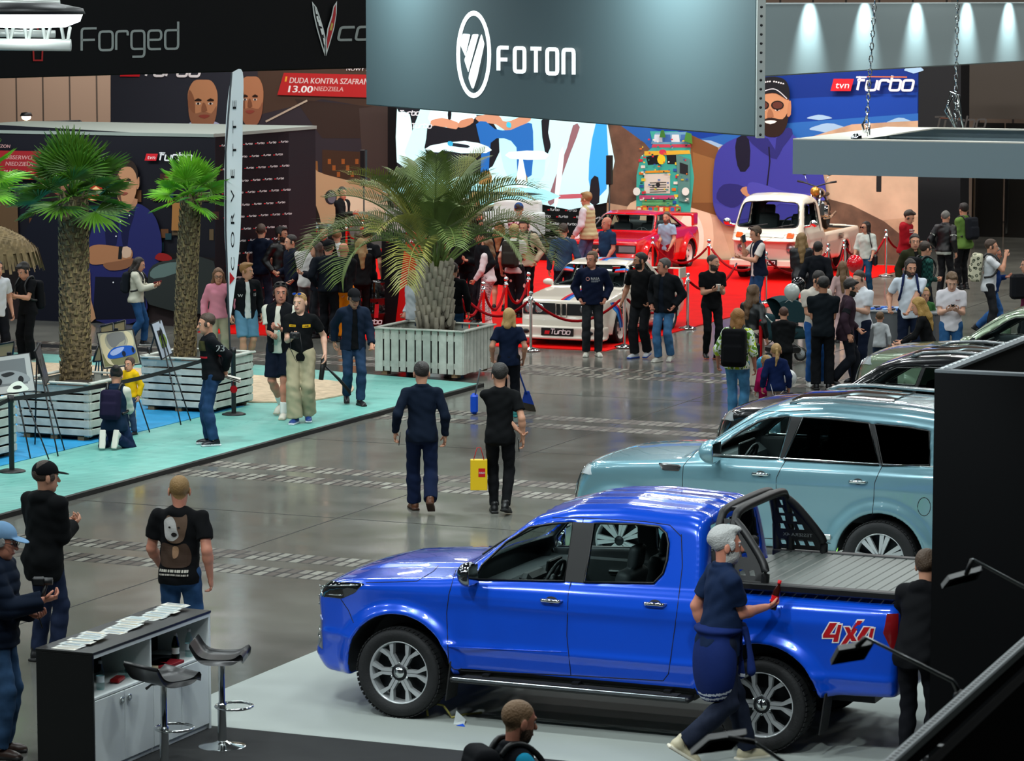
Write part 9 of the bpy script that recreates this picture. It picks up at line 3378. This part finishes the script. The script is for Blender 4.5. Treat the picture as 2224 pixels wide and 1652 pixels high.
# ---- right-hand side
i=P('man with sunglasses on his head, dark jacket over one shoulder, using his phone', (1648, 492), None, h=1.80, yaw=-72, nod=16, hair=('short', '#4a3a2a'), sunnies='dark', shirt=('tee', '#cfcac4'), coat=('vest', '#10182a'), pants=('jeans', '#1f3f68'), arms=('face', 'phone'), girth=1.05)
phone(i, -1, 'phone raised by the man with the draped jacket')
i=P('woman with long straight blonde hair in black leather jacket, facing the cream pickup', (1741, 507), None, h=1.70, yaw=180, sex='f', hair=('long', '#7a6038'), shirt=None, coat=('leather', '#15161a'), pants=('slim', '#131418'), arms=('belly', 'belly'))
i=P('dark-haired man in black sweater facing the cream pickup', (1776, 524), None, h=1.76, yaw=158, hair=('buzz', '#18120f'), shirt=('sweater', '#0e1218'), pants=('jeans', '#1c3450'), arms=('down', 'down'))
i=P('woman in loose white blouse with dark bobbed hair and shoulder bag', (1882, 481), 640, x=1880, yaw=-28, head=-30, sex='f', hair=('bob', '#17100d'), glasses='dark', shirt=('blouse', '#c4ccc4'), pants=('jeans', '#1f4a6c'), arms=('low', 'low'), walk=-.3, girth=1.1)
mb=MB()
ch=i['ch']
o=ch((.20, -.02, .98))
mb.tube([ch((.10, -.06, 1.49))-o, ch((.17, -.13, 1.25))-o, np.zeros(3)], .012, BLACK, 6)
mb.box((.02, 0, -.12), (.10, .24, .22), fabric('#14161a', 'leather'), None, .03)
mb.build('shoulder_bag', None, 'black shoulder bag of the woman in the white blouse', 'bag', loc=o)
i=P('teenager in red printed hoodie with curly dark hair looking down', (1977, 457), 640, x=1965, yaw=58, nod=24, hair=('curly', '#2a1d15'), shirt=('hoodie', '#9a1420'), pants=('jeans', '#5a5e66'), arms=('belly', 'belly'), prints=[(bars(-.10, 1.33, .2, 8, .03), '#d8ccc8', 'front'), (bars(-.10, 1.285, .2, 8, .028), '#d8ccc8', 'front')])
i=P('dark-haired man in olive brown jacket facing the camera, right', (1986, 509), None, h=1.80, yaw=12, head=-10, hair=('short', '#17110e'), coat=('jacket', '#2a2c1a'), shirt=('tee', '#101010'), pants=('jeans', '#14171d'))
i=P('man in dark green checked shirt with black backpack and camera, facing right', (2007, 526), None, h=1.76, yaw=118, nod=6, hair=('short', '#2a1e16'), shirt=('shirt', '#14302e', 'plaid'), pants=('jeans', '#12161c'), arms=('belly', 'belly'))
backpack(i, 'black backpack on the man in the green checked shirt', '#0f1114', .48, .30, .17)
i=P('grey-haired man in black leather jacket at the far right', (2055, 459), 640, x=2050, yaw=140, head=10, hair=('short', '#6a6a66'), coat=('leather', '#0f1013'), shirt=('tee', '#a8b0a8'), pants=('jeans', '#101216'), arms=('down', 'pocket'), girth=1.1)
i=P('young man in green jacket with dark backpack, far right', (2088, 443), 628, x=2092, yaw=-140, head=-20, hair=('thick', '#15100d'), coat=('jacket', '#5a7a3a'), shirt=('tee', '#1c2434'), pants=('slim', '#101114'), arms=('belly', 'belly'))
backpack(i, 'dark backpack on the young man in the green jacket', '#16191f', .46, .30, .16)
i=P('man with camouflage backpack and white T-shirt behind the man in blue', (2150, 521), None, h=1.76, yaw=80, hair=('short', '#3a2a1e'), shirt=('tee', '#c8ccd0'), pants=('jeans', '#16181c'), arms=('face', 'down'))
backpack(i, 'camouflage backpack at the right, behind the man in blue', '#6a6e58', .50, .32, .2, m=fabric('#6a6e58', 'camo'))
i=P('grey-haired man in royal blue sweater and jeans walking right', (2170, 534), 728, x=2150, yaw=78, nod=10, lean=6, hair=('short', '#6a6864'), glasses='clear', skin='ruddy', shirt=('sweater', '#123064'), pants=('jeans', '#2c5a94'), arms=('down', 'chest'), walk=.7, girth=1.12, fat=.04)
i=P('person in purple top at the right edge', (2236, 560), None, h=1.72, yaw=-90, sex='f', hair=('long', '#2a1c16'), shirt=('sweater', '#5a1838'), pants=('jeans', '#14161a'), arms=('down', 'down'))
mb=MB()
mb.box((0, 0, 0), (.26, .18, .42), fabric('#15161a'), rot('Z', .4), .05)
mb.build('shoulder_bag', None, 'black bag hanging at the right edge of the photo', 'bag', loc=at(2210, 622, i['g'][1]-.2))
i=P('dark-bearded man in white polo with blue collar and navy straps leaning to a child', (1977, 562), None, h=1.84, yaw=-6, head=18, nod=8, lean=8, hair=('short', '#1a1410'), beard='#3a2e28', shirt=('polo', '#cdd6e0'), pants=('trousers', '#101a2e'), arms=((-.30, -.12, 1.0), (-.02, -.34, 1.02)), girth=1.12, fat=.03)
backpack(i, 'navy backpack worn by the man in white polo with blue collar', '#141e38', .44, .28, .14, extra=fabric('#18244a'))
i=P('young man in white polo holding two phones, right', (2067, 590), None, h=1.78, yaw=-4, nod=28, hair=('thick', '#5a4228'), skin='pale', shirt=('polo', '#cfcbd0'), pants=('jeans', '#24507c'), arms=('chest', 'chest'), prints=[(T_('BAIC', .06, 1.30, .022, .07), '#8a3a44', 'front')])
phone(i, -1, 'dark phone in the right hand of the young man in white polo')
phone(i, 1, 'dark phone in the left hand of the young man in white polo')
i=P('woman with long straight blonde hair in black top leaning over the grey table', (2020, 645), None, h=1.62, yaw=-100, nod=12, lean=16, sex='f', hair=('long', '#a07c3c'), shirt=('top', '#0d0e10'), pants=('slim', '#0e0f12'), arms=('fwd', 'fwd'))
i=P('small boy in pale grey shirt reaching up, seen from behind', (1911, 680), None, h=1.05, yaw=172, child=True, hair=('short', '#5a4024'), shirt=('shirt', '#b4b8ba'), pants=('jeans', '#2a3a50'), arms=('down', (.34, -.25, 1.42)))
i=P('fair-haired boy half hidden behind the blonde woman', (2008, 628), None, h=1.30, yaw=10, child=True, hair=('short', '#a88850'), shirt=('tee', '#3a6a3a'), pants=('jeans', '#1c2838'))
i=P('man in cream polo looking down, behind the man in black polo', (1785, 588), 838, x=1770, yaw=18, nod=20, head=20, hair=('short', '#17110e'), shirt=('polo', '#c8bfb4'), pants=('jeans', '#1f4f8c'), arms=('belly', 'belly'), shoes=('#d4d4d0', '#d8d8d4'), girth=1.1)
i=P('man in black polo shirt, back turned, near the pushchair', (1790, 603), 846, x=1786, yaw=176, head=14, hair=('thick', '#110d0b'), skin='tan', shirt=('polo', '#0d1318'), pants=('trousers', '#101216'), arms=('belly', 'belly'), shoes=('#121215', '#1a1a1a'), girth=1.12, fat=.03)
i=P('bearded man in plum blazer walking right', (1848, 606), 842, x=1836, yaw=92, nod=12, lean=4, hair=('thick', '#17110e'), beard='#15100d', skin='light', shirt=('tee', '#16181c'), coat=('blazer', '#33242e'), pants=('trousers', '#12151c'), arms=('down', (.22, -.22, .95)), walk=.6, shoes=('#101012', '#1a1a1a'), girth=1.06)
i=P('man in white polo facing left behind the man in the plum blazer', (1872, 588), 830, x=1868, yaw=-48, nod=16, hair=('short', '#3a2a1e'), skin='pale', shirt=('polo', '#d2d6dc'), pants=('trousers', '#141c30'), arms=('chest', 'chest'), girth=1.08)
i=P('girl with long fair brown hair in pale pink beside the red balloon', (1831, 572), None, h=1.40, yaw=176, sex='f', child=True, hair=('long', '#6a5034'), shirt=('sweater', '#b89a98'), pants=('leggings', '#c8a8a8'), arms=('side', 'down'))
i=P('woman with long wavy brown hair in black leather jacket and wide cream trousers', (1640, 621), 850, x=1632, yaw=146, head=-15, nod=8, sex='f', hair=('wavy', '#5a4028'), shirt=None, coat=('leather', '#0d0f11'), pants=('wide', '#b0a494'), arms=('down', 'chest'), shoes=('#c8c0b4', '#d0c8bc'))
mb=MB()
mb.box((0, 0, -.35), (.05, .16, .75), fabric('#a80f16'), None, .02)
mb.build('red_scarf', None, 'long red cloth hanging from the arm of the woman in wide cream trousers', 'scarf', loc=at(1652, 695, i['g'][1]-.15))
mb=MB()
mb.box((0, 0, -.16), (.10, .22, .34), fabric('#101318', 'leather'), None, .03)
mb.tube([(0, -.06, 0), (0, -.03, .16), (0, .03, .16), (0, .06, 0)], .008, BLACK, 6)
mb.build('handbag', None, 'black handbag of the woman in wide cream trousers', 'bag', loc=at(1646, 745, i['g'][1]-.12))
i=P('woman in green leaf-print blouse and pale jeans with a big black backpack', (1598, 671), 925, x=1600, yaw=164, head=32, sex='f', hair=('bob', '#9a6a38'), skin='ruddy', shirt=('blouse', '#8aa860', 'leaf'), pants=('jeans', '#4a86b0'), arms=('down', (.30, -.06, .93)), shoes=('#2a2a2c', '#3a3a3a'), girth=1.08, walk=.2)
backpack(i, 'big black backpack on the woman in the leaf-print blouse', '#0e0f12', .56, .36, .22, low=.06)
i=P('boy in black hoodie, back turned, beside the pushchair', (1700, 667), 858, yaw=172, hair=('short', '#4a2c20'), shirt=('hoodie', '#0d0f11'), pants=('trousers', '#0f1114'), arms=('belly', 'belly'), shoes=('#121316', '#1a1a1a'), walk=.4)
i=P('small girl with blonde ponytail in navy bomber jacket', (1686, 750), None, h=1.22, yaw=182, sex='f', child=True, hair=('tail', '#b08c58'), coat=('jacket', '#10204a'), shirt=None, pants=('leggings', '#a89088'), arms=('down', 'down'))
i=P('toddler in magenta jacket holding the hand of the woman with the black backpack', (1664, 775), None, h=1.0, yaw=-160, child=True, sex='f', hair=('short', '#b08c58'), shirt=None, coat=('hoodie', '#b01858'), pants=('leggings', '#a01850'), arms=((-.36, -.05, 1.15), 'down'))
